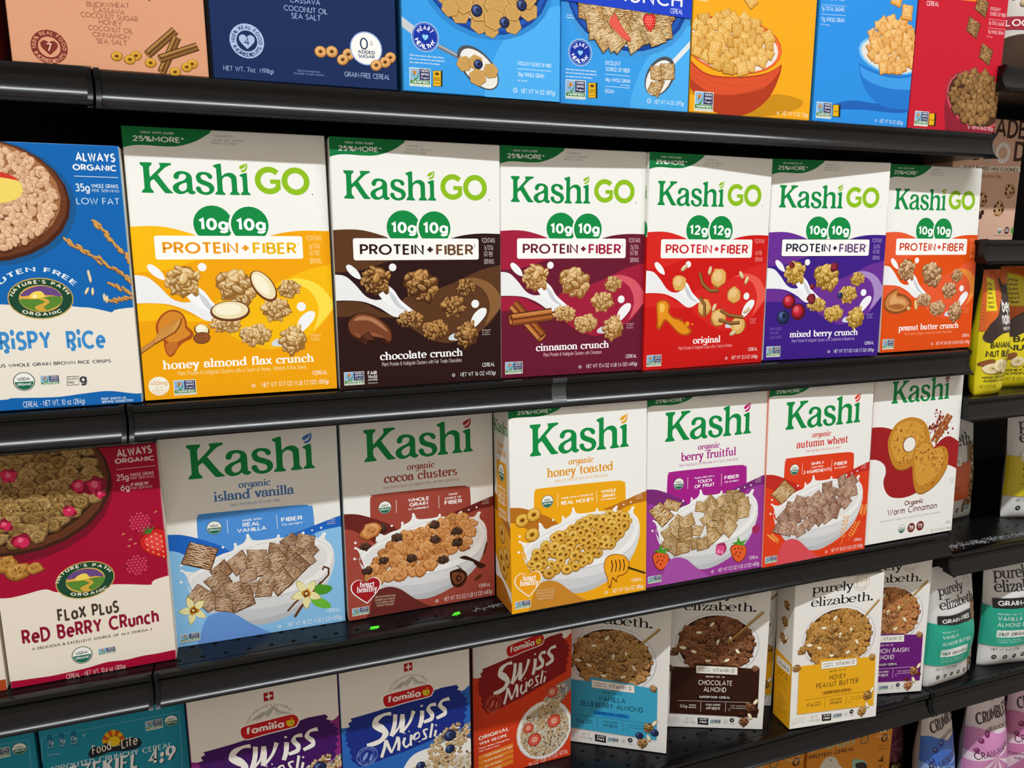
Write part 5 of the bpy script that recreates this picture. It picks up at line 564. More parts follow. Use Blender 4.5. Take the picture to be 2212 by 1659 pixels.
'f_berry':[('#','cereal_picture'),('m','scatter','bisc',99.5,82.2,76,28,11.5,30,'@wheat',21,0.33),('m','biscuit',[(26.4,85.6),(45.4,100.6),(23.1,123.1),(4.2,111.7)],'@wheat',3),('m','biscuit',[(50.5,105.7),(58,117.6),(33.2,126.5),(25.8,114.7)],'@wheat',3),('#','ingredient_picture'),('c','#7a2c10',[1423,383,1509,434,1641,415,1719,326,1694,201,1579,135,1473,222]),('c','#e8602a',[1438,374,1517,420,1642,402,1707,322,1682,209,1579,148,1487,230]),('e','#5a1c10',1512,357,12,14),('e','#5a1c10',1570,361,12,14),('e','#5a1c10',1630,339,12,14),('e','#5a1c10',1536,302,12,14),('e','#5a1c10',1602,286,12,14),('e','#5a1c10',1508,274,12,14),('e','#5a1c10',1575,232,12,14),('p','#4a9a2c',[1553,415,1435,457,1537,462,1548,543,1603,459,1727,466,1641,408,1702,367]),('c','#7a2c10',[112,459,191,509,312,490,382,406,357,287,251,223,155,306]),('c','#e8602a',[126,451,198,495,313,478,371,402,346,294,250,236,168,314]),('e','#5a1c10',193,435,11,14),('e','#5a1c10',246,439,11,14),('e','#5a1c10',301,419,11,14),('e','#5a1c10',214,383,11,14),('e','#5a1c10',275,367,11,14),('e','#5a1c10',188,356,11,14),('e','#5a1c10',249,316,11,14),('p','#4a9a2c',[232,490,124,531,218,535,229,613,278,532,393,540,313,484,367,445]),('m','blob','#a8285a',126.2,39.2,10.3,0.1,12),('m','blob','#e0508a',124.9,38.2,7.8,0.15,12),('e','#f08ab4',1222,361,31,31),('e','#f08ab4',1283,340,26,26),('m','blob','#a8285a',187.2,61.1,7.4,0.1,12)],
'f_autumn':[('#','cereal_picture'),('m','scatter','bisc',99.5,82.2,76,28,11,34,'@wheatr',33,0.33),('m','biscuit',[(30.6,95.1),(56.3,113.7),(34.5,132.2),(11.3,111.8)],'@wheat',9),('#','ingredient_picture'),('m','line','#f2a24a',[(150.9,14.4),(158.7,62.6)],0.9),('m','ell','#f2a24a',148.9,28.1,2.6,1.3,-0.7),('m','ell','#f2a24a',156.7,27.5,2.6,1.3,0.9),('m','ell','#f2a24a',149.9,34.1,2.6,1.3,-0.7),('m','ell','#f2a24a',157.6,33.5,2.6,1.3,0.9),('m','ell','#f2a24a',150.9,40.1,2.6,1.3,-0.7),('m','ell','#f2a24a',158.6,39.6,2.6,1.3,0.9),('m','ell','#f2a24a',151.8,46.2,2.6,1.3,-0.7),('m','ell','#f2a24a',159.6,45.6,2.6,1.3,0.9),('m','ell','#f2a24a',152.8,52.2,2.6,1.3,-0.7),('m','ell','#f2a24a',160.6,51.6,2.6,1.3,0.9),('m','ell','#f2a24a',153.8,58.2,2.6,1.3,-0.7),('m','ell','#f2a24a',161.5,57.6,2.6,1.3,0.9),('m','line','#f2a24a',[(165.1,18.8),(184,48.8)],0.9),('m','ell','#f2a24a',165.8,27.9,2.6,1.3,-0.7),('m','ell','#f2a24a',173.7,27.3,2.6,1.3,0.9),('m','ell','#f2a24a',168.2,31.6,2.6,1.3,-0.7),('m','ell','#f2a24a',176,31,2.6,1.3,0.9),('m','ell','#f2a24a',170.5,35.4,2.6,1.3,-0.7),('m','ell','#f2a24a',178.4,34.8,2.6,1.3,0.9),('m','ell','#f2a24a',172.9,39.1,2.6,1.3,-0.7),('m','ell','#f2a24a',180.7,38.6,2.6,1.3,0.9),('m','ell','#f2a24a',175.2,42.9,2.6,1.3,-0.7),('m','ell','#f2a24a',183.1,42.3,2.6,1.3,0.9),('m','ell','#f2a24a',177.6,46.6,2.6,1.3,-0.7),('m','ell','#f2a24a',185.5,46.1,2.6,1.3,0.9),('m','line','#f2a24a',[(190.2,53.2),(194.5,73.5)],0.9),('m','ell','#f2a24a',187.2,59.8,2.6,1.3,-0.7),('m','ell','#f2a24a',195.1,59.3,2.6,1.3,0.9),('m','ell','#f2a24a',187.8,62.4,2.6,1.3,-0.7),('m','ell','#f2a24a',195.7,61.8,2.6,1.3,0.9),('m','ell','#f2a24a',188.3,64.9,2.6,1.3,-0.7),('m','ell','#f2a24a',196.2,64.4,2.6,1.3,0.9),('m','ell','#f2a24a',188.8,67.4,2.6,1.3,-0.7),('m','ell','#f2a24a',196.7,66.9,2.6,1.3,0.9),('m','ell','#f2a24a',189.4,70,2.6,1.3,-0.7),('m','ell','#f2a24a',197.3,69.5,2.6,1.3,0.9),('m','ell','#f2a24a',189.9,72.5,2.6,1.3,-0.7),('m','ell','#f2a24a',197.8,72,2.6,1.3,0.9),('m','line','#f2a24a',[(27.9,34.1),(9.4,50.5)],0.9),('m','ell','#f2a24a',19.6,39.8,2.6,1.3,-0.7),('m','ell','#f2a24a',26.8,39.2,2.6,1.3,0.9),('m','ell','#f2a24a',17.3,41.8,2.6,1.3,-0.7),('m','ell','#f2a24a',24.4,41.3,2.6,1.3,0.9),('m','ell','#f2a24a',15,43.9,2.6,1.3,-0.7),('m','ell','#f2a24a',22.1,43.3,2.6,1.3,0.9),('m','ell','#f2a24a',12.7,45.9,2.6,1.3,-0.7),('m','ell','#f2a24a',19.8,45.4,2.6,1.3,0.9),('m','ell','#f2a24a',10.4,48,2.6,1.3,-0.7),('m','ell','#f2a24a',17.5,47.4,2.6,1.3,0.9),('m','ell','#f2a24a',8.1,50,2.6,1.3,-0.7),('m','ell','#f2a24a',15.2,49.5,2.6,1.3,0.9)],
'f_vanilla':[('#','cereal_picture'),('m','scatter','bisc',99.5,82.2,76,28,13,26,'@wheatb',44,0.33),('m','biscuit',[(12.8,105.8),(44.3,93.2),(54.5,119.1),(24.5,131.6)],'@wheatb',9),('#','ingredient_picture'),('m','line','#5a3214',[(129.1,25.4),(138.2,34.7),(149.5,43.7),(169.7,55),(181.3,66.5),(181.7,74.9),(176.3,78.1),(173.9,73.7)],2.2),('m','line','#6b3c18',[(137.2,16),(144.3,26.4),(153.5,37),(172.1,58.3)],3.4),('c','#4f9a2a',[1619,526,1697,550,1806,521,1852,470,1779,415,1669,421]),('c','#6fbf3a',[1580,387,1667,385,1774,318,1826,224,1725,221,1618,283]),('c','#b9a24a',[1537,452,1537,452,1619,466,1680,418,1715,360,1715,360,1657,350,1586,370]),('c','#f3ecb0',[1537,452,1537,452,1613,465,1670,421,1703,366,1703,366,1648,357,1582,375]),('m','line','#cfc07a',[(156.4,43.8),(167.2,38.2)],0.3),('c','#b9a24a',[1528,446,1528,446,1573,361,1556,285,1520,235,1520,235,1489,296,1478,375]),('c','#f3ecb0',[1528,446,1528,446,1570,367,1554,297,1521,250,1521,250,1491,307,1481,381]),('m','line','#cfc07a',[(152.7,41.4),(152.2,28.6)],0.3),('c','#b9a24a',[1519,454,1519,454,1465,388,1395,389,1339,416,1339,416,1377,463,1440,492]),('c','#f3ecb0',[1519,454,1519,454,1469,392,1404,393,1352,419,1352,419,1388,462,1446,490]),('m','line','#cfc07a',[(149.2,44.8),(138.3,42.5)],0.3),('c','#b9a24a',[1523,465,1523,465,1446,508,1419,584,1420,650,1420,650,1475,619,1524,559]),('c','#f3ecb0',[1523,465,1523,465,1451,505,1427,575,1427,637,1427,637,1478,609,1525,552]),('m','line','#cfc07a',[(150.8,49.4),(144.5,60.5)],0.3),('c','#b9a24a',[1534,464,1534,464,1541,557,1594,603,1652,617,1652,617,1647,551,1615,484]),('c','#f3ecb0',[1534,464,1534,464,1540,550,1590,593,1643,606,1643,606,1639,545,1609,482]),('m','line','#cfc07a',[(155.2,48.7),(162.3,58)],0.3),('m','blob','#c98a1c',152.9,45.6,6.3,0.35,10),('m','blob','#7a3f10',152.9,45.6,4.2,0.3,10),('e','#f5e6a0',1529,456,18,18),('c','#b9a24a',[222,444,222,444,294,440,336,387,356,330,356,330,305,333,249,364]),('c','#f3ecb0',[222,444,222,444,288,441,328,391,346,338,346,338,299,341,247,370]),('m','line','#cfc07a',[(24.2,42.7),(32.3,35.8)],0.3),('c','#b9a24a',[213,441,213,441,236,359,209,298,170,262,170,262,154,320,159,390]),('c','#f3ecb0',[213,441,213,441,235,365,209,308,173,275,173,275,158,329,162,394]),('m','line','#cfc07a',[(20.7,41.4),(18,30.6)],0.3),('c','#b9a24a',[207,450,207,450,150,404,91,419,49,453,49,453,89,485,147,498]),('c','#f3ecb0',[207,450,207,450,154,407,100,421,60,453,60,453,98,483,151,495]),('m','line','#cfc07a',[(18.3,45),(8.7,45.2)],0.3),('c','#b9a24a',[213,459,213,459,154,511,145,581,157,637,157,637,198,601,230,539]),('c','#f3ecb0',[213,459,213,459,159,507,150,572,161,625,161,625,199,590,229,533]),('m','line','#cfc07a',[(20.4,48.6),(17.1,59.4)],0.3),('c','#b9a24a',[222,455,222,455,243,534,296,562,347,563,347,563,332,507,293,456]),('c','#f3ecb0',[222,455,222,455,241,528,291,555,338,556,338,556,324,503,288,456]),('m','line','#cfc07a',[(24.1,47.1),(31.7,53.7)],0.3),('m','blob','#c98a1c',21.5,45,5.6,0.35,10),('m','blob','#7a3f10',21.5,45,3.8,0.3,10),('e','#f5e6a0',215,450,16,16)],
'f_cocoa':[('#','cereal_picture'),('m','scatter','flake',99.5,82.2,76,28,9.2,62,'@cornf',55,0.33),('k',661,1036,79,60,400,'@ccl'),('k',1163,1138,82,61,635,'@ccl'),('k',1168,928,82,62,640,'@ccl'),('k',1473,849,84,63,780,'@ccl'),('k',1466,1007,84,62,775,'@ccl'),('k',474,750,78,60,315,'@ccl'),('k',840,724,81,61,490,'@ccl'),('k',1269,634,83,62,690,'@ccl'),('k',264,643,77,60,215,'@ccl'),('k',247,969,77,60,200,'@ccl'),('k',470,1182,78,60,305,'@ccl'),('m','flake',32.6,117.1,13.1,'@cornf',5),('#','ingredient_picture'),('c','#3a1a0c',[1357,417,1386,457,1510,482,1444,527,1587,401,1592,309,1538,226,1459,206,1382,265]),('c','#7a4428',[1385,401,1419,429,1542,397,1563,325,1505,266,1438,262,1399,319]),('c','#3a1a0c',[1440,357,1485,384,1524,332,1494,284,1450,299]),('c','#8a5434',[1466,348,1496,348,1495,307]),('c','#3a1a0c',[1502,619,1580,641,1692,578,1804,503,1872,457,1792,424,1713,495,1669,547]),('c','#5f3018',[1697,268,1744,329,1813,340,1801,296,1732,262]),('c','#5f3018',[1829,613,1853,701,1882,788,1896,763,1871,652])],
'warm':[('c','#a01c22',[-175,1923,-175,1923,81,1939,346,1898,623,1775,841,1598,1058,1471,1334,1498,1498,1616,1689,1652,1976,1490,1976,1490,2030,992,2030,992,1798,1127,1614,1173,1442,1110,1283,938,1054,775,784,713,510,746,367,856,303,1022,340,1176,296,1311,124,1407,-137,1421,-137,1421]),('#','ingredient_picture'),('e','#8a3a24',1700,1885,9,9),('e','#6f2a1a',1636,1713,22,22),('e','#8a3a24',1448,1759,16,16),('e','#6f2a1a',1604,1821,22,22),('e','#a04a30',1321,1877,9,9),('e','#a04a30',1507,1903,28,28),('e','#8a3a24',1243,1751,15,15),('e','#a04a30',1446,1810,16,16),('e','#6f2a1a',1539,1730,16,16),('e','#a04a30',1564,1827,22,22),('e','#a04a30',1455,1929,16,16),('e','#6f2a1a',1547,1855,28,28),('e','#a04a30',1384,1906,28,28),('e','#a04a30',1229,1853,28,28),('e','#6f2a1a',1536,1896,28,28),('e','#a04a30',1360,1836,16,16),('e','#a04a30',1543,1930,22,22),('e','#6f2a1a',1391,1658,28,28),('e','#6f2a1a',1419,1770,22,22),('e','#8a3a24',1580,1881,22,22),('e','#8a3a24',1378,2068,9,9),('e','#a04a30',1599,1765,16,16),('e','#6f2a1a',1317,2059,15,15),('e','#8a3a24',1487,1894,9,9),('e','#8a3a24',1290,1768,9,9),('e','#6f2a1a',1399,1788,9,9),('e','#8a3a24',1700,1681,9,9),('e','#a04a30',1435,1856,16,16),('e','#8a3a24',1459,1891,9,9),('e','#8a3a24',1418,1815,16,16),('e','#6f2a1a',1451,1836,9,9),('e','#a04a30',1424,1716,28,28),('e','#8a3a24',1291,1892,22,22),('e','#6f2a1a',1426,2048,15,15),('e','#6f2a1a',1360,1828,22,22),('e','#8a3a24',1452,1855,28,28),('e','#a04a30',1342,1835,22,22),('e','#6f2a1a',1448,1551,9,9),('e','#6f2a1a',1327,2098,9,9),('e','#8a3a24',1446,1778,9,9),('e','#6f2a1a',1365,1820,9,9),('e','#a04a30',1522,1830,9,9),('e','#6f2a1a',1455,1689,22,22),('e','#6f2a1a',1448,1722,9,9),('e','#8a3a24',1513,1743,9,9),('e','#8a3a24',1391,1842,9,9),('e','#8a3a24',1631,1797,16,16),('e','#a04a30',1610,1796,22,22),('e','#6f2a1a',1329,1868,15,15),('e','#6f2a1a',1411,1949,9,9),('e','#a04a30',1407,1853,16,16),('e','#a04a30',1578,1897,22,22),('e','#8a3a24',1733,1777,22,22),('e','#a04a30',1389,1543,22,22),('e','#8a3a24',1613,1801,9,9),('e','#6f2a1a',1385,1648,9,9),('e','#6f2a1a',1451,1868,28,28),('e','#6f2a1a',1217,1804,9,9),('e','#a04a30',1465,1832,9,9),('e','#8a3a24',1478,1709,22,22),('e','#a04a30',1349,1768,28,28),('e','#8a3a24',1502,1883,9,9),('e','#a04a30',1360,1905,15,15),('e','#6f2a1a',1428,1857,28,28),('e','#a04a30',1455,2001,22,22),('e','#a04a30',1372,1750,22,22),('e','#6f2a1a',1217,1833,28,28),('e','#a04a30',1628,1901,28,28),('e','#a04a30',1467,1710,28,28),('e','#8a3a24',1365,1995,9,9),('e','#6f2a1a',1507,1800,16,16),('e','#8a3a24',1504,2042,9,9),('e','#8a3a24',1514,1764,22,22),('e','#8a3a24',1318,1797,15,15),('e','#a04a30',1167,1924,9,9),('e','#6f2a1a',1405,1766,22,22),('e','#6f2a1a',1478,1778,16,16),('e','#6f2a1a',1157,1663,15,15),('e','#6f2a1a',1268,1815,28,28),('e','#6f2a1a',1489,1876,9,9),('e','#6f2a1a',1328,1834,28,28),('e','#6f2a1a',1393,1953,22,22),('e','#8a3a24',1361,2069,15,15),('e','#6f2a1a',1368,1854,28,28),('e','#8a3a24',1598,1842,22,22),('e','#a04a30',1271,1812,15,15),('e','#8a3a24',1446,1853,28,28),('e','#8a3a24',1623,1944,28,28),('e','#8a3a24',1501,1997,22,22),('e','#8a3a24',1419,1977,28,28),('e','#6f2a1a',1456,1889,28,28),('e','#8a3a24',1308,1833,28,28),('e','#8a3a24',1342,2118,22,22),('e','#6f2a1a',1572,1821,9,9),('e','#6f2a1a',1431,1957,22,22),('e','#a04a30',1224,1798,9,9),('e','#a04a30',1596,1832,16,16),('e','#a04a30',1433,2084,22,22),('e','#6f2a1a',1332,2011,15,15),('e','#a04a30',1569,1781,22,22),('e','#a04a30',1501,1757,9,9),('e','#a04a30',1355,1744,28,28),('e','#a04a30',1506,1674,16,16),('e','#a04a30',1301,1833,9,9),('e','#a04a30',1446,1741,22,22),('e','#8a3a24',1368,1928,15,15),('e','#8a3a24',1343,1761,9,9),('e','#a04a30',1419,1765,16,16),('e','#8a3a24',1401,1843,9,9),('e','#a04a30',1335,2010,15,15),('e','#a04a30',1427,1796,22,22),('e','#a04a30',1511,1730,28,28),('e','#a04a30',1628,1968,16,16),('e','#8a3a24',1529,1867,16,16),('e','#a04a30',1261,1816,15,15),('e','#8a3a24',1332,1695,22,22),('e','#a04a30',1483,1972,22,22),('e','#6f2a1a',1422,1668,22,22),('e','#6f2a1a',1415,2014,22,22),('e','#8a3a24',1279,1878,22,22),('m','stick',128.8,160.9,161.4,203.3,6.2,('#6b2c10','#a8541f','#c8773a','#dc9a5c')),('m','stick',137.1,158,168.8,200,6.2,('#6b2c10','#a8541f','#c8773a','#dc9a5c')),('#','cereal_picture'),('c','#8a5216',[359,1550,360,1731,476,1928,668,2015,870,2019,1083,1942,1201,1786,1254,1596,1200,1441,1040,1297,810,1188,607,1184,463,1304]),('c','#c4862a',[358,1566,359,1747,475,1943,667,2031,869,2035,1081,1957,1199,1802,1253,1612,1198,1457,1039,1313,809,1204,606,1200,461,1320]),('c','#d69c3c',[422,1607,423,1752,516,1909,670,1979,831,1982,1000,1920,1095,1796,1137,1645,1093,1521,966,1406,783,1319,621,1315,505,1410]),('e','#b87828',880,1878,9,9),('e','#e6b45c',904,1731,9,9),('e','#e6b45c',666,1283,9,9),('e','#8a4a18',1037,1510,12,12),('e','#e6b45c',482,1702,12,12),('e','#8a4a18',555,1711,18,18),('e','#8a4a18',950,1782,9,9),('e','#a8681c',585,1473,12,12),('e','#b87828',1056,1789,12,12),('e','#b87828',921,1471,12,12),('e','#a8681c',1013,1735,12,12),('e','#b87828',797,1526,12,12),('e','#8a4a18',811,1933,9,9),('e','#b87828',477,1689,9,9),('e','#8a4a18',536,1694,18,18),('e','#e6b45c',770,1751,18,18),('e','#a8681c',912,1794,9,9),('e','#e6b45c',635,1594,18,18),('e','#8a4a18',698,1380,18,18),('e','#8a4a18',846,1323,12,12),('e','#a8681c',682,1712,18,18),('e','#8a4a18',1002,1516,12,12),('e','#8a4a18',767,1325,9,9),('e','#e6b45c',764,1394,18,18),('e','#8a4a18',705,1334,18,18),('e','#8a4a18',452,1702,9,9),('e','#8a4a18',1179,1579,12,12),('e','#b87828',981,1561,18,18),('e','#e6b45c',838,1374,9,9),('e','#8a4a18',1014,1536,12,12),('e','#e6b45c',597,1380,12,12),('e','#b87828',748,1805,18,18),('e','#8a4a18',871,1676,18,18),('e','#8a4a18',603,1847,18,18),('e','#e6b45c',615,1632,9,9),('e','#a8681c',732,1419,12,12),('e','#8a4a18',853,1948,9,9),('e','#e6b45c',579,1695,18,18),('e','#e6b45c',636,1470,9,9),('e','#b87828',1009,1848,9,9),('e','#b87828',856,1914,12,12),('e','#8a4a18',1023,1739,9,9),('e','#a8681c',532,1700,9,9),('e','#e6b45c',721,1883,18,18),('e','#8a4a18',554,1682,12,12),('e','#8a4a18',617,1835,18,18),('e','#a8681c',858,1788,18,18),('e','#e6b45c',569,1811,12,12),('e','#e6b45c',571,1403,9,9),('e','#b87828',671,1459,12,12),('e','#a8681c',386,1586,12,12),('e','#b87828',594,1256,12,12),('e','#e6b45c',561,1902,18,18),('e','#8a4a18',789,1613,12,12),('e','#8a4a18',957,1486,9,9),('e','#8a4a18',1046,1528,9,9),('e','#8a4a18',1131,1756,12,12),('e','#b87828',520,1573,12,12),('e','#8a4a18',800,1303,12,12),('e','#e6b45c',702,1752,12,12),('e','#a8681c',919,1717,12,12),('e','#b87828',844,1721,18,18),('e','#b87828',1016,1631,18,18),('e','#e6b45c',543,1844,12,12),('e','#b87828',729,1901,9,9),('e','#b87828',1025,1498,12,12),('e','#e6b45c',680,1276,9,9),('e','#8a4a18',772,1343,12,12),('e','#e6b45c',968,1699,18,18),('e','#a8681c',772,1609,9,9),('e','#e6b45c',900,1479,9,9),('e','#a8681c',978,1444,18,18),('e','#a8681c',829,1617,12,12),('e','#8a4a18',1008,1380,9,9),('e','#b87828',918,1767,12,12),('e','#e6b45c',770,1749,9,9),('e','#b87828',823,1383,9,9),('e','#b87828',739,1832,12,12),('e','#8a4a18',777,1327,12,12),('e','#8a4a18',594,1829,9,9),('e','#b87828',773,1412,18,18),('e','#b87828',739,1639,12,12),('e','#b87828',498,1866,18,18),('e','#e6b45c',951,1593,12,12),('e','#8a4a18',1018,1531,9,9),('e','#b87828',754,1847,9,9),('e','#a8681c',879,1518,9,9),('e','#e6b45c',418,1596,9,9),('e','#b87828',652,1290,18,18),('e','#8a4a18',588,1522,18,18),('e','#b87828',486,1577,18,18),('e','#a8681c',806,1905,9,9),('e','#e6b45c',1065,1875,18,18),('e','#8a4a18',499,1859,12,12),('e','#a8681c',800,1298,12,12),('e','#a8681c',1020,1552,18,18),('e','#8a4a18',883,1665,18,18),('e','#8a4a18',484,1684,9,9),('e','#8a4a18',630,1313,18,18),('e','#8a4a18',794,1362,9,9),('e','#e6b45c',889,1443,18,18),('e','#8a4a18',521,1563,12,12),('e','#a8681c',842,1742,12,12),('e','#b87828',647,1653,12,12),('e','#e6b45c',853,1767,12,12),('e','#8a4a18',1065,1696,18,18),('e','#e6b45c',902,1492,18,18),('e','#a8681c',861,1643,18,18),('e','#a8681c',807,1902,18,18),('e','#b87828',715,1722,9,9),('e','#8a4a18',801,1596,144,132),('e','#f3efe9',807,1596,127,119),('c','#8a5216',[879,1367,948,1545,1113,1617,1254,1596,1356,1453,1356,1453,1475,1489,1602,1456,1675,1340,1680,1150,1581,970,1401,813,1164,724,1020,776,940,960,907,1178]),('c','#c4862a',[878,1383,947,1561,1112,1633,1253,1612,1354,1469,1354,1469,1473,1506,1601,1472,1673,1357,1679,1166,1579,986,1400,830,1162,740,1018,793,939,977,905,1194]),('c','#d69c3c',[932,1387,987,1530,1120,1588,1232,1571,1313,1456,1313,1456,1408,1486,1510,1459,1567,1367,1571,1215,1492,1071,1349,946,1160,875,1045,916,981,1062,954,1236]),('e','#e6b45c',1077,1128,19,19),('e','#b87828',1000,1538,18,18),('e','#8a4a18',1326,1322,19,19),('e','#8a4a18',1438,1291,9,9),('e','#e6b45c',958,1515,12,12),('e','#a8681c',1001,1530,9,9),('e','#e6b45c',969,1024,9,9),('e','#b87828',1269,1268,9,9),('e','#a8681c',1150,1600,12,12),('e','#b87828',1239,1320,12,12),('e','#8a4a18',1477,1082,9,9),('e','#a8681c',926,1375,9,9),('e','#8a4a18',1321,1236,13,13),('e','#a8681c',1344,1322,19,19),('e','#8a4a18',1364,1328,19,19),('e','#8a4a18',971,1373,18,18),('e','#8a4a18',1225,1463,19,19),('e','#8a4a18',1249,1396,9,9),('e','#e6b45c',1315,1261,13,13),('e','#e6b45c',1652,1213,10,10),('e','#b87828',1330,1396,19,19),('e','#8a4a18',1300,1520,19,19),('e','#8a4a18',1244,1341,12,12),('e','#e6b45c',1305,1393,12,12),('e','#a8681c',1391,1304,19,19),('e','#b87828',1232,1361,19,19),('e','#a8681c',1158,1440,12,12),('e','#8a4a18',1038,1319,9,9),('e','#e6b45c',1500,1420,9,9),('e','#8a4a18',1552,1182,19,19),('e','#b87828',1297,1520,12,12),('e','#e6b45c',990,1321,18,18),('e','#a8681c',1626,1299,10,10),('e','#e6b45c',1408,1243,19,19),('e','#8a4a18',1159,814,13,13),('e','#a8681c',1469,1131,13,13),('e','#a8681c',1572,1440,19,19),('e','#b87828',1566,1362,9,9),('e','#a8681c',1374,1443,9,9),('e','#a8681c',1233,881,19,19),('e','#e6b45c',994,1501,18,18),('e','#b87828',1186,1218,19,19),('e','#8a4a18',1159,1140,12,12),('e','#b87828',1371,1328,13,13),('e','#8a4a18',985,1486,12,12),('e','#8a4a18',1323,1394,19,19),('e','#a8681c',1251,1310,19,19),('e','#8a4a18',1205,1025,9,9),('e','#8a4a18',1384,1205,19,19),('e','#8a4a18',1093,1321,19,19),('e','#8a4a18',1144,1516,9,9),('e','#e6b45c',1508,1019,13,13),('e','#a8681c',1122,1345,12,12),('e','#a8681c',1120,1115,12,12),('e','#a8681c',1354,865,19,19),('e','#e6b45c',1476,1055,9,9),('e','#e6b45c',1554,1336,13,13),('e','#b87828',1059,1095,9,9),('e','#a8681c',1241,1480,19,19),('e','#b87828',1543,1273,9,9),('e','#8a4a18',1386,896,19,19),('e','#a8681c',1320,1282,19,19),('e','#e6b45c',1456,1362,19,19),('e','#8a4a18',1414,1321,9,9),('e','#e6b45c',1474,1288,13,13),('e','#b87828',1242,1295,12,12),('e','#b87828',1276,1044,13,13),('e','#b87828',1322,1330,13,13),('e','#b87828',1406,1373,19,19),('e','#e6b45c',1147,899,13,13),('e','#8a4a18',1017,914,9,9),('e','#a8681c',1541,1400,9,9),('e','#8a4a18',1459,1119,9,9),('e','#e6b45c',1042,1206,12,12),('e','#b87828',1081,1306,9,9),('e','#8a4a18',1394,1166,13,13),('e','#8a4a18',1058,1439,18,18),('e','#e6b45c',1399,1365,19,19),('e','#b87828',1157,1416,9,9),('e','#8a4a18',1078,1301,12,12),('e','#a8681c',1571,1207,19,19),('e','#8a4a18',968,1334,9,9),('e','#a8681c',1417,1121,13,13),('e','#b87828',1226,1567,19,19),('e','#a8681c',1386,1426,13,13),('e','#e6b45c',1333,1108,9,9),('e','#a8681c',1547,1299,19,19),('e','#b87828',1401,1387,19,19),('e','#b87828',1412,1235,9,9),('e','#b87828',1305,1396,19,19),('e','#a8681c',1055,1173,9,9),('e','#8a4a18',1108,1424,19,19),('e','#b87828',1427,1120,19,19),('e','#8a4a18',1357,1369,9,9),('e','#a8681c',1305,1393,12,12),('e','#a8681c',1438,1083,13,13),('e','#8a4a18',1424,1258,9,9),('e','#a8681c',1337,1183,19,19),('e','#e6b45c',1310,1452,9,9),('e','#a8681c',1444,1307,19,19),('e','#8a4a18',1095,1265,9,9),('e','#b87828',1059,1359,12,12),('e','#8a4a18',1454,1416,9,9),('e','#e6b45c',1453,1106,9,9),('e','#a8681c',1078,1264,12,12),('e','#8a4a18',1490,1235,13,13),('e','#a8681c',1296,1418,9,9),('e','#8a4a18',978,1336,18,18),('e','#8a4a18',1172,1439,19,19),('e','#e6b45c',1208,841,9,9),('#','flavour_lettering'),('t','#6b2a26','b','Organic',787,569,1200,569,87),('t','#6b2a26','c','Warm Cinnamon',435,438,1510,438,114),('t','#9a9490','s',"Hearts & O's Made with Whole Oats & Sweet Cinnamon",301,345,1609,345,35),('u',763,180,74),('#','claims_badges'),('e','#7a2c28',971,174,82,82),('t','#ffffff','x','5g',926,171,1016,171,47),('t','#ffffff','s','FIBER',929,140,1019,140,17),('e','#7a2c28',1166,180,83,83),('t','#ffffff','x','24g',1121,177,1212,177,47),('t','#ffffff','s','WHOLE',1123,147,1215,147,17),('#','small_print'),('t','#77706a','s','CEREAL',1734,140,1865,140,45),('t','#77706a','s','NET WT 10.6 OZ (300g)',1413,37,1876,37,45),('t','#8a8580','s','Enlarged',1749,907,1864,914,17),('t','#8a8580','s','to show',1752,877,1867,883,17),('t','#8a8580','s','tastiness',1755,846,1870,852,17)],
'teal':[('#','front_print'),('l','#9fd0d8',[-15,1651,31,2095,1504,2087,1481,1245],3),('r','#1f6f96',81,1928,137,2113,15),('r','#1f6f96',199,1921,256,2108,15),('r','#1f6f96',325,1915,383,2103,15),('t','#e8f2f4','m','7g',80,1992,138,1986,53),('t','#bfdde4','s','Dietary',74,1944,135,1941,24),('t','#e8f2f4','m','1g',199,1987,257,1981,53),('t','#bfdde4','s','Sugar',192,1939,254,1935,25),('t','#e8f2f4','m','0g',320,1986,380,1980,53),('t','#bfdde4','s','Sodium',314,1937,377,1934,25),('t','#bfdde4','s','Per Serving',65,1845,192,1839,23),('t','#e8f2f4','c','V',443,2002,472,2003,37),('#','sun_emblem'),('p','#e8b41c',[819,1836,821,1865,882,1868,878,1807]),('p','#d2561c',[821,1865,814,1895,868,1928,882,1868]),('p','#e8b41c',[814,1895,799,1920,837,1979,868,1928]),('p','#d2561c',[799,1920,778,1936,795,2012,837,1979]),('p','#e8b41c',[778,1936,754,1941,748,2022,795,2012]),('p','#d2561c',[754,1941,732,1935,703,2008,748,2022]),('p','#e8b41c',[732,1935,713,1917,667,1973,703,2008]),('p','#d2561c',[713,1917,702,1892,645,1921,667,1973]),('p','#e8b41c',[702,1892,700,1863,640,1860,645,1921]),('e','#2a2414',761,1864,76,76),('e','#f2c81c',761,1864,70,70),('c','#20242c',[479,1754,528,1837,630,1833,667,1866,762,1788,854,1851,994,1859,1056,1800,1035,1729,928,1702,723,1733,619,1717,516,1706]),('t','#f2ead6','i','Food',523,1743,726,1763,121),('t','#e8c884','b','FOR',749,1792,828,1792,29),('t','#f2ead6','i','Life',836,1743,1017,1762,127),('#','title_lettering'),('t','#eef3f5','q','SPROUTED CRUNCHY CEREAL',75,1626,1391,1626,70),('t','#20242c','w','EZEKIEL 4:9',251,1438,1421,1438,205),('t','#f5f7f8','w','EZEKIEL 4:9',242,1450,1410,1450,196),('g',1118,1915,188,128),('u',1403,1987,77)],
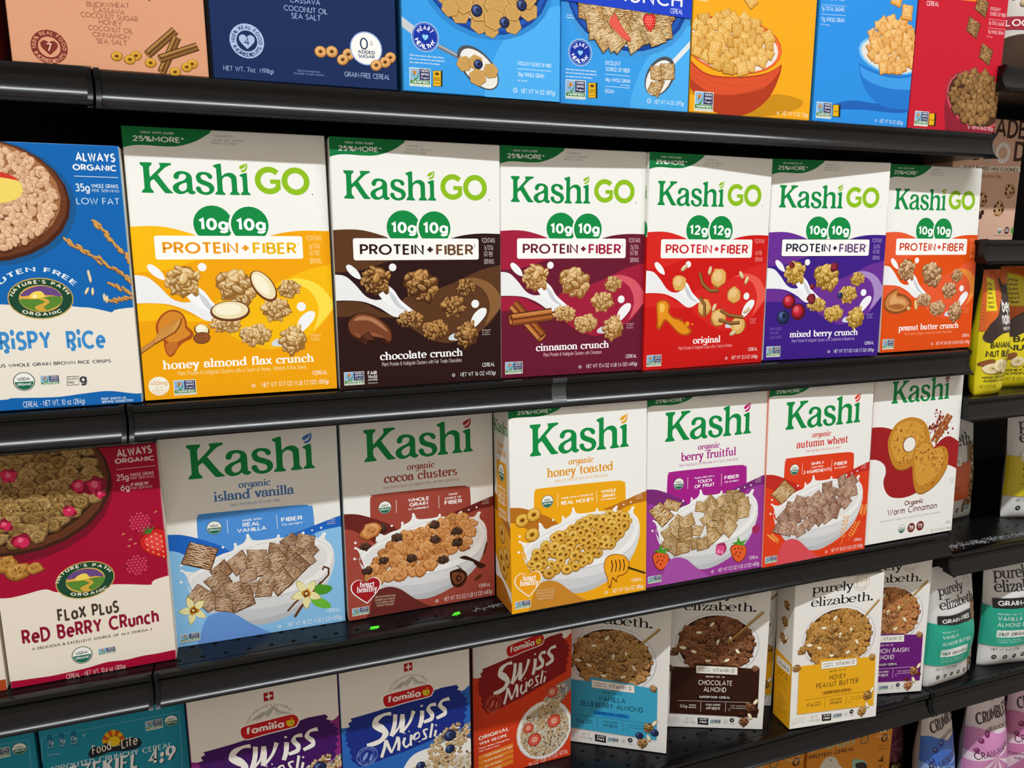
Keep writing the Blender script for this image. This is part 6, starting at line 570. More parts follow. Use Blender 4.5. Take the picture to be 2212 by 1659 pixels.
'spoon':[('#','title_lettering'),('t','#a9b48c','x','SPOON',1131,2105,2169,2015,200),('t','#4a2f22','b','PROTEIN CEREAL',1142,1976,2167,1895,82),('#','nutrition_claims'),('t','#f3e2c0','x','14',733,2084,991,2054,157),('t','#f3e2c0','s','g',1013,2018,1050,2013,46),('t','#f0dab0','s','PROTEIN',696,2027,1038,1951,46),('t','#4a2f22','b','0',2780,1899,2935,1873,167),('t','#4a2f22','s','g',2942,1871,2972,1869,43),('t','#4a2f22','s','TOTAL',2754,1801,2939,1785,49),('t','#4a2f22','s','SUGARS',2722,1744,2972,1713,49),('t','#4a2f22','x','4',2761,1478,2906,1460,142),('t','#4a2f22','s','g',2918,1441,2949,1438,44),('t','#4a2f22','b','NET',2777,1386,2918,1361,49),('t','#4a2f22','b','PROTEIN',2734,2171,3000,2153,43),('#','front_print'),('l','#c9781c',[1077,2406,1116,1794],4),('m','ring','#8a6a3a',239.5,206.1,8,4,0,360),('m','ring','#a8895a',239.5,206.1,6.9,1.5,0,360),('#','cap_picture'),('c','#d9d4c6',[1414,1764,1463,1853,1537,1910,1687,1896,1781,1820,1836,1703,1918,1603,1661,1570,1419,1712]),('e','#8a4a2a',1641,1837,19,19),('c','#8fb9a0',[2146,1672,2201,1710,2418,1626,2504,1525,2450,1329,2204,1396]),('c','#3a2a2a',[2228,1599,2438,1582,2513,1444,2352,1408])],
'cook':[('#','brand_lettering'),('t','#4a2a1c','b','MADE',585,1736,1663,1736,340),('t','#4a2a1c','b','G',281,1342,666,1342,341),('t','#4a2a1c','b','D',1418,1359,1717,1359,351),('m','ring','#c9c0b8',79,150.4,14.1,7,0,360),('m','ring','#f4efe8',114.7,149.5,14.2,7,0,360),('#','flavour_lettering'),('p','#f6ead9',[179,1245,1610,1280,1626,1189,192,1158]),('t','#4a2a1c','b','SOFT BAKED MINI COOKIES',256,1188,1565,1188,67),('t','#4a2a1c','s','Chocolate Chip',645,1069,1161,1069,59),('l','#d8a98e',[-76,1023,1650,1046],4),('#','cookie_picture'),('m','blob','#8a5a34',77.4,70.2,12.6,0.08,16),('m','blob','#c99a6c',77.3,71.2,11.9,0.1,16),('m','blob','#dcb488',75.4,72.6,7.6,0.2,12),('m','blob','#3a1c12',69.8,73.5,2.5,0.25,8),('m','blob','#3a1c12',79.7,67.4,2.5,0.25,8),('m','blob','#3a1c12',83.9,75.1,2.5,0.25,8),('m','blob','#3a1c12',74.3,78.7,2.5,0.25,8),('m','blob','#3a1c12',69.1,65.9,2.5,0.25,8),('m','blob','#3a1c12',86.9,67.5,2.5,0.25,8),('m','blob','#8a5a34',141.5,86,12.8,0.08,16),('m','blob','#c99a6c',141.4,86.9,12,0.1,16),('m','blob','#dcb488',139.3,88.4,7.7,0.2,12),('m','blob','#3a1c12',133.6,89.3,2.6,0.25,8),('m','blob','#3a1c12',143.9,83.1,2.6,0.25,8),('m','blob','#3a1c12',148.1,90.9,2.6,0.25,8),('m','blob','#3a1c12',138.2,94.5,2.6,0.25,8),('m','blob','#3a1c12',133,81.5,2.6,0.25,8),('m','blob','#3a1c12',151.3,83.3,2.6,0.25,8),('m','blob','#8a5a34',119.2,55.8,13.4,0.08,16),('m','blob','#c99a6c',119,56.7,12.6,0.1,16),('m','blob','#dcb488',117.1,58.2,8.1,0.2,12),('m','blob','#3a1c12',110.9,59.3,2.7,0.25,8),('m','blob','#3a1c12',121.6,52.7,2.7,0.25,8),('m','blob','#3a1c12',126.1,60.9,2.7,0.25,8),('m','blob','#3a1c12',115.8,64.7,2.7,0.25,8),('m','blob','#3a1c12',110.3,51.2,2.7,0.25,8),('m','blob','#3a1c12',129.4,52.8,2.7,0.25,8),('m','blob','#8a5a34',177.6,70.7,11.1,0.08,16),('m','blob','#c99a6c',177.5,71.7,10.4,0.1,16),('m','blob','#dcb488',175.4,73.2,6.7,0.2,12),('m','blob','#3a1c12',170.6,73.8,2.2,0.25,8),('m','blob','#3a1c12',179.7,68.4,2.2,0.25,8),('m','blob','#3a1c12',183.4,75.1,2.2,0.25,8),('m','blob','#3a1c12',174.7,78.3,2.2,0.25,8),('m','blob','#3a1c12',170.2,67.1,2.2,0.25,8),('m','blob','#3a1c12',186.2,68.5,2.2,0.25,8),('e','#3a1c12',716,468,44,44),('e','#3a1c12',809,479,44,44),('e','#3a1c12',769,408,44,44),('e','#3a1c12',678,437,44,44),('u',1285,176,53),('e','#5a2c34',1458,177,64,64),('t','#ffffff','b','NUT',1413,184,1502,184,25),('t','#ffffff','b','FREE',1413,152,1511,152,25),('e','#5aa04a',1624,175,65,65),('t','#4a2a1c','s','No Artificial Colors or Flavors',1147,75,1606,75,28),('t','#4a2a1c','s','PACK',658,146,788,146,43),('t','#4a2a1c','s','(120g)',648,73,778,73,43)]}
# boxes: shelf, x, y, yaw, width, lean, height
BX={'tan': [1, -0.0672, 0.003, 0.0, 0.1722, 0.0, 0.25], 'navy': [1, 0.1095, 0.004, -0.8, 0.19, 0.0, 0.25], 'heart1': [1, 0.3057, -0.0008, 0.0, 0.1885, 0.0, 0.27], 'heart2': [1, 0.5003, 0.0115, -2.0, 0.1762, 0.0, 0.27], 'puf1': [1, 0.6785, 0.0048, 0.3, 0.1935, 0.0, 0.27], 'puf2': [1, 0.8762, 0.005, 2.3, 0.1795, 0.0, 0.27], 'puf3': [1, 1.058, 0.0126, 0.0, 0.1765, 0.0, 0.27], 'crispy': [2, -0.1505, 0.0055, 0.0, 0.166, 0.8, 0.2635], 'honey': [2, 0.0181, 0.0077, 0.31, 0.2015, 2.07, 0.2835], 'choc': [2, 0.223, 0.0081, 0.93, 0.1995, -0.22, 0.2835], 'cinn': [2, 0.4236, 0.0125, -0.77, 0.1995, 0.55, 0.2835], 'orig': [2, 0.6233, 0.006, 2.6, 0.1995, -0.33, 0.2835], 'mixed': [2, 0.8268000000000001, 0.0164, -4.44, 0.1995, 1.13, 0.2835], 'pb': [2, 1.0417999999999998, 0.0122, 0.81, 0.1945, 2.4, 0.2835], 'flax': [3, -0.142, 0.0205, 1.2, 0.165, -0.3, 0.262], 'vanilla': [3, 0.0213, 0.0517, -1.06, 0.1995, -0.07, 0.273], 'cocoa': [3, 0.2246, 0.0433, 1.03, 0.1995, 1.1, 0.273], 'toasted': [3, 0.4269, -0.0149, 0.31, 0.1995, 2.53, 0.273], 'berry': [3, 0.6287, -0.0071, 0.32, 0.1995, 1.79, 0.273], 'autumn': [3, 0.8277, -0.0089, 0.96, 0.1995, 1.72, 0.27], 'warm': [3, 1.0363, 0.0025, 0.2, 0.1898, 1.8, 0.273], 'famp': [4, 0.0259, 0.043, 0.0, 0.1806, 0.0, 0.25], 'famb': [4, 0.208, 0.043, 0.0, 0.1773, 0.0, 0.25], 'famr': [4, 0.3975, 0.07, 1.0, 0.1565, 0.3, 0.25], 'peblue': [4, 0.565, 0.1035, -31.5, 0.152, 0.5, 0.25], 'pechoc': [4, 0.73, 0.082, -22.9, 0.156, 0.0, 0.25], 'pehoney': [4, 0.9125, 0.0042, -7.8, 0.1615, 2.5, 0.252], 'pepurp': [4, 1.05, 0.048, -13.5, 0.16, 1.5, 0.252], 'teal': [4, -0.1345, 0.062, 0, 0.157, 0, 0.225], 'spoon': [5, 0.888, 0.05, 0, 0.304, 0, 0.25], 'cook': [6, 1.265, 0.105, 0, 0.1625, 0, 0.205]}
SPOON_EDGE=111.1
CAM=dict(f=1575.43,C=[0.1281, -0.8466, 0.1772],R=[[0.940626, 0.333495, 0.063272], [-0.339435, 0.92554, 0.167809], [-0.002597, -0.179323, 0.983787]])
# ================================================================ the place
Z1, Z2, Z3, Z4, Z5 = .3523, .0178, -.2930, -.5926, -.90     # deck heights
BAY0, BAY1 = 0.0, 1.219
OAT_ = ('#4a2c10', '#a87432', '#d8ac66', '#f0d9a8')
PAL = {
 '@oh': ('#8f5a12', '#d19a2c', '#e8bc54', '#f7dd96'), '@ohs': ('#6b4410', '#b98420', '#d9a83a', '#f0cf6a'), '@ohs2': ('#6b4220', '#c98c48', '#e2b070', '#f5d8a8'),
 '@mu': ('#7a5a30', '#c2a070', '#dcc196', '#f2e4c6'), '@wheat': ('#5a3a18', '#a87c42', '#d6b074', '#f3e0ba'), '@wheatb': ('#4a2c1a', '#93694a', '#c09a76', '#e6d0b4'), '@wheatr': ('#4f2c20', '#93654e', '#c49a80', '#e6cbb6'),
 '@chip': ('#6b4a1c', '#cfa25a', '#ddb874', '#f0d9a4'), '@rice': ('#9a6c4a', '#dcae88', '#f0c8a2', '#fce6cc'), '@flax': ('#2e1c0c', '#7a5a2e', '#a8864e', '#d8bc88'), '@flax2': ('#5a3214', '#a8702c', '#c9964a', '#e6c078'),
 '@puff': ('#9a6418', '#dba348', '#ecbf6c', '#fbe0a4'), '@puff2': ('#a8651c', '#e2a24c', '#f2c078', '#fde0b0'), '@puff3': ('#35200f', '#7a532c', '#a07846', '#c9a26c'),
 '@cornf': ('#6b3210', '#c2783a', '#dca062', '#f3cd9a'), '@ccl': ('#150a06', '#3a2216', '#5c3c2a', '#8a6a52'), '@bowl': ('#5a3210', '#a8702c', '#cf9c50', '#ecc888'), '@crisp': ('#8a5a20', '#d2a050', '#eac080', '#f6dcae'),
}
def resolve(x):
    return PAL.get(x, x) if isinstance(x, str) and x[:1] == '@' else x
_run = Panel.run
def run(s, ops, pal=None, dx=0, dy=0):
    ops = [tuple(resolve(i) for i in op) for op in ops]
    _run(s, ops, pal, dx, dy)
Panel.run = run
Panel.aff = None
_emit = Panel.emit
def emit(s, tris, col, adv=1):
    if s.aff:
        a, b, c, d, e, f = s.aff; tris = [tuple((a * p[0] + b * p[1] + e, c * p[0] + d * p[1] + f) for p in t) for t in tris]
    _emit(s, tris, col, adv)
Panel.emit = emit

def carton(parent, w, h, d, front, side, top, name='carton', tuck='#c9c4ba'):
    """folding carton with rounded folds, top and bottom closure flaps"""
    r = .0009; V = []; F = []; C = []
    ring = [(r, 0), (w - r, 0), (w, r), (w, d - r), (w - r, d), (r, d), (0, d - r), (0, r)]
    zs = [0, r, h - r, h]; ins = [r, 0, 0, r]
    for z, i in zip(zs, ins):
        for x, y in ring: V.append((min(max(x, i), w - i), min(max(y, i), d - i), z))
    for k in range(3):
        for j in range(8):
            a = k * 8 + j; b = k * 8 + (j + 1) % 8; F.append((a, b, b + 8, a + 8)); C.append(front if j in (0, 4) else side if j in (2, 6) else mixc(front, side, .5))
    F.append(tuple(reversed(range(8)))); C.append(side); F.append(tuple(range(24, 32))); C.append(top)
    # closure flap on the top: a thin lifted tongue with a slit
    n = len(V); t = .0006; y0, y1 = d * .08, d * .72
    V += [(w * .02, y0, h), (w * .98, y0, h), (w * .96, y1, h), (w * .04, y1, h), (w * .02, y0, h + t), (w * .98, y0, h + t), (w * .96, y1, h + t), (w * .04, y1, h + t)]
    for q in ((4, 5, 6, 7), (0, 1, 5, 4), (1, 2, 6, 5), (2, 3, 7, 6), (3, 0, 4, 7)): F.append(tuple(n + i for i in q)); C.append(mixc(top, tuck, .3))
    return obj(name, V, F, MAT['print'], parent, C)

def make_box(key, kind, label, group, front, side=None, top=None, depth=.055, pos=None, left=None):
    r, x, y, yaw, w, lean, h = pos or BX[key]
    z = {1: Z1, 2: Z2, 3: Z3, 4: Z4, 5: Z5, 6: .193}[r]
    a = math.radians(max(lean, 0)); z += depth * math.sin(a) + .0004
    root = empty(kind, (x, y, z), (-a, 0, math.radians(yaw)))
    tag(root, label, 'cereal box' if 'cookie' not in kind else 'cookie box', group)
    carton(root, w, h, depth, front, side or front, top or side or front)
    p = Panel(w * 1000, h * 1000); p.root = root; p.depth = depth; p.side = left
    return p
def side_panel(p, fn):
    """print on the left side face, u runs from the back edge to the front edge"""
    d = p.depth * 1000
    q = Panel(d, p.h, p.pal, lambda u, v, z: (-z, (d - u) / 1000, v / 1000)); q.cur = 'side_print'; fn(q); q.build(p.root)

def logo(p, x0, y0, x1, green, leaf, word='brand_lettering'):
    L = x1 - x0; p.part(word)
    for op in LOGO:
        f = lambda q: [(x0 + q[i] / 2000 * L, y0 + q[i + 1] / 2000 * L) for i in range(0, len(q), 2)]
        col = green if op[0] == '$kg' else leaf
        if op[0] == '$leaf': p.part('leaf_emblem')
        p.curve(col, f(op[1]), 5, [f(h) for h in op[2:]])
def go_mark(p):
    p.part('product_lettering'); c = '#8fbf1f'
    p.line(c, arc(140.2, 233.3, 11.8, 11.6, 44, 316, 10), 6); p.line(c, [(141.2, 232.2), (151.8, 232.2)], 4.6); p.line(c, [(149.3, 223.6), (149.3, 234.3)], 5.2)
    p.ring(c, 168, 233.2, 11.8, 6.1); p.ell('#555555', 185.3, 219.6, .7)
GREEN = '#0f8a43'
SHELF2, SHELF3 = 'protein cereal boxes on the second shelf', 'organic cereal boxes on the third shelf'
def seal_disc(p, x, y, r=17):
    p.part('omega_badge'); p.ell('#f6f4ec', x, y, r * .56); 
def go_box(key, label, D, M, L, T1, T2, name, nx, sub, sx, net, netx, food, extra, n=('10g', '10g'), fat='6g TOTAL', g1='CEREAL', pl='NOW WITH OVER', ring='#fbfbf8', sm='#f3e7d8'):
    p = make_box(key, 'cereal_box', label, SHELF2, '#f1f1ec', '#ecebe5', '#e2dfd6', .062)
    p.pal = dict(D=D, M=M, L=L, T1=T1, T2=T2, kg=GREEN, pg='#0f7a3d', n1=n[0], n2=n[1], fat=fat, gname='KASHI GO* ' + g1, gname2='CRUNCH OZ BOX', pl=pl, bo=ring, sm=sm, food=food)
    ops = ART['go']
    if key == 'honey': ops = [o if o[0] != 'g' else ('g', 286, 34, 222, 166) for o in ops]
    if key == 'orig':
        i = ops.index(('#', 'cereal_picture')); j = ops.index(('#', 'promo_flash')); ops = ops[:i] + ART['c_orig'] + ops[j:]
    p.run(ops)
    logo(p, 13.7, 217.6, 120, GREEN, '#8fbf1f'); go_mark(p)
    if extra: p.run(ART[extra])
    p.part('flavour_lettering'); p.text('#ffffff', 'n', name, nx[0], 32.5, nx[1], 32.5, 9.4)
    p.text(sm, 's', sub, sx[0], 24.8, sx[1], 24.8, 5)
    p.part('small_print'); p.text('#ffffff', 's', net, netx, 6.6, 192.5, 6.2, 5.2); p.kosher('#ffffff', netx - 9, 9, 1.8)
    return p

# ---- second shelf: six boxes
p = go_box('honey', 'yellow cereal box with honey dipper and almond picture, beside the blue crispy rice box', '#f2a606', '#f8bd0c', '#fbe04c', '#ec980a', '#ecb80f', 'honey almond flax crunch', (20, 177), 'Plant Protein & Multigrain Clusters with a Touch of Honey, Almonds & Flax Seeds', (34, 168), 'NET WT 17.7 OZ (1 LB 1.7 OZ) (501g)', 119, ('#7a4f1e', '#c8954c', '#e8c27e', '#fbe9c4'), 's_honey', g1='HONEY', sm='#f9e6a4')
p.part('omega_badge'); p.ell('#f6f2e2', 14.3, 14.8, 10.2); p.text('#d8920f', 's', '450mg', 6, 15.5, 22.5, 15.5, 5); p.text('#d8920f', 's', 'ALA', 10.5, 12, 18, 12, 2.4); p.text('#d8920f', 's', 'OMEGA-3', 7, 8.8, 21.5, 8.8, 2.4); p.text('#d8920f', 's', 'PER SERVING', 8.2, 6.4, 20.4, 6.4, 1.6)
p.pal['seal'] = 1; p.build(p.root)
p = go_box('choc', 'dark brown cereal box with melted chocolate picture and chocolate crunch lettering', '#2c1413', '#5c3820', '#8a6038', '#2c1413', '#6b4426', 'chocolate crunch', (48, 149.5), 'Plant Protein & Multigrain Clusters with Fair Trade Chocolate', (50, 148), 'NET WT 16 OZ (453g)', 146.5, ('#2e170a', '#8a5724', '#b98442', '#e3b678'), 's_choc', fat='7g TOTAL', g1='CHOCOLATE', sm='#d8cfc8')
p.part('certification_seal'); p.text('#f2efe8', 'b', 'FAIR', 32.5, 15.6, 43.5, 15.6, 4.6); p.text('#f2efe8', 'b', 'TRADE', 32.5, 11.4, 44, 11.4, 3.6); p.text('#f2efe8', 'b', 'CERTIFIED', 32.5, 8.6, 44, 8.6, 2); p.text('#f2efe8', 's', 'CHOCOLATE', 32.5, 5, 44, 5, 1.6)
p.build(p.root)
p = go_box('cinn', 'maroon cereal box with crossed cinnamon sticks and cinnamon crunch lettering', '#6a1730', '#a31d3c', '#d9596a', '#6a1730', '#a31d3c', 'cinnamon crunch', (46.8, 149.6), 'Plant Protein & Multigrain Clusters with Cinnamon', (57, 139), 'NET WT 17.4 OZ (1 LB 1.4 OZ) (493g)', 117.3, ('#7a4a1c', '#bf8a44', '#e0b878', '#f6dfb0'), 's_cinn', fat='3.5g TOTAL', g1='CINNAMON', sm='#e8c6cc')
p.build(p.root)
p = go_box('orig', 'bright red cereal box with honey drizzle, its left side panel just showing', '#cf1714', '#d92620', '#ee5a4c', '#cf1f2a', '#cf1f2a', 'original', (79, 125), 'Plant Protein & Multigrain Crisps with a Touch of Honey', (55.7, 146), 'NET WT 12.3 OZ (348g)', 146, ('#8a5a20', '#d2a050', '#eac080', '#f6dcae'), 's_orig', n=('12g', '12g'), fat='', g1='ORIGINAL', sm='#f0b0a8')
p.build(p.root)
def sp(q):
    q.curve('#cf1714', [(-5, -5), (-5, -5), (-5, 178), (20, 180), (45, 178), (67, 176), (67, 176), (67, -5), (67, -5)]); logo(q, 8, 226, 58, GREEN, '#8fbf1f', 'side_lettering')
    q.part('side_print'); q.ell(GREEN, 30, 186, 14); q.ell(GREEN, 48, 186, 14); q.ring('#ffffff', 40, 140, 14, 1.2); q.text('#cf1f2a', 'b', 'PROTEIN+FIBER', 8, 158, 60, 158, 8)
side_panel(p, sp)
p = go_box('mixed', 'purple cereal box with cranberries and a blueberry, mixed berry crunch', '#3d1c86', '#6a2f96', '#a98cc8', '#22203a', '#6a4a7c', 'mixed berry crunch', (43, 161), 'Plant Protein & Multigrain Clusters with Cranberries & Blueberries', (46.8, 156), 'NET WT 17.7 OZ (1 LB 1.7 OZ) (501g)', 120.8, ('#7a5216', '#c2922c', '#e2ba54', '#f7e09a'), 's_mixed', fat='3.5g TOTAL', g1='', pl='GREAT NEW RECIPE NOW WITH', ring='#22203a', sm='#b9a4dc')
p.build(p.root)
p = go_box('pb', 'orange cereal box at the right end of the second shelf, peanut butter crunch', '#e24f0c', '#ea5a30', '#f0913a', '#cf3a14', '#cf3a14', 'peanut butter crunch', (36.5, 165), 'Plant Protein & Multigrain Clusters with Creamy Peanut Butter', (49, 152), 'NET WT 16.9 OZ (1 LB 0.9 OZ) (479g)', 118, ('#6a3d1c', '#b58552', '#d9ae80', '#f3dcbc'), 's_pb', fat='5g TOTAL', g1='', sm='#f5a070')
p.build(p.root)

# ---- crispy rice and flax
def tall_text(p): pass
CR = 'organic cereal boxes in the left bay'
p = make_box('crispy', 'cereal_box', 'blue crispy rice cereal box with wooden bowl, left of the yellow box', None, '#0f66b4', '#efe6d4', '#e8e0d0', .055)
p.pal = dict(cr='#efe8da'); p.run(ART['np']); p.run(ART['crispy']); p.build(p.root)
p = make_box('flax', 'cereal_box', 'crimson flax cereal box with raspberries and torn cream paper lower half', None, '#a80d34', '#e6dccb', '#e2d8c8', .055)
p.pal = dict(cr='#eee4d4'); p.run(ART['flax']); p.build(p.root)
p = make_box('flax', 'cereal_box', 'cream and rust cereal box cut off by the left picture edge', None, '#ece2d0', '#ece2d0', None, .055, (3, -.3110, .0215, 0, .165, 0, .262))
p.curve('#b04a22', [(-5, -5), (-5, -5), (-5, 12), (60, 13), (110, 11), (170, 13), (170, 13), (170, -5), (170, -5)]); p.curve('#a8502a', [(-5, 120), (-5, 120), (60, 118), (110, 122), (170, 119), (170, 119), (170, 270), (170, 270), (-5, 270), (-5, 270)]); p.build(p.root)

# ---- third shelf
def org_box(key, label, A, B, H, leaf, name, nx, sub, sx, net, netx, claims, food, heart=False, lx=(28.1, 171.3), base=208.4, txt=None, box='TOASTED OZ BOX', side='#e8e6df', **ex):
    p = make_box(key, 'cereal_box', label, SHELF3, '#f0f0eb', side, '#e0ddd4', .062)
    p.pal = dict(A2=ex.get('A2', A), B2=ex.get('B2', B), A=A, B=B, H=H, kg=GREEN, pg='#0f7a3d', box=box, leaf=leaf)
    p.run(ART['org']); p.run(ART[food])
    p.run(ART['org2'])
    if heart: p.run(ART['hh'])
    p.part('claims_panel')
    for t_, xa, xb, yy, hh_ in claims: p.text('#ffffff', 'b', t_, xa, yy, xb, yy, hh_)
    logo(p, lx[0], base, lx[1], GREEN, leaf)
    p.part('flavour_lettering'); t = txt or B
    p.text(t, 'n', 'organic', 82.5, 192, 118.5, 192, 8.4); p.text(t, 'n', name, nx[0], 178, nx[1], 178, 12.2)
    p.text(mixc(t, '#ffffff', .25), 's', sub, sx[0], 170, sx[1], 170, 4.4)
    p.part('small_print'); p.text('#ffffff', 's', net, netx, 4.0, 195.5, 3.6, 6); p.kosher('#ffffff', netx - 10, 6.5, 2)
    p.build(p.root); return p
org_box('vanilla', 'sky blue cereal box with vanilla flowers, set back on the third shelf', '#4f94e0', '#1f68c8', '#3f7fd0', '#3f78c0', 'island vanilla', (54.3, 144.8), 'Whole Wheat Biscuits with Sweet Vanilla', (70.6, 128.6), 'NET WT 18 OZ (1 LB 2 OZ) (510g)', 128.3, (('MADE WITH', 83.8, 105.6, 149.4, 2.8), ('REAL', 83.8, 104, 142.6, 5.3), ('VANILLA', 77.2, 110.6, 135.9, 5.3), ('FIBER', 128.3, 153.4, 143.4, 5.6), ('TO SATISFY', 128.4, 153.4, 138.2, 2.8)), 'f_vanilla', txt='#4a78b4', side='#c5dcf0', A2='#8cc6f2', B2='#6a9ade')
org_box('cocoa', 'reddish brown cereal box with chocolate curls and a heart healthy badge', '#a3483a', '#6b2420', '#a81c24', '#b03028', 'cocoa clusters', (52.4, 149), 'Cocoa Flavored Clusters and Vanilla Oat Flakes with Other Natural Flavors', (49.7, 151.9), 'NET WT 17.2 OZ (1 LB 1.2 OZ) (487g)', 127, (('WHOLE', 82.3, 110.4, 148.6, 5.2), ('GRAIN', 84, 108.5, 142.4, 5.2), ('1ST INGREDIENT', 82, 110, 137.8, 2.6), ('GOOD', 137, 149.2, 151.2, 2.8), ('SOURCE OF', 131.2, 154.2, 146.3, 2.8), ('FIBER', 131, 155.2, 139.1, 5.6)), 'f_cocoa', True, txt='#a8483c', box='', B2='#6b2a26')
p = org_box('toasted', 'golden yellow cereal box pulled forward, honey toasted, yellow side panel showing', '#f0aa12', '#b8701c', '#eea41c', '#eea41c', 'honey toasted', (52.3, 147.6), "Hearts & O's Made with Whole Oats & Wildflower Honey", (62.9, 141), 'NET WT 13.6 OZ (385g)', 147.8, (('MADE WITH A TOUCH OF', 72.5, 118.5, 146.3, 2.8), ('REAL HONEY', 71.5, 119, 138.4, 5.6), ('WHOLE', 130, 152.4, 147.6, 4.6), ('GRAIN', 131.5, 150.8, 141.6, 4.4), ('1ST INGREDIENT', 129.4, 152.8, 137.6, 2)), 'f_toasted', True, txt='#e39a22', B2='#c8862a')
def sp(q):
    q.curve('#f0aa12', [(-5, 128), (-5, 128), (20, 130), (45, 122), (70, 112), (70, 112), (70, -5), (70, -5), (-5, -5), (-5, -5)]); q.curve('#b8701c', [(-5, 150), (-5, 150), (15, 146), (40, 132), (70, 112), (70, 112), (70, 96), (70, 96), (30, 118), (-5, 128), (-5, 128)])
    q.rrect('#f0aa12', 12, 120, 52, 198, 5); q.part('side_panel_print'); logo(q, 5, 236, 59, GREEN, '#eea41c', 'side_lettering'); q.text('#e39a22', 'n', 'honey', 18, 216, 44, 216, 9); q.text('#e39a22', 'n', 'toasted', 14, 206, 50, 206, 9)
    q.usda(31, 183, 12); q.part('side_print')
    for i, t in enumerate(('MADE WITH', 'A TOUCH OF', 'REAL', 'HONEY')): q.text('#ffffff', 'b', t, 17, 160 - i * 7, 46, 160 - i * 7, 4 if i < 2 else 6)
    q.text('#ffffff', 'b', 'WHOLE', 17, 128, 46, 128, 6); q.text('#ffffff', 'b', 'GRAIN', 17, 120, 46, 120, 6)
    for i, (x, y) in enumerate(((28, 100), (45, 72), (24, 64), (34, 52))): q.hoop(x, y, 12, PAL['@oh'], .3, 1.1, i)
    q.curve('#f1f1ee', [(-5, 62), (10, 55), (25, 40), (70, 25), (70, 5), (30, 18), (-5, 38)]); q.curve('#b8701c', [(-5, 30), (-5, 30), (30, 32), (70, 8), (70, 8), (70, -5), (70, -5), (-5, -5), (-5, -5)])
side_panel(p, sp)
org_box('berry', 'magenta cereal box with strawberries, berry fruitful, beside the golden one', '#a8208a', '#7c2a78', '#a8208a', '#c41c6e', 'berry fruitful', (55.2, 146.7), 'Whole Wheat Biscuits with Filling made with a Touch of Sweet Berries', (51.6, 151), 'NET WT 17.2 OZ (1 LB 1.2 OZ) (487g)', 122.7, (('FILLING MADE WITH A', 78, 111, 150, 2.4), ('TOUCH', 82.6, 107, 142.8, 5.3), ('OF FRUIT', 78, 112, 136, 5.3), ('FIBER', 128.3, 153.4, 143.4, 5.6), ('TO SATISFY', 128.4, 153.4, 138.2, 2.8)), 'f_berry', txt='#a8288a', box='FRUITFUL OZ BOX', A2='#9c3a98', B2='#a850a8')
org_box('autumn', 'red orange cereal box with wheat ears, autumn wheat, second from the right', '#e2401c', '#c42a22', '#e2401c', '#e2402a', 'autumn wheat', (54.1, 152.5), 'Whole Wheat Biscuits with a Touch of Sweetness', (71, 139.3), 'NET WT 18 OZ (1 LB 2 OZ) (510g)', 131.8, (('SIMPLY', 83, 108, 149, 4.8), ('MADE FROM', 84, 107, 144.4, 2.4), ('3 INGREDIENTS', 69, 122, 136.8, 5.3), ('FIBER', 128.3, 153.4, 143.4, 5.6), ('TO SATISFY', 128.4, 153.4, 138.2, 2.8)), 'f_autumn', txt='#d2403a', lx=(31.5, 174.5), box='WHEAT OZ BOX', side='#e8907c', B2='#dc5058')
p = make_box('warm', 'cereal_box', 'white cereal box with large heart and ring biscuits, warm cinnamon', SHELF3, '#f1f1ed', '#e8e6e0', '#e0ddd4', .062)
p.pal = dict(kg=GREEN); logo(p, 36.2, 229.4, 159.7, GREEN, '#7a3030'); p.part('front_print'); p.run(ART['warm']); p.build(p.root)

# ---- top shelf
BLUE = '#3fa2e6'
p = make_box('tan', 'cereal_box', 'tan cereal box with cinnamon sticks and a round seven ingredients badge', None, '#d89c78', '#c89070', None, .06); p.run(ART['tan']); p.build(p.root)
p = make_box('navy', 'cereal_box', 'navy blue cereal box with a white zero added sugar badge', None, '#142a58', '#10244a', None, .06); p.run(ART['navy']); p.build(p.root)
p = make_box('tan', 'cereal_box', 'dark red cereal box at the top left corner, beside the tan one', None, '#7a1a14', '#6b1610', None, .06, (1, -.262, .006, 0, .182, 0, .25)); p.poly('#8f2a1c', [(0, 0), (185, 0), (185, 12), (0, 16)]); p.text('#e8c9a0', 's', 'NET WT 7 OZ', 20, 20, 80, 20, 6); p.build(p.root)
HB = 'blue heart healthy cereal boxes on the top shelf'
for k, lab in (('heart1', 'bright blue cereal box with blueberries in bowl, right of the navy box'), ('heart2', 'bright blue cereal box with strawberries in bowl, left of the amber box')):
    p = make_box(k, 'cereal_box', lab, HB, '#359ae4', '#3f98d6', None, .06); p.curve('#4aacee', [(100, -10), (200, -10), (200, 100), (150, 90), (110, 50)]); p.run(ART[k]); p.build(p.root)
PB = 'puffed corn cereal boxes on the top shelf'
for k, lab, c in (('puf1', 'amber yellow cereal box with an orange bowl of puffed pillows', '#f0a818'), ('puf2', 'blue cereal box with a blue bowl of golden puffed pillows', '#2a90e4'), ('puf3', 'red cereal box with dark puffs, last box on the top shelf', '#c81a30')):
    p = make_box(k, 'cereal_box', lab, PB, c, mixc(c, '#000000', .1), None, .06); p.run(ART[k]); p.build(p.root)

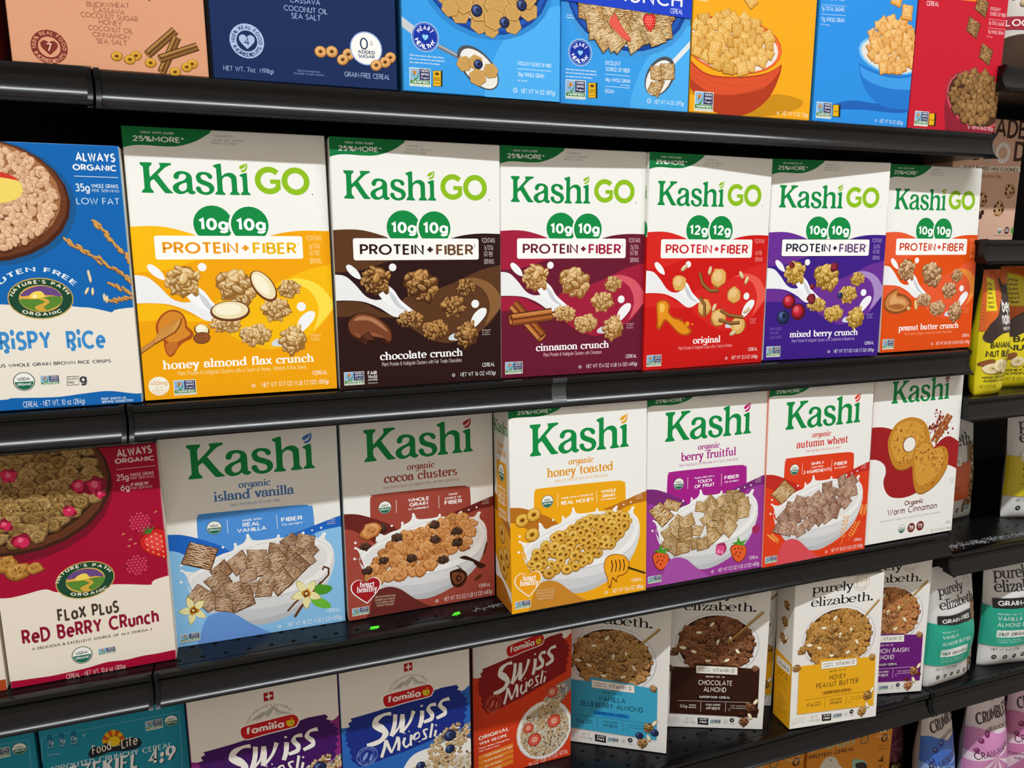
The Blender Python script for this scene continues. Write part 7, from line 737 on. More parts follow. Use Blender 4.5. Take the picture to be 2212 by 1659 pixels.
# ---- fourth shelf
FAM = 'muesli boxes on the fourth shelf'
def fam_box(key, label, A, A2, E, O, aff, flag=True, d=.07):
    p = make_box(key, 'muesli_box', label, FAM, '#efe9df', mixc(A2, '#ffffff', .2), '#e6e0d4', d); p['x'] = 0 if False else None
    return p
def fam(key, label, A, A2, E, O, aff, red=False):
    p = make_box(key, 'muesli_box', label, FAM, '#f0eae0', A2, '#e6e0d4', .07); p.pal = dict(A=A, A2=A2, E=E, O=O); p.aff = aff
    p.run(ART['fam1'][:1]); 
    if red: p.aff = None; p.curve(A2, [(-5, 128), (-5, 128), (20, 140), (60, 158), (110, 178), (165, 190), (165, 190), (165, -5), (165, -5), (-5, -5), (-5, -5)]); p.aff = aff
    p.run(ART['fam1'][1:2])
    if not red: p.run(ART['fam4']); p.run(ART['fam5'])
    else: p.aff = None; p.run([ART['famr'][0]] + [o for o in ART['famr'][1:ART['famr'].index(('#', 'small_print'))]]); p.aff = aff
    rest = ART['fam1'][2:]
    if red: rest = [o for o in rest if not (o[0] == 'p' and o[2][1] > 1900)]
    p.run(rest); p.run(ART['fam2']); p.run(ART['fam3']); p.aff = None
    if red: p.run(ART['famr'][ART['famr'].index(('#', 'small_print')):])
    p.build(p.root); return p
fam('famb', 'blue and white muesli box with blueberries, between the purple and red ones', '#1c2f86', '#2a66b8', '#7f9ad8', '#16286c', None)
fam('famp', 'purple and white muesli box, directly right of the teal boxes', '#431560', '#8a2a7c', '#a884c4', '#321048', (1.02, 0, 0, 1, 2, -3))
fam('famr', 'red and orange muesli box with strawberry slices, original recipe', '#8c1a18', '#d8401c', '#d06a4c', '#701210', (.862, 0, .1, 1, 3.5, 13), True)
TL = 'teal sprouted cereal boxes on the fourth shelf'
p = make_box('teal', 'cereal_box', 'teal sprouted cereal box touching the purple muesli box', TL, '#1f8fa8', '#197f96', '#2a9ab2', .055); p.run(ART['teal']); p.build(p.root)
p = make_box('teal', 'cereal_box', 'teal cereal box cut off in the bottom left corner', TL, '#1f8fa8', '#197f96', '#2a9ab2', .055, (4, -.2965, .066, 0, .157, 0, .225)); p.run(ART['teal']); p.build(p.root)

def food_bowl(p, pal, n=210, dark='#5a3210'):
    p.scatter('flake', 82.5, 149, 57, 46, 7.4, 120, pal, 9)
    rr = random.Random(len(pal[1]) + int(pal[1][1:3], 16))
    for k in range(13):
        t = rr.uniform(0, 6.28); q = rr.uniform(.1, .82); p.cluster(82.5 + 52 * q * math.cos(t), 149 + 42 * q * math.sin(t), rr.uniform(7, 10), rr.uniform(6, 8), pal, k, .7, .36)
    for k, (dx, dy) in enumerate(((-28, 22), (-8, 38), (22, 12), (-35, -15), (18, -30), (2, 5), (34, -12), (-12, -32))): p.almond(82.5 + dx, 149 + dy * .9, 5.2, 2.6, k * .9)
PE = 'superfood cereal boxes on the fourth shelf'
def pe_box(key, label, A, F, rec, n1, n2, g, S, SF, pal, bits, pos=None, group=PE, side=None):
    p = make_box(key, 'cereal_box', label, group, '#eeece7', side or '#e9e6df', '#f3f1ec', .048, pos)
    p.pal = dict(A=A, F=F, rec=rec, g=g, S=S, SF=SF, w='#eeece7', bd=mixc(pal[0], pal[1], .15))
    p.aff = (1, 0, 0, 1, {'peblue': -17.5, 'pechoc': -8}.get(key, 0), 0)
    p.run(ART['pe1'])
    p.part('cereal_picture'); food_bowl(p, pal); p.part('spoon_picture')
    p.run(ART['pe2']); p.part('flavour_panel')
    p.text(F, 'c', n1, 84 - len(n1) * 3, 77.5, 84 + len(n1) * 3, 77.5, 9); p.text(F, 'c', n2, 84 - len(n2) * 3, 65.5, 84 + len(n2) * 3, 65.5, 9)
    p.run(ART['pe3']); p.part('ingredient_picture')
    for x, y, r, s in ((142, 42, 8.5, 3), (133, 14, 8, 5), (147, 108, 6.5, 7), (18, 135, 8, 9), (8, 106, 7, 11)): p.cluster(x, y, r, r, pal, s, .7, .36)
    for k, (x, y) in enumerate(((150, 50), (142, 24), (30, 142))): p.almond(x, y, 6, 3, 1 + k)
    for x, y in ((151, 34), (128, 26)) if bits else ():
        if bits == 'blue': p.blueberry(x, y, 6.2)
        elif bits == 'raisin': p.ell('#5a1420', x, y, 4.5, 3.4); p.ell('#8a2a34', x - 1, y + 1, 2.4, 1.6)
        elif bits == 'choc': p.poly('#2a140c', [(x - 5, y - 4), (x + 4, y - 5), (x + 5, y + 3), (x - 3, y + 5)]); p.poly('#4f2c1c', [(x - 4, y + 1), (x + 4, y), (x + 5, y + 3), (x - 3, y + 5)])
        elif bits == 'nut': p.ell('#e8c04a', x, y, 3, 2.4)
    p.build(p.root); return p
pe_box('peblue', 'white cereal box with sky blue panel, vanilla blueberry almond, turned to the left', '#3fa9cf', '#143244', 'RECIPE NO. 29', 'VANILLA', 'BLUEBERRY ALMOND', '30g', '#1e88d8', '#0f2c50', ('#3f2210', '#9a6a38', '#c99a5c', '#ecc994'), 'blue')
pe_box('pechoc', 'white cereal box with dark brown panel, chocolate almond', '#36190f', '#f1ece6', 'RECIPE NO. 36', 'CHOCOLATE', 'ALMOND', '32g', '#1f0e08', '#f1ece6', ('#2a120a', '#6b3a22', '#94603e', '#c99a74'), 'choc')
p = pe_box('pehoney', 'white cereal box with golden panel and yellow side, honey peanut butter, pulled forward', '#efb01e', '#2f2410', 'RECIPE NO. 50', 'HONEY', 'PEANUT BUTTER', '32g', '#d9981c', '#2f2410', ('#4a2a0c', '#a8702c', '#cf9c50', '#ecc888'), 'nut')
def sp(q):
    q.poly('#efb01e', [(0, -1), (49, -1), (49, 112), (0, 118)]); q.part('side_picture')
    for x, y, r, s in ((24, 175, 9, 1), (22, 145, 9, 2), (28, 205, 8, 3)): q.cluster(x, y, r, r, ('#4a2a0c', '#a8702c', '#cf9c50', '#ecc888'), s, .8, .36)
    q.almond(30, 150, 7, 3, .8); q.part('side_lettering')
    q.rrect('#f6f3ea', 5, 92, 44, 108, .5); q.text('#2a2a28', 'b', 'VITAMIN D', 9, 95, 40, 95, 6); q.text('#2a2a28', 's', 'EXCELLENT SOURCE OF', 9, 103, 40, 103, 2)
    q.text('#5a3c08', 'b', 'FULL OF THE', 10, 84, 38, 84, 4); q.text('#5a3c08', 'b', 'GOOD STUFF', 10, 78, 38, 78, 4)
    for i in range(6): q.text('#5a3c08', 's', ('Made with organic oats', 'coconut sugar, and', 'superfood seeds for', 'crunch in every', 'bite of this', 'wholesome cereal')[i], 10, 73 - i * 3.3, 38 - (i % 3) * 2, 73 - i * 3.3, 1.9)
    for i, t in enumerate(('VITAMIN D', 'NON-GMO', 'GLUTEN-FREE', 'SUSTAINABLY', 'SOURCED', 'COCONUT SUGAR', 'NO ARTIFICIAL', 'FLAVORS')): q.text('#5a3c08', 'b', t, 12, 46 - i * 4.6, 12 + len(t) * 2, 46 - i * 4.6, 2.2)
side_panel(p, sp)
pe_box('pepurp', 'white cereal box with purple panel, cinnamon raisin almond, behind the golden one', '#6a1c78', '#f1ece6', 'RECIPE NO. 35', 'CINNAMON RAISIN', 'ALMOND', '32g', '#4c1258', '#f1ece6', ('#4a2410', '#a86434', '#cf9058', '#ecc494'), 'raisin')
pe_box('pehoney', 'white cereal box with yellow panel, mostly hidden behind the chocolate almond one', '#efb01e', '#2f2410', 'RECIPE NO. 50', 'HONEY', 'PEANUT BUTTER', '32g', '#d9981c', '#2f2410', ('#4a2a0c', '#a8702c', '#cf9c50', '#ecc888'), 'nut', (4, .7824, .1214, -20, .156, 0, .25))

# ---- fifth shelf and the cookie box
SP = 'orange protein cereal boxes on the lowest shelf'
E0 = SPOON_EDGE
for i, (x, lab) in enumerate(((.888 + E0 / 1000, 'orange protein cereal box under the golden panel box, beside the dark granola bag'), (.888 + E0 / 1000 - .1965, 'orange protein cereal box mostly hidden by the shelf, left of its twin'))):
    p = make_box('spoon', 'cereal_box', lab, SP, '#d98a2a', '#c87c22', None, .06, (5, x, .05 + .004 * i, 0, .1945, 0, .25))
    ops = ART['spoon']; p.aff = (1, 0, 0, 1, -E0, 0)
    p.run(ops[:4] if False else [o for o in ops if not (o[0] == 't' and (o[3] in ('14',) or (o[3] == 'PROTEIN' and o[4] < 1500)))])
    p.aff = (1, 0, 0, 1, -E0 + .1 + 196.5, 0)
    p.run([o for o in ops if o[0] == 't' and (o[3] in ('14',) or (o[3] == 'PROTEIN' and o[4] < 1500))]); p.build(p.root)
p = make_box('cook', 'cookie_box', 'pale pink mini cookie box in the right bay', None, '#e3b89f', '#d8ac92', None, .06); p.run(ART['cook']); p.build(p.root)

# ================================================================ stand-up pouches
def pouch(kind, label, cat, group, x, y, z, yaw, w, h, depth, back, art, seed=1, pinch=.5, mat='pouch', lean=3, topw=.96, side=None):
    """flexible bag: flat sealed top, full oval foot, soft creases; printed film follows the bulge"""
    rnd = random.Random(seed); ph = [rnd.uniform(0, 6) for _ in range(8)]
    def prof(v):   # half depth along the height (0 foot, 1 top)
        return depth / 2 * (min(1, (v / .06)) ** .5 * .25 + .75 * math.sin(min(1, v * 1.15 + .3) * PI * .5)) * (1 - max(0, (v - .3) / .7) ** 1.7)
    def wid(v): return w * (1 - (1 - topw) * v) * (1 - .05 * math.sin(PI * min(1, v * 1.05)) ** 2)
    def surf(u, v, s):  # u,v in 0..1, s=-1 front
        u, v = max(0, u), max(0, v)
        t = 2 * u - 1; W = wid(v); e = max(0, 1 - abs(t) ** 2.6) ** .62
        yy = s * prof(v) * e
        k = (1 - abs(t) ** 6)
        yy += k * .0016 * (math.sin(9 * u + 7 * v + ph[0]) * math.sin(11 * v + ph[1]) + .8 * math.sin(23 * u * (1 - .4 * v) + ph[2]) * max(0, v - .55) * 2 + .7 * math.sin(17 * v - 8 * u + ph[3]) * (1 - v))
        xx = W * t / 2 + .002 * math.sin(6 * v + ph[4]) * (v)
        return xx + w / 2, yy + depth / 2, v * h
    root = empty(kind, (x, y, z + .0006), (-math.radians(lean), 0, math.radians(yaw))); tag(root, label, cat, group)
    NU, NV = 34, 44; V = []; F = []; C = []
    for s in (-1, 1):
        o = len(V)
        for j in range(NV + 1):
            for i in range(NU + 1): V.append(surf(i / NU, j / NV, s))
        for j in range(NV):
            for i in range(NU):
                a = o + j * (NU + 1) + i; q = (a, a + 1, a + NU + 2, a + NU + 1); F.append(q if s < 0 else q[::-1]); C.append(back)
    n = (NU + 1) * (NV + 1)
    for i in range(NU): F.append((i, n + i, n + i + 1, i + 1)); C.append(side or back)
    obj('bag_body', V, F, MAT[mat], root, C, True)
    # heat seal with ribs along the top
    V = []; F = []; C = []
    for k in range(9):
        zz = h * (.962 + .038 * k / 8)
        for i in range(25):
            u = i / 24; X, Y, Zz = surf(u, min(1, zz / h), -1); V.append((X, depth / 2 - .0012 - .0005 * (k % 2), zz))
    for k in range(8):
        for i in range(24): a = k * 25 + i; F.append((a, a + 1, a + 26, a + 25)); C.append(side or back)
    obj('top_seal', V, F, MAT[mat], root, C)
    def mf(u, v, zz):
        e = 1e-3; U, Vv = u / 1000 / w, v / 1000 / h
        P = Vector(surf(U, Vv, -1)); A = Vector(surf(U + e, Vv, -1)) - P; B = Vector(surf(U, Vv + e, -1)) - P; nn = A.cross(B); nn.normalize()
        if nn.y > 0: nn = -nn
        P = P + nn * (.00045 + zz); return (P.x, P.y, P.z)
    p = Panel(w * 1000 - 1, h * 1000 - 1, None, mf, 3.2); art(p); p.build(root, mat)
    me = [o for o in root.children]
    return root
def pe_pouch(A, lines, tag1, rec, base='#dcdcda', cl=('#5a3a1c', '#a8784a', '#cfa878', '#eed8b4')):
    def f(p):
        w, h = p.w, p.h; k = w / 150
        p.part('window_picture'); p.curve('#8a6848', [(w * .74, h * .08), (w * .9, h * .12), (w * .97, h * .3), (w * .97, h * .55), (w * .9, h * .68), (w * .76, h * .66), (w * .74, h * .4)]); p.scatter('muesli', w * .86, h * .38, w * .1, h * .27, 4, 90, cl, 4)
        p.part('brand_lettering'); p.text('#1d1e22', 'm', 'purely', w * .1, h * .775, w * .62, h * .775, 21 * k); p.text('#1d1e22', 'm', 'elizabeth.', w * .1, h * .665, w * .88, h * .665, 21 * k)
        p.part('round_emblem'); p.ring('#a8a49c', w * .74, h * .83, 11 * k, .5); p.ring('#a8a49c', w * .74, h * .83, 6.5 * k, .4)
        p.part('flavour_panel'); p.poly(A, [(0, h * .2), (w * .78, h * .2), (w * .8, h * .52), (0, h * .55)])
        if tag1: p.poly('#1b1b1d', [(w * .07, h * .53), (w * .72, h * .53), (w * .72, h * .615), (w * .07, h * .615)]); p.text('#f2f2f0', 'b', tag1, w * .12, h * .553, w * .67, h * .553, 9 * k)
        else: p.poly('#e9e6da', [(w * .1, h * .5), (w * .62, h * .5), (w * .62, h * .58), (w * .1, h * .58)]); p.text('#2a2a28', 'b', 'ORGANIC OATS', w * .13, h * .522, w * .59, h * .522, 6 * k)
        ink = '#f2f2f0' if tag1 else '#2a2a1c'
        p.text(ink, 's', rec, w * .12, h * .475, w * .4, h * .475, 3 * k)
        for i, t in enumerate(lines[:2]): p.text(ink, 'c', t, w * .12, h * (.425 - i * .055), w * (.12 + .042 * len(t)), h * (.425 - i * .055), 8 * k)
        if tag1: p.poly('#e9e9e6', [(w * .12, h * .275), (w * .62, h * .275), (w * .62, h * .34), (w * .12, h * .34)]); p.text('#1b1b1d', 'b', lines[2], w * .15, h * .29, w * .59, h * .29, 6.5 * k)
        else: p.text(ink, 's', lines[2], w * .12, h * .3, w * .6, h * .3, 5 * k)
        for i in range(2): p.text(ink, 's', ('Crunchy clumps with', 'vanilla, almond butter')[i], w * .14, h * (.25 - i * .02), w * .54, h * (.25 - i * .02), 2 * k)
        p.part('small_print'); p.text('#4c4a48', 's', 'NET WT. 8 OZ (227g)', w * .1, h * .155, w * .45, h * .155, 5 * k)
        for i in range(5): p.ell('#1b1b1d', w * (.14 + .13 * i), h * .095, 4.2 * k); p.text('#ffffff', 'b', ('N', 'GF', 'V', 'P', 'B')[i], w * (.14 + .13 * i) - 1.8 * k, h * .095 - 1.6 * k, w * (.14 + .13 * i) + 1.8 * k, h * .095 - 1.6 * k, 3.2 * k)
        p.nongmo(w * .76, h * .07, 17 * k, 12 * k)
    return f
GF = 'teal and white granola pouches on the fourth shelf'
pouch('granola_pouch', 'white and teal granola pouch, first one right of the purple panel box', 'granola pouch', GF, 1.226, -.008, Z4, 8, .130, .222, .062, '#dadad8', pe_pouch('#1fa388', ('VANILLA', 'ALMOND BUTTER', 'NUT GRANOLA'), 'GRAIN-FREE', 'RECIPE NO. 12'), 3)
pouch('granola_pouch', 'white and teal granola pouch at the right picture edge, beside its slimmer twin', 'granola pouch', GF, 1.374, .012, Z4, -7, .158, .222, .06, '#dadad8', pe_pouch('#1fa388', ('VANILLA', 'ALMOND BUTTER', 'NUT GRANOLA'), 'GRAIN-FREE', 'RECIPE NO. 12'), 8)
pouch('granola_pouch', 'white granola pouch with an orange panel, deep in the right bay', 'granola pouch', None, 1.262, .095, -.332, 2, .172, .222, .06, '#d2d1ce', pe_pouch('#cf5a22', ('PUMPKIN', 'CINNAMON', 'ANCIENT GRAIN GRANOLA'), None, 'RECIPE NO. 21'), 5)
pouch('granola_pouch', 'white granola pouch with a yellow panel, original recipe, at the right edge', 'granola pouch', None, 1.470, .066, -.332, -6, .165, .225, .064, '#dcdcda', pe_pouch('#d2c01c', ('ORIGINAL', 'ANCIENT GRAIN', 'GRANOLA'), None, 'RECIPE NO. 20'), 6)
def banana(p):
    w, h = p.w, p.h
    p.curve('#d2601a', [(-5, h * .52), (-5, h * .52), (-5, h + 5), (-5, h + 5), (w + 5, h + 5), (w + 5, h + 5), (w + 5, h * .5), (w + 5, h * .5), (w * .5, h * .52)])
    p.part('bear_shape_print'); p.curve('#3a2a26', [(w * .02, h * .47), (w * .1, h * .58), (w * .3, h * .66), (w * .5, h * .8), (w * .55, h * .9), (w * .63, h * .94), (w * .7, h * .88), (w + 5, h * .92), (w + 5, h * .92), (w + 5, h * .5), (w + 5, h * .5), (w * .4, h * .5), (w * .12, h * .43)])
    p.part('brand_lettering'); p.text('#e8e4dc', 'x', 'bear', w * .46, h * .66, w * .86, h * .66, 24); p.text('#e8e4dc', 'x', 'naked', w * .4, h * .56, w * .96, h * .56, 24); p.text('#f4f0e6', 'b', 'WILDLY DELICIOUS', w * .4, h * .525, w * .95, h * .525, 5.5)
    p.part('claims_flag'); p.poly('#e3cf1c', [(w * .04, h * .68), (w * .27, h * .68), (w * .29, h * .92), (w * .08, h * .95)])
    for i, t in enumerate(('29g', 'Whole', 'Grains', 'Good', 'Source of', 'Fiber')): p.text('#3a2a10', 'b', t, w * .07, h * (.88 - i * .036), w * (.2 + .01 * (i == 4)), h * (.88 - i * .036), 5)
    p.part('flavour_lettering'); p.text('#2f2410', 'b', 'BANANA', w * .12, h * .385, w * .68, h * .385, 11); p.text('#2f2410', 'b', 'NUT BLEND', w * .06, h * .315, w * .8, h * .315, 11)
    p.part('ingredient_picture')
    for x, y in ((.12, .27), (.72, .26), (.8, .245)): p.almond(w * x, h * y, 9, 5, .4, False)
    for x, y, r in ((.2, .225, 12), (.38, .25, 14), (.56, .235, 14)): p.ell('#b99a60', w * x, h * y - 1, r, r * .72); p.ell('#efe0b4', w * x, h * y, r, r * .7); p.ell('#dcc68e', w * x, h * y, r * .5, r * .35); p.ell('#8a6a3a', w * x, h * y, 2, 1)
    p.part('small_print')
    for i, t in enumerate(('BAKED WITH', 'HONEY, BANANA CHIPS,', 'ALMONDS & WALNUTS')): p.text('#3a3010', 'b', t, w * (.28, .06, .08)[i], h * (.17 - i * .028), w * (.58, .82, .8)[i], h * (.17 - i * .028), 4)
    p.text('#4a4010', 's', 'NET WT 12 OZ (340g)', w * .04, h * .065, w * .42, h * .065, 5.5); p.kosher('#4a4010', w * .72, h * .075, 3)
BN = 'yellow and orange banana nut granola bags'
pouch('granola_bag', 'narrow looking yellow granola bag turned away, beside the orange box', 'granola bag', BN, 1.262, -.012, -.062, 12, .078, .208, .055, '#dfce14', banana, 11, lean=2, side='#d2601a')
pouch('granola_bag', 'yellow and orange banana nut blend granola bag facing the aisle', 'granola bag', BN, 1.350, .030, -.062, -4, .165, .212, .06, '#dfce14', banana, 12, lean=2, side='#d2601a')
def crumb(A, B, name, berry):
    def f(p):
        w, h = p.w, p.h; p.curve(A, [(-5, -5), (-5, -5), (-5, h * .6), (w * .3, h * .64), (w * .6, h * .6), (w + 5, h * .66), (w + 5, h * .66), (w + 5, -5), (w + 5, -5)])
        for k in range(9):
            t = k * 2 * PI / 9 + .2; p.poly(B, [(w * .5, h * .42), (w * .5 + 130 * math.cos(t), h * .42 + 150 * math.sin(t)), (w * .5 + 130 * math.cos(t + .28), h * .42 + 150 * math.sin(t + .28))]) if math.sin(t) < .5 else None
        p.part('brand_lettering'); p.text('#3a2a2c', 'b', 'UNCLE', w * .5, h * .84, w * .86, h * .88, 10); p.text('#3a2a2c', 'w', "CRUMBLES", w * .1, h * .68, w * .96, h * .74, 22); p.text('#3a2a2c', 's', 'GRANOLA', w * .3, h * .62, w * .85, h * .65, 8)
        p.part('flavour_lettering'); p.text('#3a1c2c', 'c', name, w * .1, h * .4, w * .92, h * .48, 15)
        p.part('fruit_picture')
        for x, y, r in ((.18, .56, 6), (.3, .61, 7), (.12, .48, 5)): p.ell(berry, w * x, h * y, r); p.ell(mixc(berry, '#ffffff', .35), w * x - 1.5, h * y + 1.5, r * .4)
        p.part('window_picture'); p.curve('#3a2a20', [(w * .35, h * .05), (w * .35, h * .2), (w * .5, h * .3), (w * .62, h * .28), (w * .75, h * .3), (w * .9, h * .2), (w * .9, h * .05)]); p.scatter('muesli', w * .62, h * .16, w * .24, h * .11, 6, 40, ('#6b5a30', '#b8a468', '#d8c890', '#efe4bc'), 3)
        p.part('small_print'); p.text('#3a2a2c', 'b', 'COCONUT', w * .05, h * .3, w * .3, h * .3, 5); p.text('#3a2a2c', 'b', 'OIL', w * .12, h * .26, w * .24, h * .26, 5)
    return f
PK = 'crumble granola bags on the lowest shelf'
pouch('granola_bag', 'blue and white granola bag on the lowest shelf, left of the pink ones', 'granola bag', PK, 1.276, .020, Z5, 8, .108, .262, .065, '#d9d2cc', crumb('#3f6fc8', '#8aa8e0', 'BLUEBERRY', '#2a3a88'), 21, topw=.7)
pouch('granola_bag', 'pink granola bag with berries, right of the blue bag', 'granola bag', PK, 1.384, .020, Z5, -4, .118, .252, .07, '#e6d8dc', crumb('#d48cc0', '#f0dce8', 'CRAN-MAPLE', '#7a2058'), 22, topw=.72)
pouch('granola_bag', 'pink granola bag cut off by the bottom right corner', 'granola bag', PK, 1.508, .030, Z5, -4, .118, .250, .07, '#e2c0d4', crumb('#c878a8', '#e8c8dc', 'CRAN-MAPLE', '#7a2058'), 23, topw=.72)
pouch('granola_bag', 'dark mauve granola bag in the shade right of the orange boxes', 'granola bag', PK, 1.206, .105, Z5, 0, .125, .262, .06, '#8a5a68', crumb('#7a4458', '#9a6478', 'CRAN-MAPLE', '#5a1838'), 24, topw=.8)
def look(p):
    w, h = p.w, p.h; p.part('window_picture'); p.curve('#3f2a1c', [(2, 2), (w - 2, 2), (w - 4, h * .3), (w * .5, h * .34), (4, h * .28)]); p.scatter('muesli', w * .5, h * .72, w * .45, h * .22, 7, 70, ('#6b5436', '#a88c62', '#cdb48a', '#ece0c4'), 3)
    p.part('label_band'); p.poly('#a31c34', [(0, h * .36), (w, h * .36), (w, h * .46), (0, h * .46)]); p.text('#f4e9e4', 'b', 'LOOK', w * .05, h * .385, w * .36, h * .385, 11)
pouch('granola_bag', 'clear granola bag with a red band, top right corner', 'granola bag', None, 1.282, .04, .452, 0, .17, .2, .06, '#cfcac4', look, 31)

# ================================================================ shelving
def rail_profile():
    # y (negative is towards the aisle), z relative to the rail middle
    return [(.012, .0172), (.0015, .0178), (-.0008, .0168), (-.0012, .0150), (-.0006, .0112), (.0020, .0085), (.0032, .0052), (.0033, .0010), (.0026, -.0032), (.0013, -.0070), (-.0005, -.0104), (-.0027, -.0135), (-.0048, -.0158), (-.0074, -.0180), (-.0090, -.0188), (-.0088, -.0198), (-.0060, -.0190), (.0060, -.0178), (.0120, -.0172)]
def extrude(name, prof, x0, x1, z, mat, parent, cap=True, smooth=True):
    n = len(prof); V = [(x0, y, z + q) for y, q in prof] + [(x1, y, z + q) for y, q in prof]; F = []
    for i in range(n): j = (i + 1) % n; F.append((i, j, n + j, n + i))
    if cap: F += [tuple(range(n)), tuple(range(2 * n - 1, n - 1, -1))]
    o = obj(name, V, [f[::-1] for f in F], MAT[mat], parent)
    if smooth:
        for q in o.data.polygons: q.use_smooth = len(q.vertices) == 4
        o.data.set_sharp_from_angle(angle=math.radians(38))
    return o
def box_mesh(x0, y0, z0, x1, y1, z1):
    V = [(x0, y0, z0), (x1, y0, z0), (x1, y1, z0), (x0, y1, z0), (x0, y0, z1), (x1, y0, z1), (x1, y1, z1), (x0, y1, z1)]
    return V, [(0, 3, 2, 1), (4, 5, 6, 7), (0, 1, 5, 4), (1, 2, 6, 5), (2, 3, 7, 6), (3, 0, 4, 7)]
def boxo(name, a, mat, parent=None): V, F = box_mesh(*a); return obj(name, V, F, MAT[mat], parent)
def shelf(label, x0, x1, z, holes=None, cap_l=False, cap_r=False, group=None, tape=None):
    root = empty('shelf', (0, 0, 0)); tag(root, label, 'shelf', group)
    zm = z - .0178
    DV, DF = box_mesh(x0 + .001, .0115, z - .006, x1 - .001, .40, z - .00012); nd = len(DF)
    boxo('underframe', (x0 + .004, .0125, zm - .0168, x1 - .004, .40, z - .0062), 'black', root)
    extrude('price_rail', rail_profile(), x0 + .0012, x1 - .0012, zm, 'rail', root)
    for x, y in holes or ():
        n = len(DV)
        for k in range(14): DV.append((x + .0030 * math.cos(k * PI / 7), y + .0030 * math.sin(k * PI / 7), z - .00008))
        DF.append(tuple(range(n, n + 14)))
        for k in range(14): DV.append((x + .0037 * math.cos(k * PI / 7), y + .0037 * math.sin(k * PI / 7), z - .00014))
        for k in range(14): j = (k + 1) % 14; DF.append((n + k, n + 14 + k, n + 14 + j, n + j))
    dk = obj('deck', DV, DF, MAT['black'], root); dk.data.materials.append(MAT['hole'])
    for q in dk.data.polygons:
        if q.index >= nd and len(q.vertices) == 14: q.material_index = 1
    for flag, xx, s in ((cap_l, x0, 1), (cap_r, x1, -1)):
        if flag: extrude('end_cap', [(y * 1.07 - .0004, q * 1.06) for y, q in rail_profile()], xx - .0022, xx + .0022, zm, 'black', root)
    return root
HOLES3 = [(.0258 + .0257 * i, .0205) for i in range(47)] + [(.0129 + .0257 * i, .047) for i in range(15)]
HOLES4 = [(.55 + .0257 * i + (.0128 if j % 2 else 0), .0225 + .0265 * j) for i in range(25) for j in range(5)]
HOLESR = [(1.245 + .0257 * i + (.0128 if j % 2 else 0), .03 + .0265 * j) for i in range(18) for j in range(4)]
names = {1: 'top', 2: 'second', 3: 'third', 4: 'fourth', 5: 'lowest'}
for i, z in ((1, Z1), (2, Z2), (3, Z3), (4, Z4), (5, Z5)):
    shelf('black %s shelf with glossy price rail in the middle bay' % names[i], BAY0, BAY1, z, HOLES3 if i == 3 else HOLES4 if i == 4 else None, cap_r=i < 4)
    if i < 5: shelf('black %s shelf of the left bay, cut off by the picture edge' % names[i], -1.219, BAY0, z + (.003 if i == 1 else 0))
for i, z in ((1, .452), (2, .193), (3, -.062), (4, -.332), (5, Z4), (6, Z5)):
    shelf('black %s shelf of the right bay' % ('highest', 'second highest', 'third highest', 'fourth highest, scuffed', 'second lowest', 'lowest')[i - 1], BAY1 + .010 if i < 5 else BAY1, 2.44, z, HOLESR if i in (3, 4) else None, cap_l=i < 5)
# clips where rails of neighbouring bays meet
def clip_at(x, z, label):
    root = empty('shelf_clip', (x, 0, z - .0178)); tag(root, label, 'clip', 'black clips joining the shelf rails')
    pr = rail_profile()
    for dx, k in ((-.0036, 1.0), (.0036, 1.0)):
        out = [(y - .0030, q * 1.10) for y, q in pr[1:14]]; inn = [(y + .0004, q * .98) for y, q in pr[1:14]][::-1]
        o = extrude('hook', out + inn, dx - .0024, dx + .0024, 0, 'steel', root)
for i, z in ((1, Z1), (2, Z2), (3, Z3)): clip_at(0, z, 'black clip joining the rails at the left end of the %s shelf' % names[i])
clip_at(BAY1, Z4, 'black clip joining the fourth shelf rail to the right bay')
# uprights, back panels, base
boxo('upright', (-.015, .40, -1.2, .015, .44, .95), 'black'); bpy.data.objects['upright'].name = 'upright'
tag(bpy.data.objects['upright'], 'black steel upright between the left and middle bays', 'upright', 'black shelving uprights')
u2 = boxo('upright', (BAY1 - .015, .40, -1.2, BAY1 + .015, .44, .95), 'black'); tag(u2, 'black steel upright between the middle and right bays', 'upright', 'black shelving uprights')
w = boxo('wall_back', (-2.4, .44, -1.2, 3.7, .46, 1.0), 'back'); w['kind'] = 'structure'
b_ = boxo('trim_1', (-1.219, .02, -1.2, 2.44, .40, -1.06), 'black'); b_['kind'] = 'structure'
f = boxo('floor', (-3, -3, -1.22, 4, .46, -1.2), 'tile'); f['kind'] = 'structure'

# small things on the shelves
def scrap(x, y, z, pts, mat, name, label, cat, group=None):
    n = len(pts); V = [(a, b, 0) for a, b in pts] + [(a, b, .0004 + .0012 * (i % 2)) for i, (a, b) in enumerate(pts)]
    F = [tuple(range(n))[::-1], tuple(range(n, 2 * n))] + [(i, (i + 1) % n, n + (i + 1) % n, n + i) for i in range(n)]
    o = obj(name, V, F, MAT[mat]); o.location = (x, y, z); tag(o, label, cat, group); return o
GS = 'green sticker scraps'
scrap(.2528, .0175, Z3, [(-.006, -.002), (-.001, -.0035), (.005, -.002), (.0065, .001), (0, .0032), (-.004, .002)], 'sticker', 'sticker_scrap', 'green sticker scrap under the reddish brown box', 'sticker', GS)
scrap(.360, .0165, Z3, [(-.0065, -.0025), (0, -.004), (.006, -.001), (.005, .003), (-.002, .0035)], 'sticker', 'sticker_scrap', 'green sticker scrap on the shelf left of the golden box', 'sticker', GS)
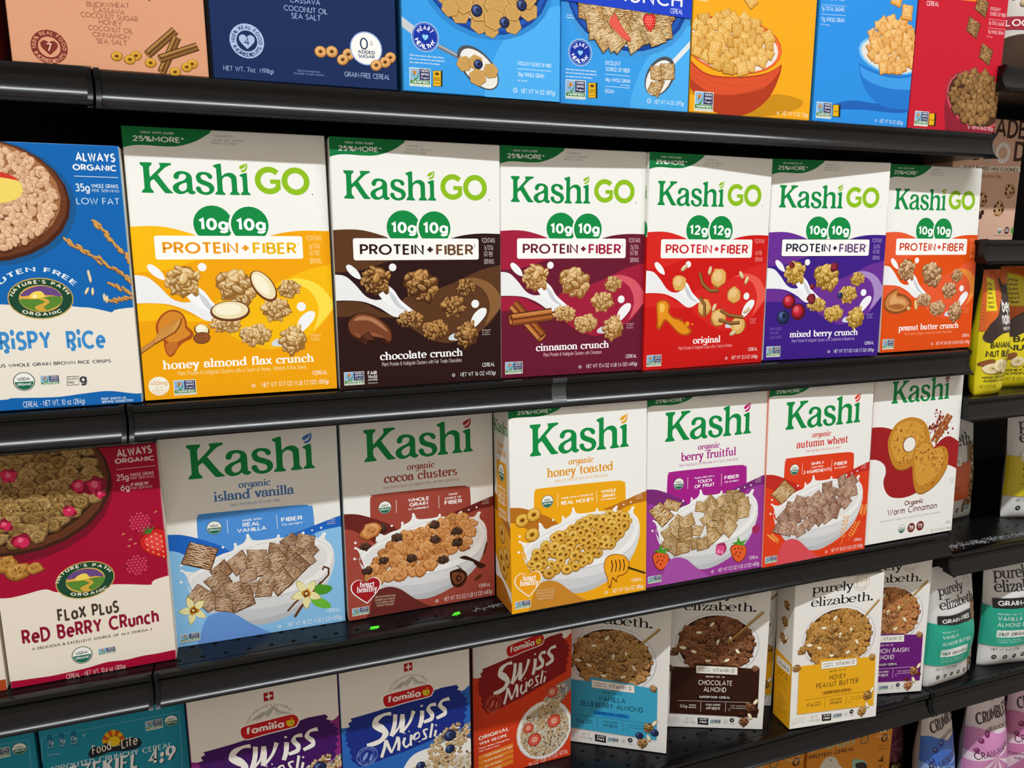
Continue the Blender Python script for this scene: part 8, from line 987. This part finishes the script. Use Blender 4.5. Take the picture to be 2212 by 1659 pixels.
def smear(name, label, x0, x1, y0, y1, z, n, seed):
    r = random.Random(seed); V = []; F = []
    for k in range(n):
        x, y = r.uniform(x0, x1), r.gauss((y0 + y1) / 2, (y1 - y0) / 5); L, a = r.uniform(.001, .005), r.gauss(.2, .5); t = r.uniform(.0002, .0007); c, s = math.cos(a), math.sin(a); m = len(V); e = .00002 * (k % 12)
        for u, v in ((-L, -t), (L, -t * .3), (L * .8, t), (-L * .7, t)): V.append((x + u * c - v * s, y + u * s + v * c, z + .0001 + e))
        F.append((m, m + 1, m + 2, m + 3))
    o = obj(name, V, F, MAT['scuff']); tag(o, label, 'residue', None, 'stuff'); return o
smear('scraped_residue', 'grey scraped label residue on the empty shelf front of the right bay', 1.235, 1.50, .012, .034, -.332, 420, 4)
smear('scraped_residue', 'faint scratches on the third shelf left of the golden box', .385, .425, .012, .028, Z3, 34, 5)
# clear tape on the second rail
V = []; F = []
pr = rail_profile()[2:12]
for i, (y, q) in enumerate(pr):
    for x in (.488, .508): V.append((x, y - .0005, q))
for i in range(len(pr) - 1): F.append((2 * i, 2 * i + 1, 2 * i + 3, 2 * i + 2))
o = obj('tape_strip', V, F, MAT['tape']); tag(o, 'short strip of torn tape on the second shelf rail, below the maroon box', 'tape')

# ================================================================ light and camera
world = bpy.data.worlds.new('store_ambience'); bpy.context.scene.world = world; world.use_nodes = True
bg = world.node_tree.nodes['Background']; bg.inputs[0].default_value = (*lin('#d9cdc0'), 1); bg.inputs[1].default_value = .52
def strip(name, loc, sx, sy, e, col, rot=(0, 0, 0)):
    l = bpy.data.lights.new(name, 'AREA'); l.shape = 'RECTANGLE'; l.size = sx; l.size_y = sy; l.energy = e; l.color = col
    o = bpy.data.objects.new(name, l); COL.objects.link(o); o.location = loc; o.rotation_euler = rot; return o
strip('ceiling_strip_light', (.55, -.92, 1.75), 3.2, .07, 86, (.93, .97, 1), (math.radians(-28), 0, 0))
strip('far_ceiling_strip_light', (.55, -2.6, 1.75), 3.2, .1, 10, (1, .97, .93), (math.radians(-50), 0, 0))
cam = bpy.data.cameras.new('camera'); co = bpy.data.objects.new('camera', cam); COL.objects.link(co)
cam.sensor_fit = 'HORIZONTAL'; cam.sensor_width = 36; cam.lens = CAM['f'] / 2212 * 36
R = CAM['R']; co.matrix_world = Matrix(((R[0][0], R[0][2], -R[0][1], CAM['C'][0]), (R[1][0], R[1][2], -R[1][1], CAM['C'][1]), (R[2][0], R[2][2], -R[2][1], CAM['C'][2]), (0, 0, 0, 1)))
cam.clip_start = .02; cam.shift_y = 0
bpy.context.scene.camera = co
vs = bpy.context.scene.view_settings; vs.view_transform = 'Standard'; vs.look = 'None'; vs.exposure = .42; vs.gamma = 1; vs.use_curve_mapping = False
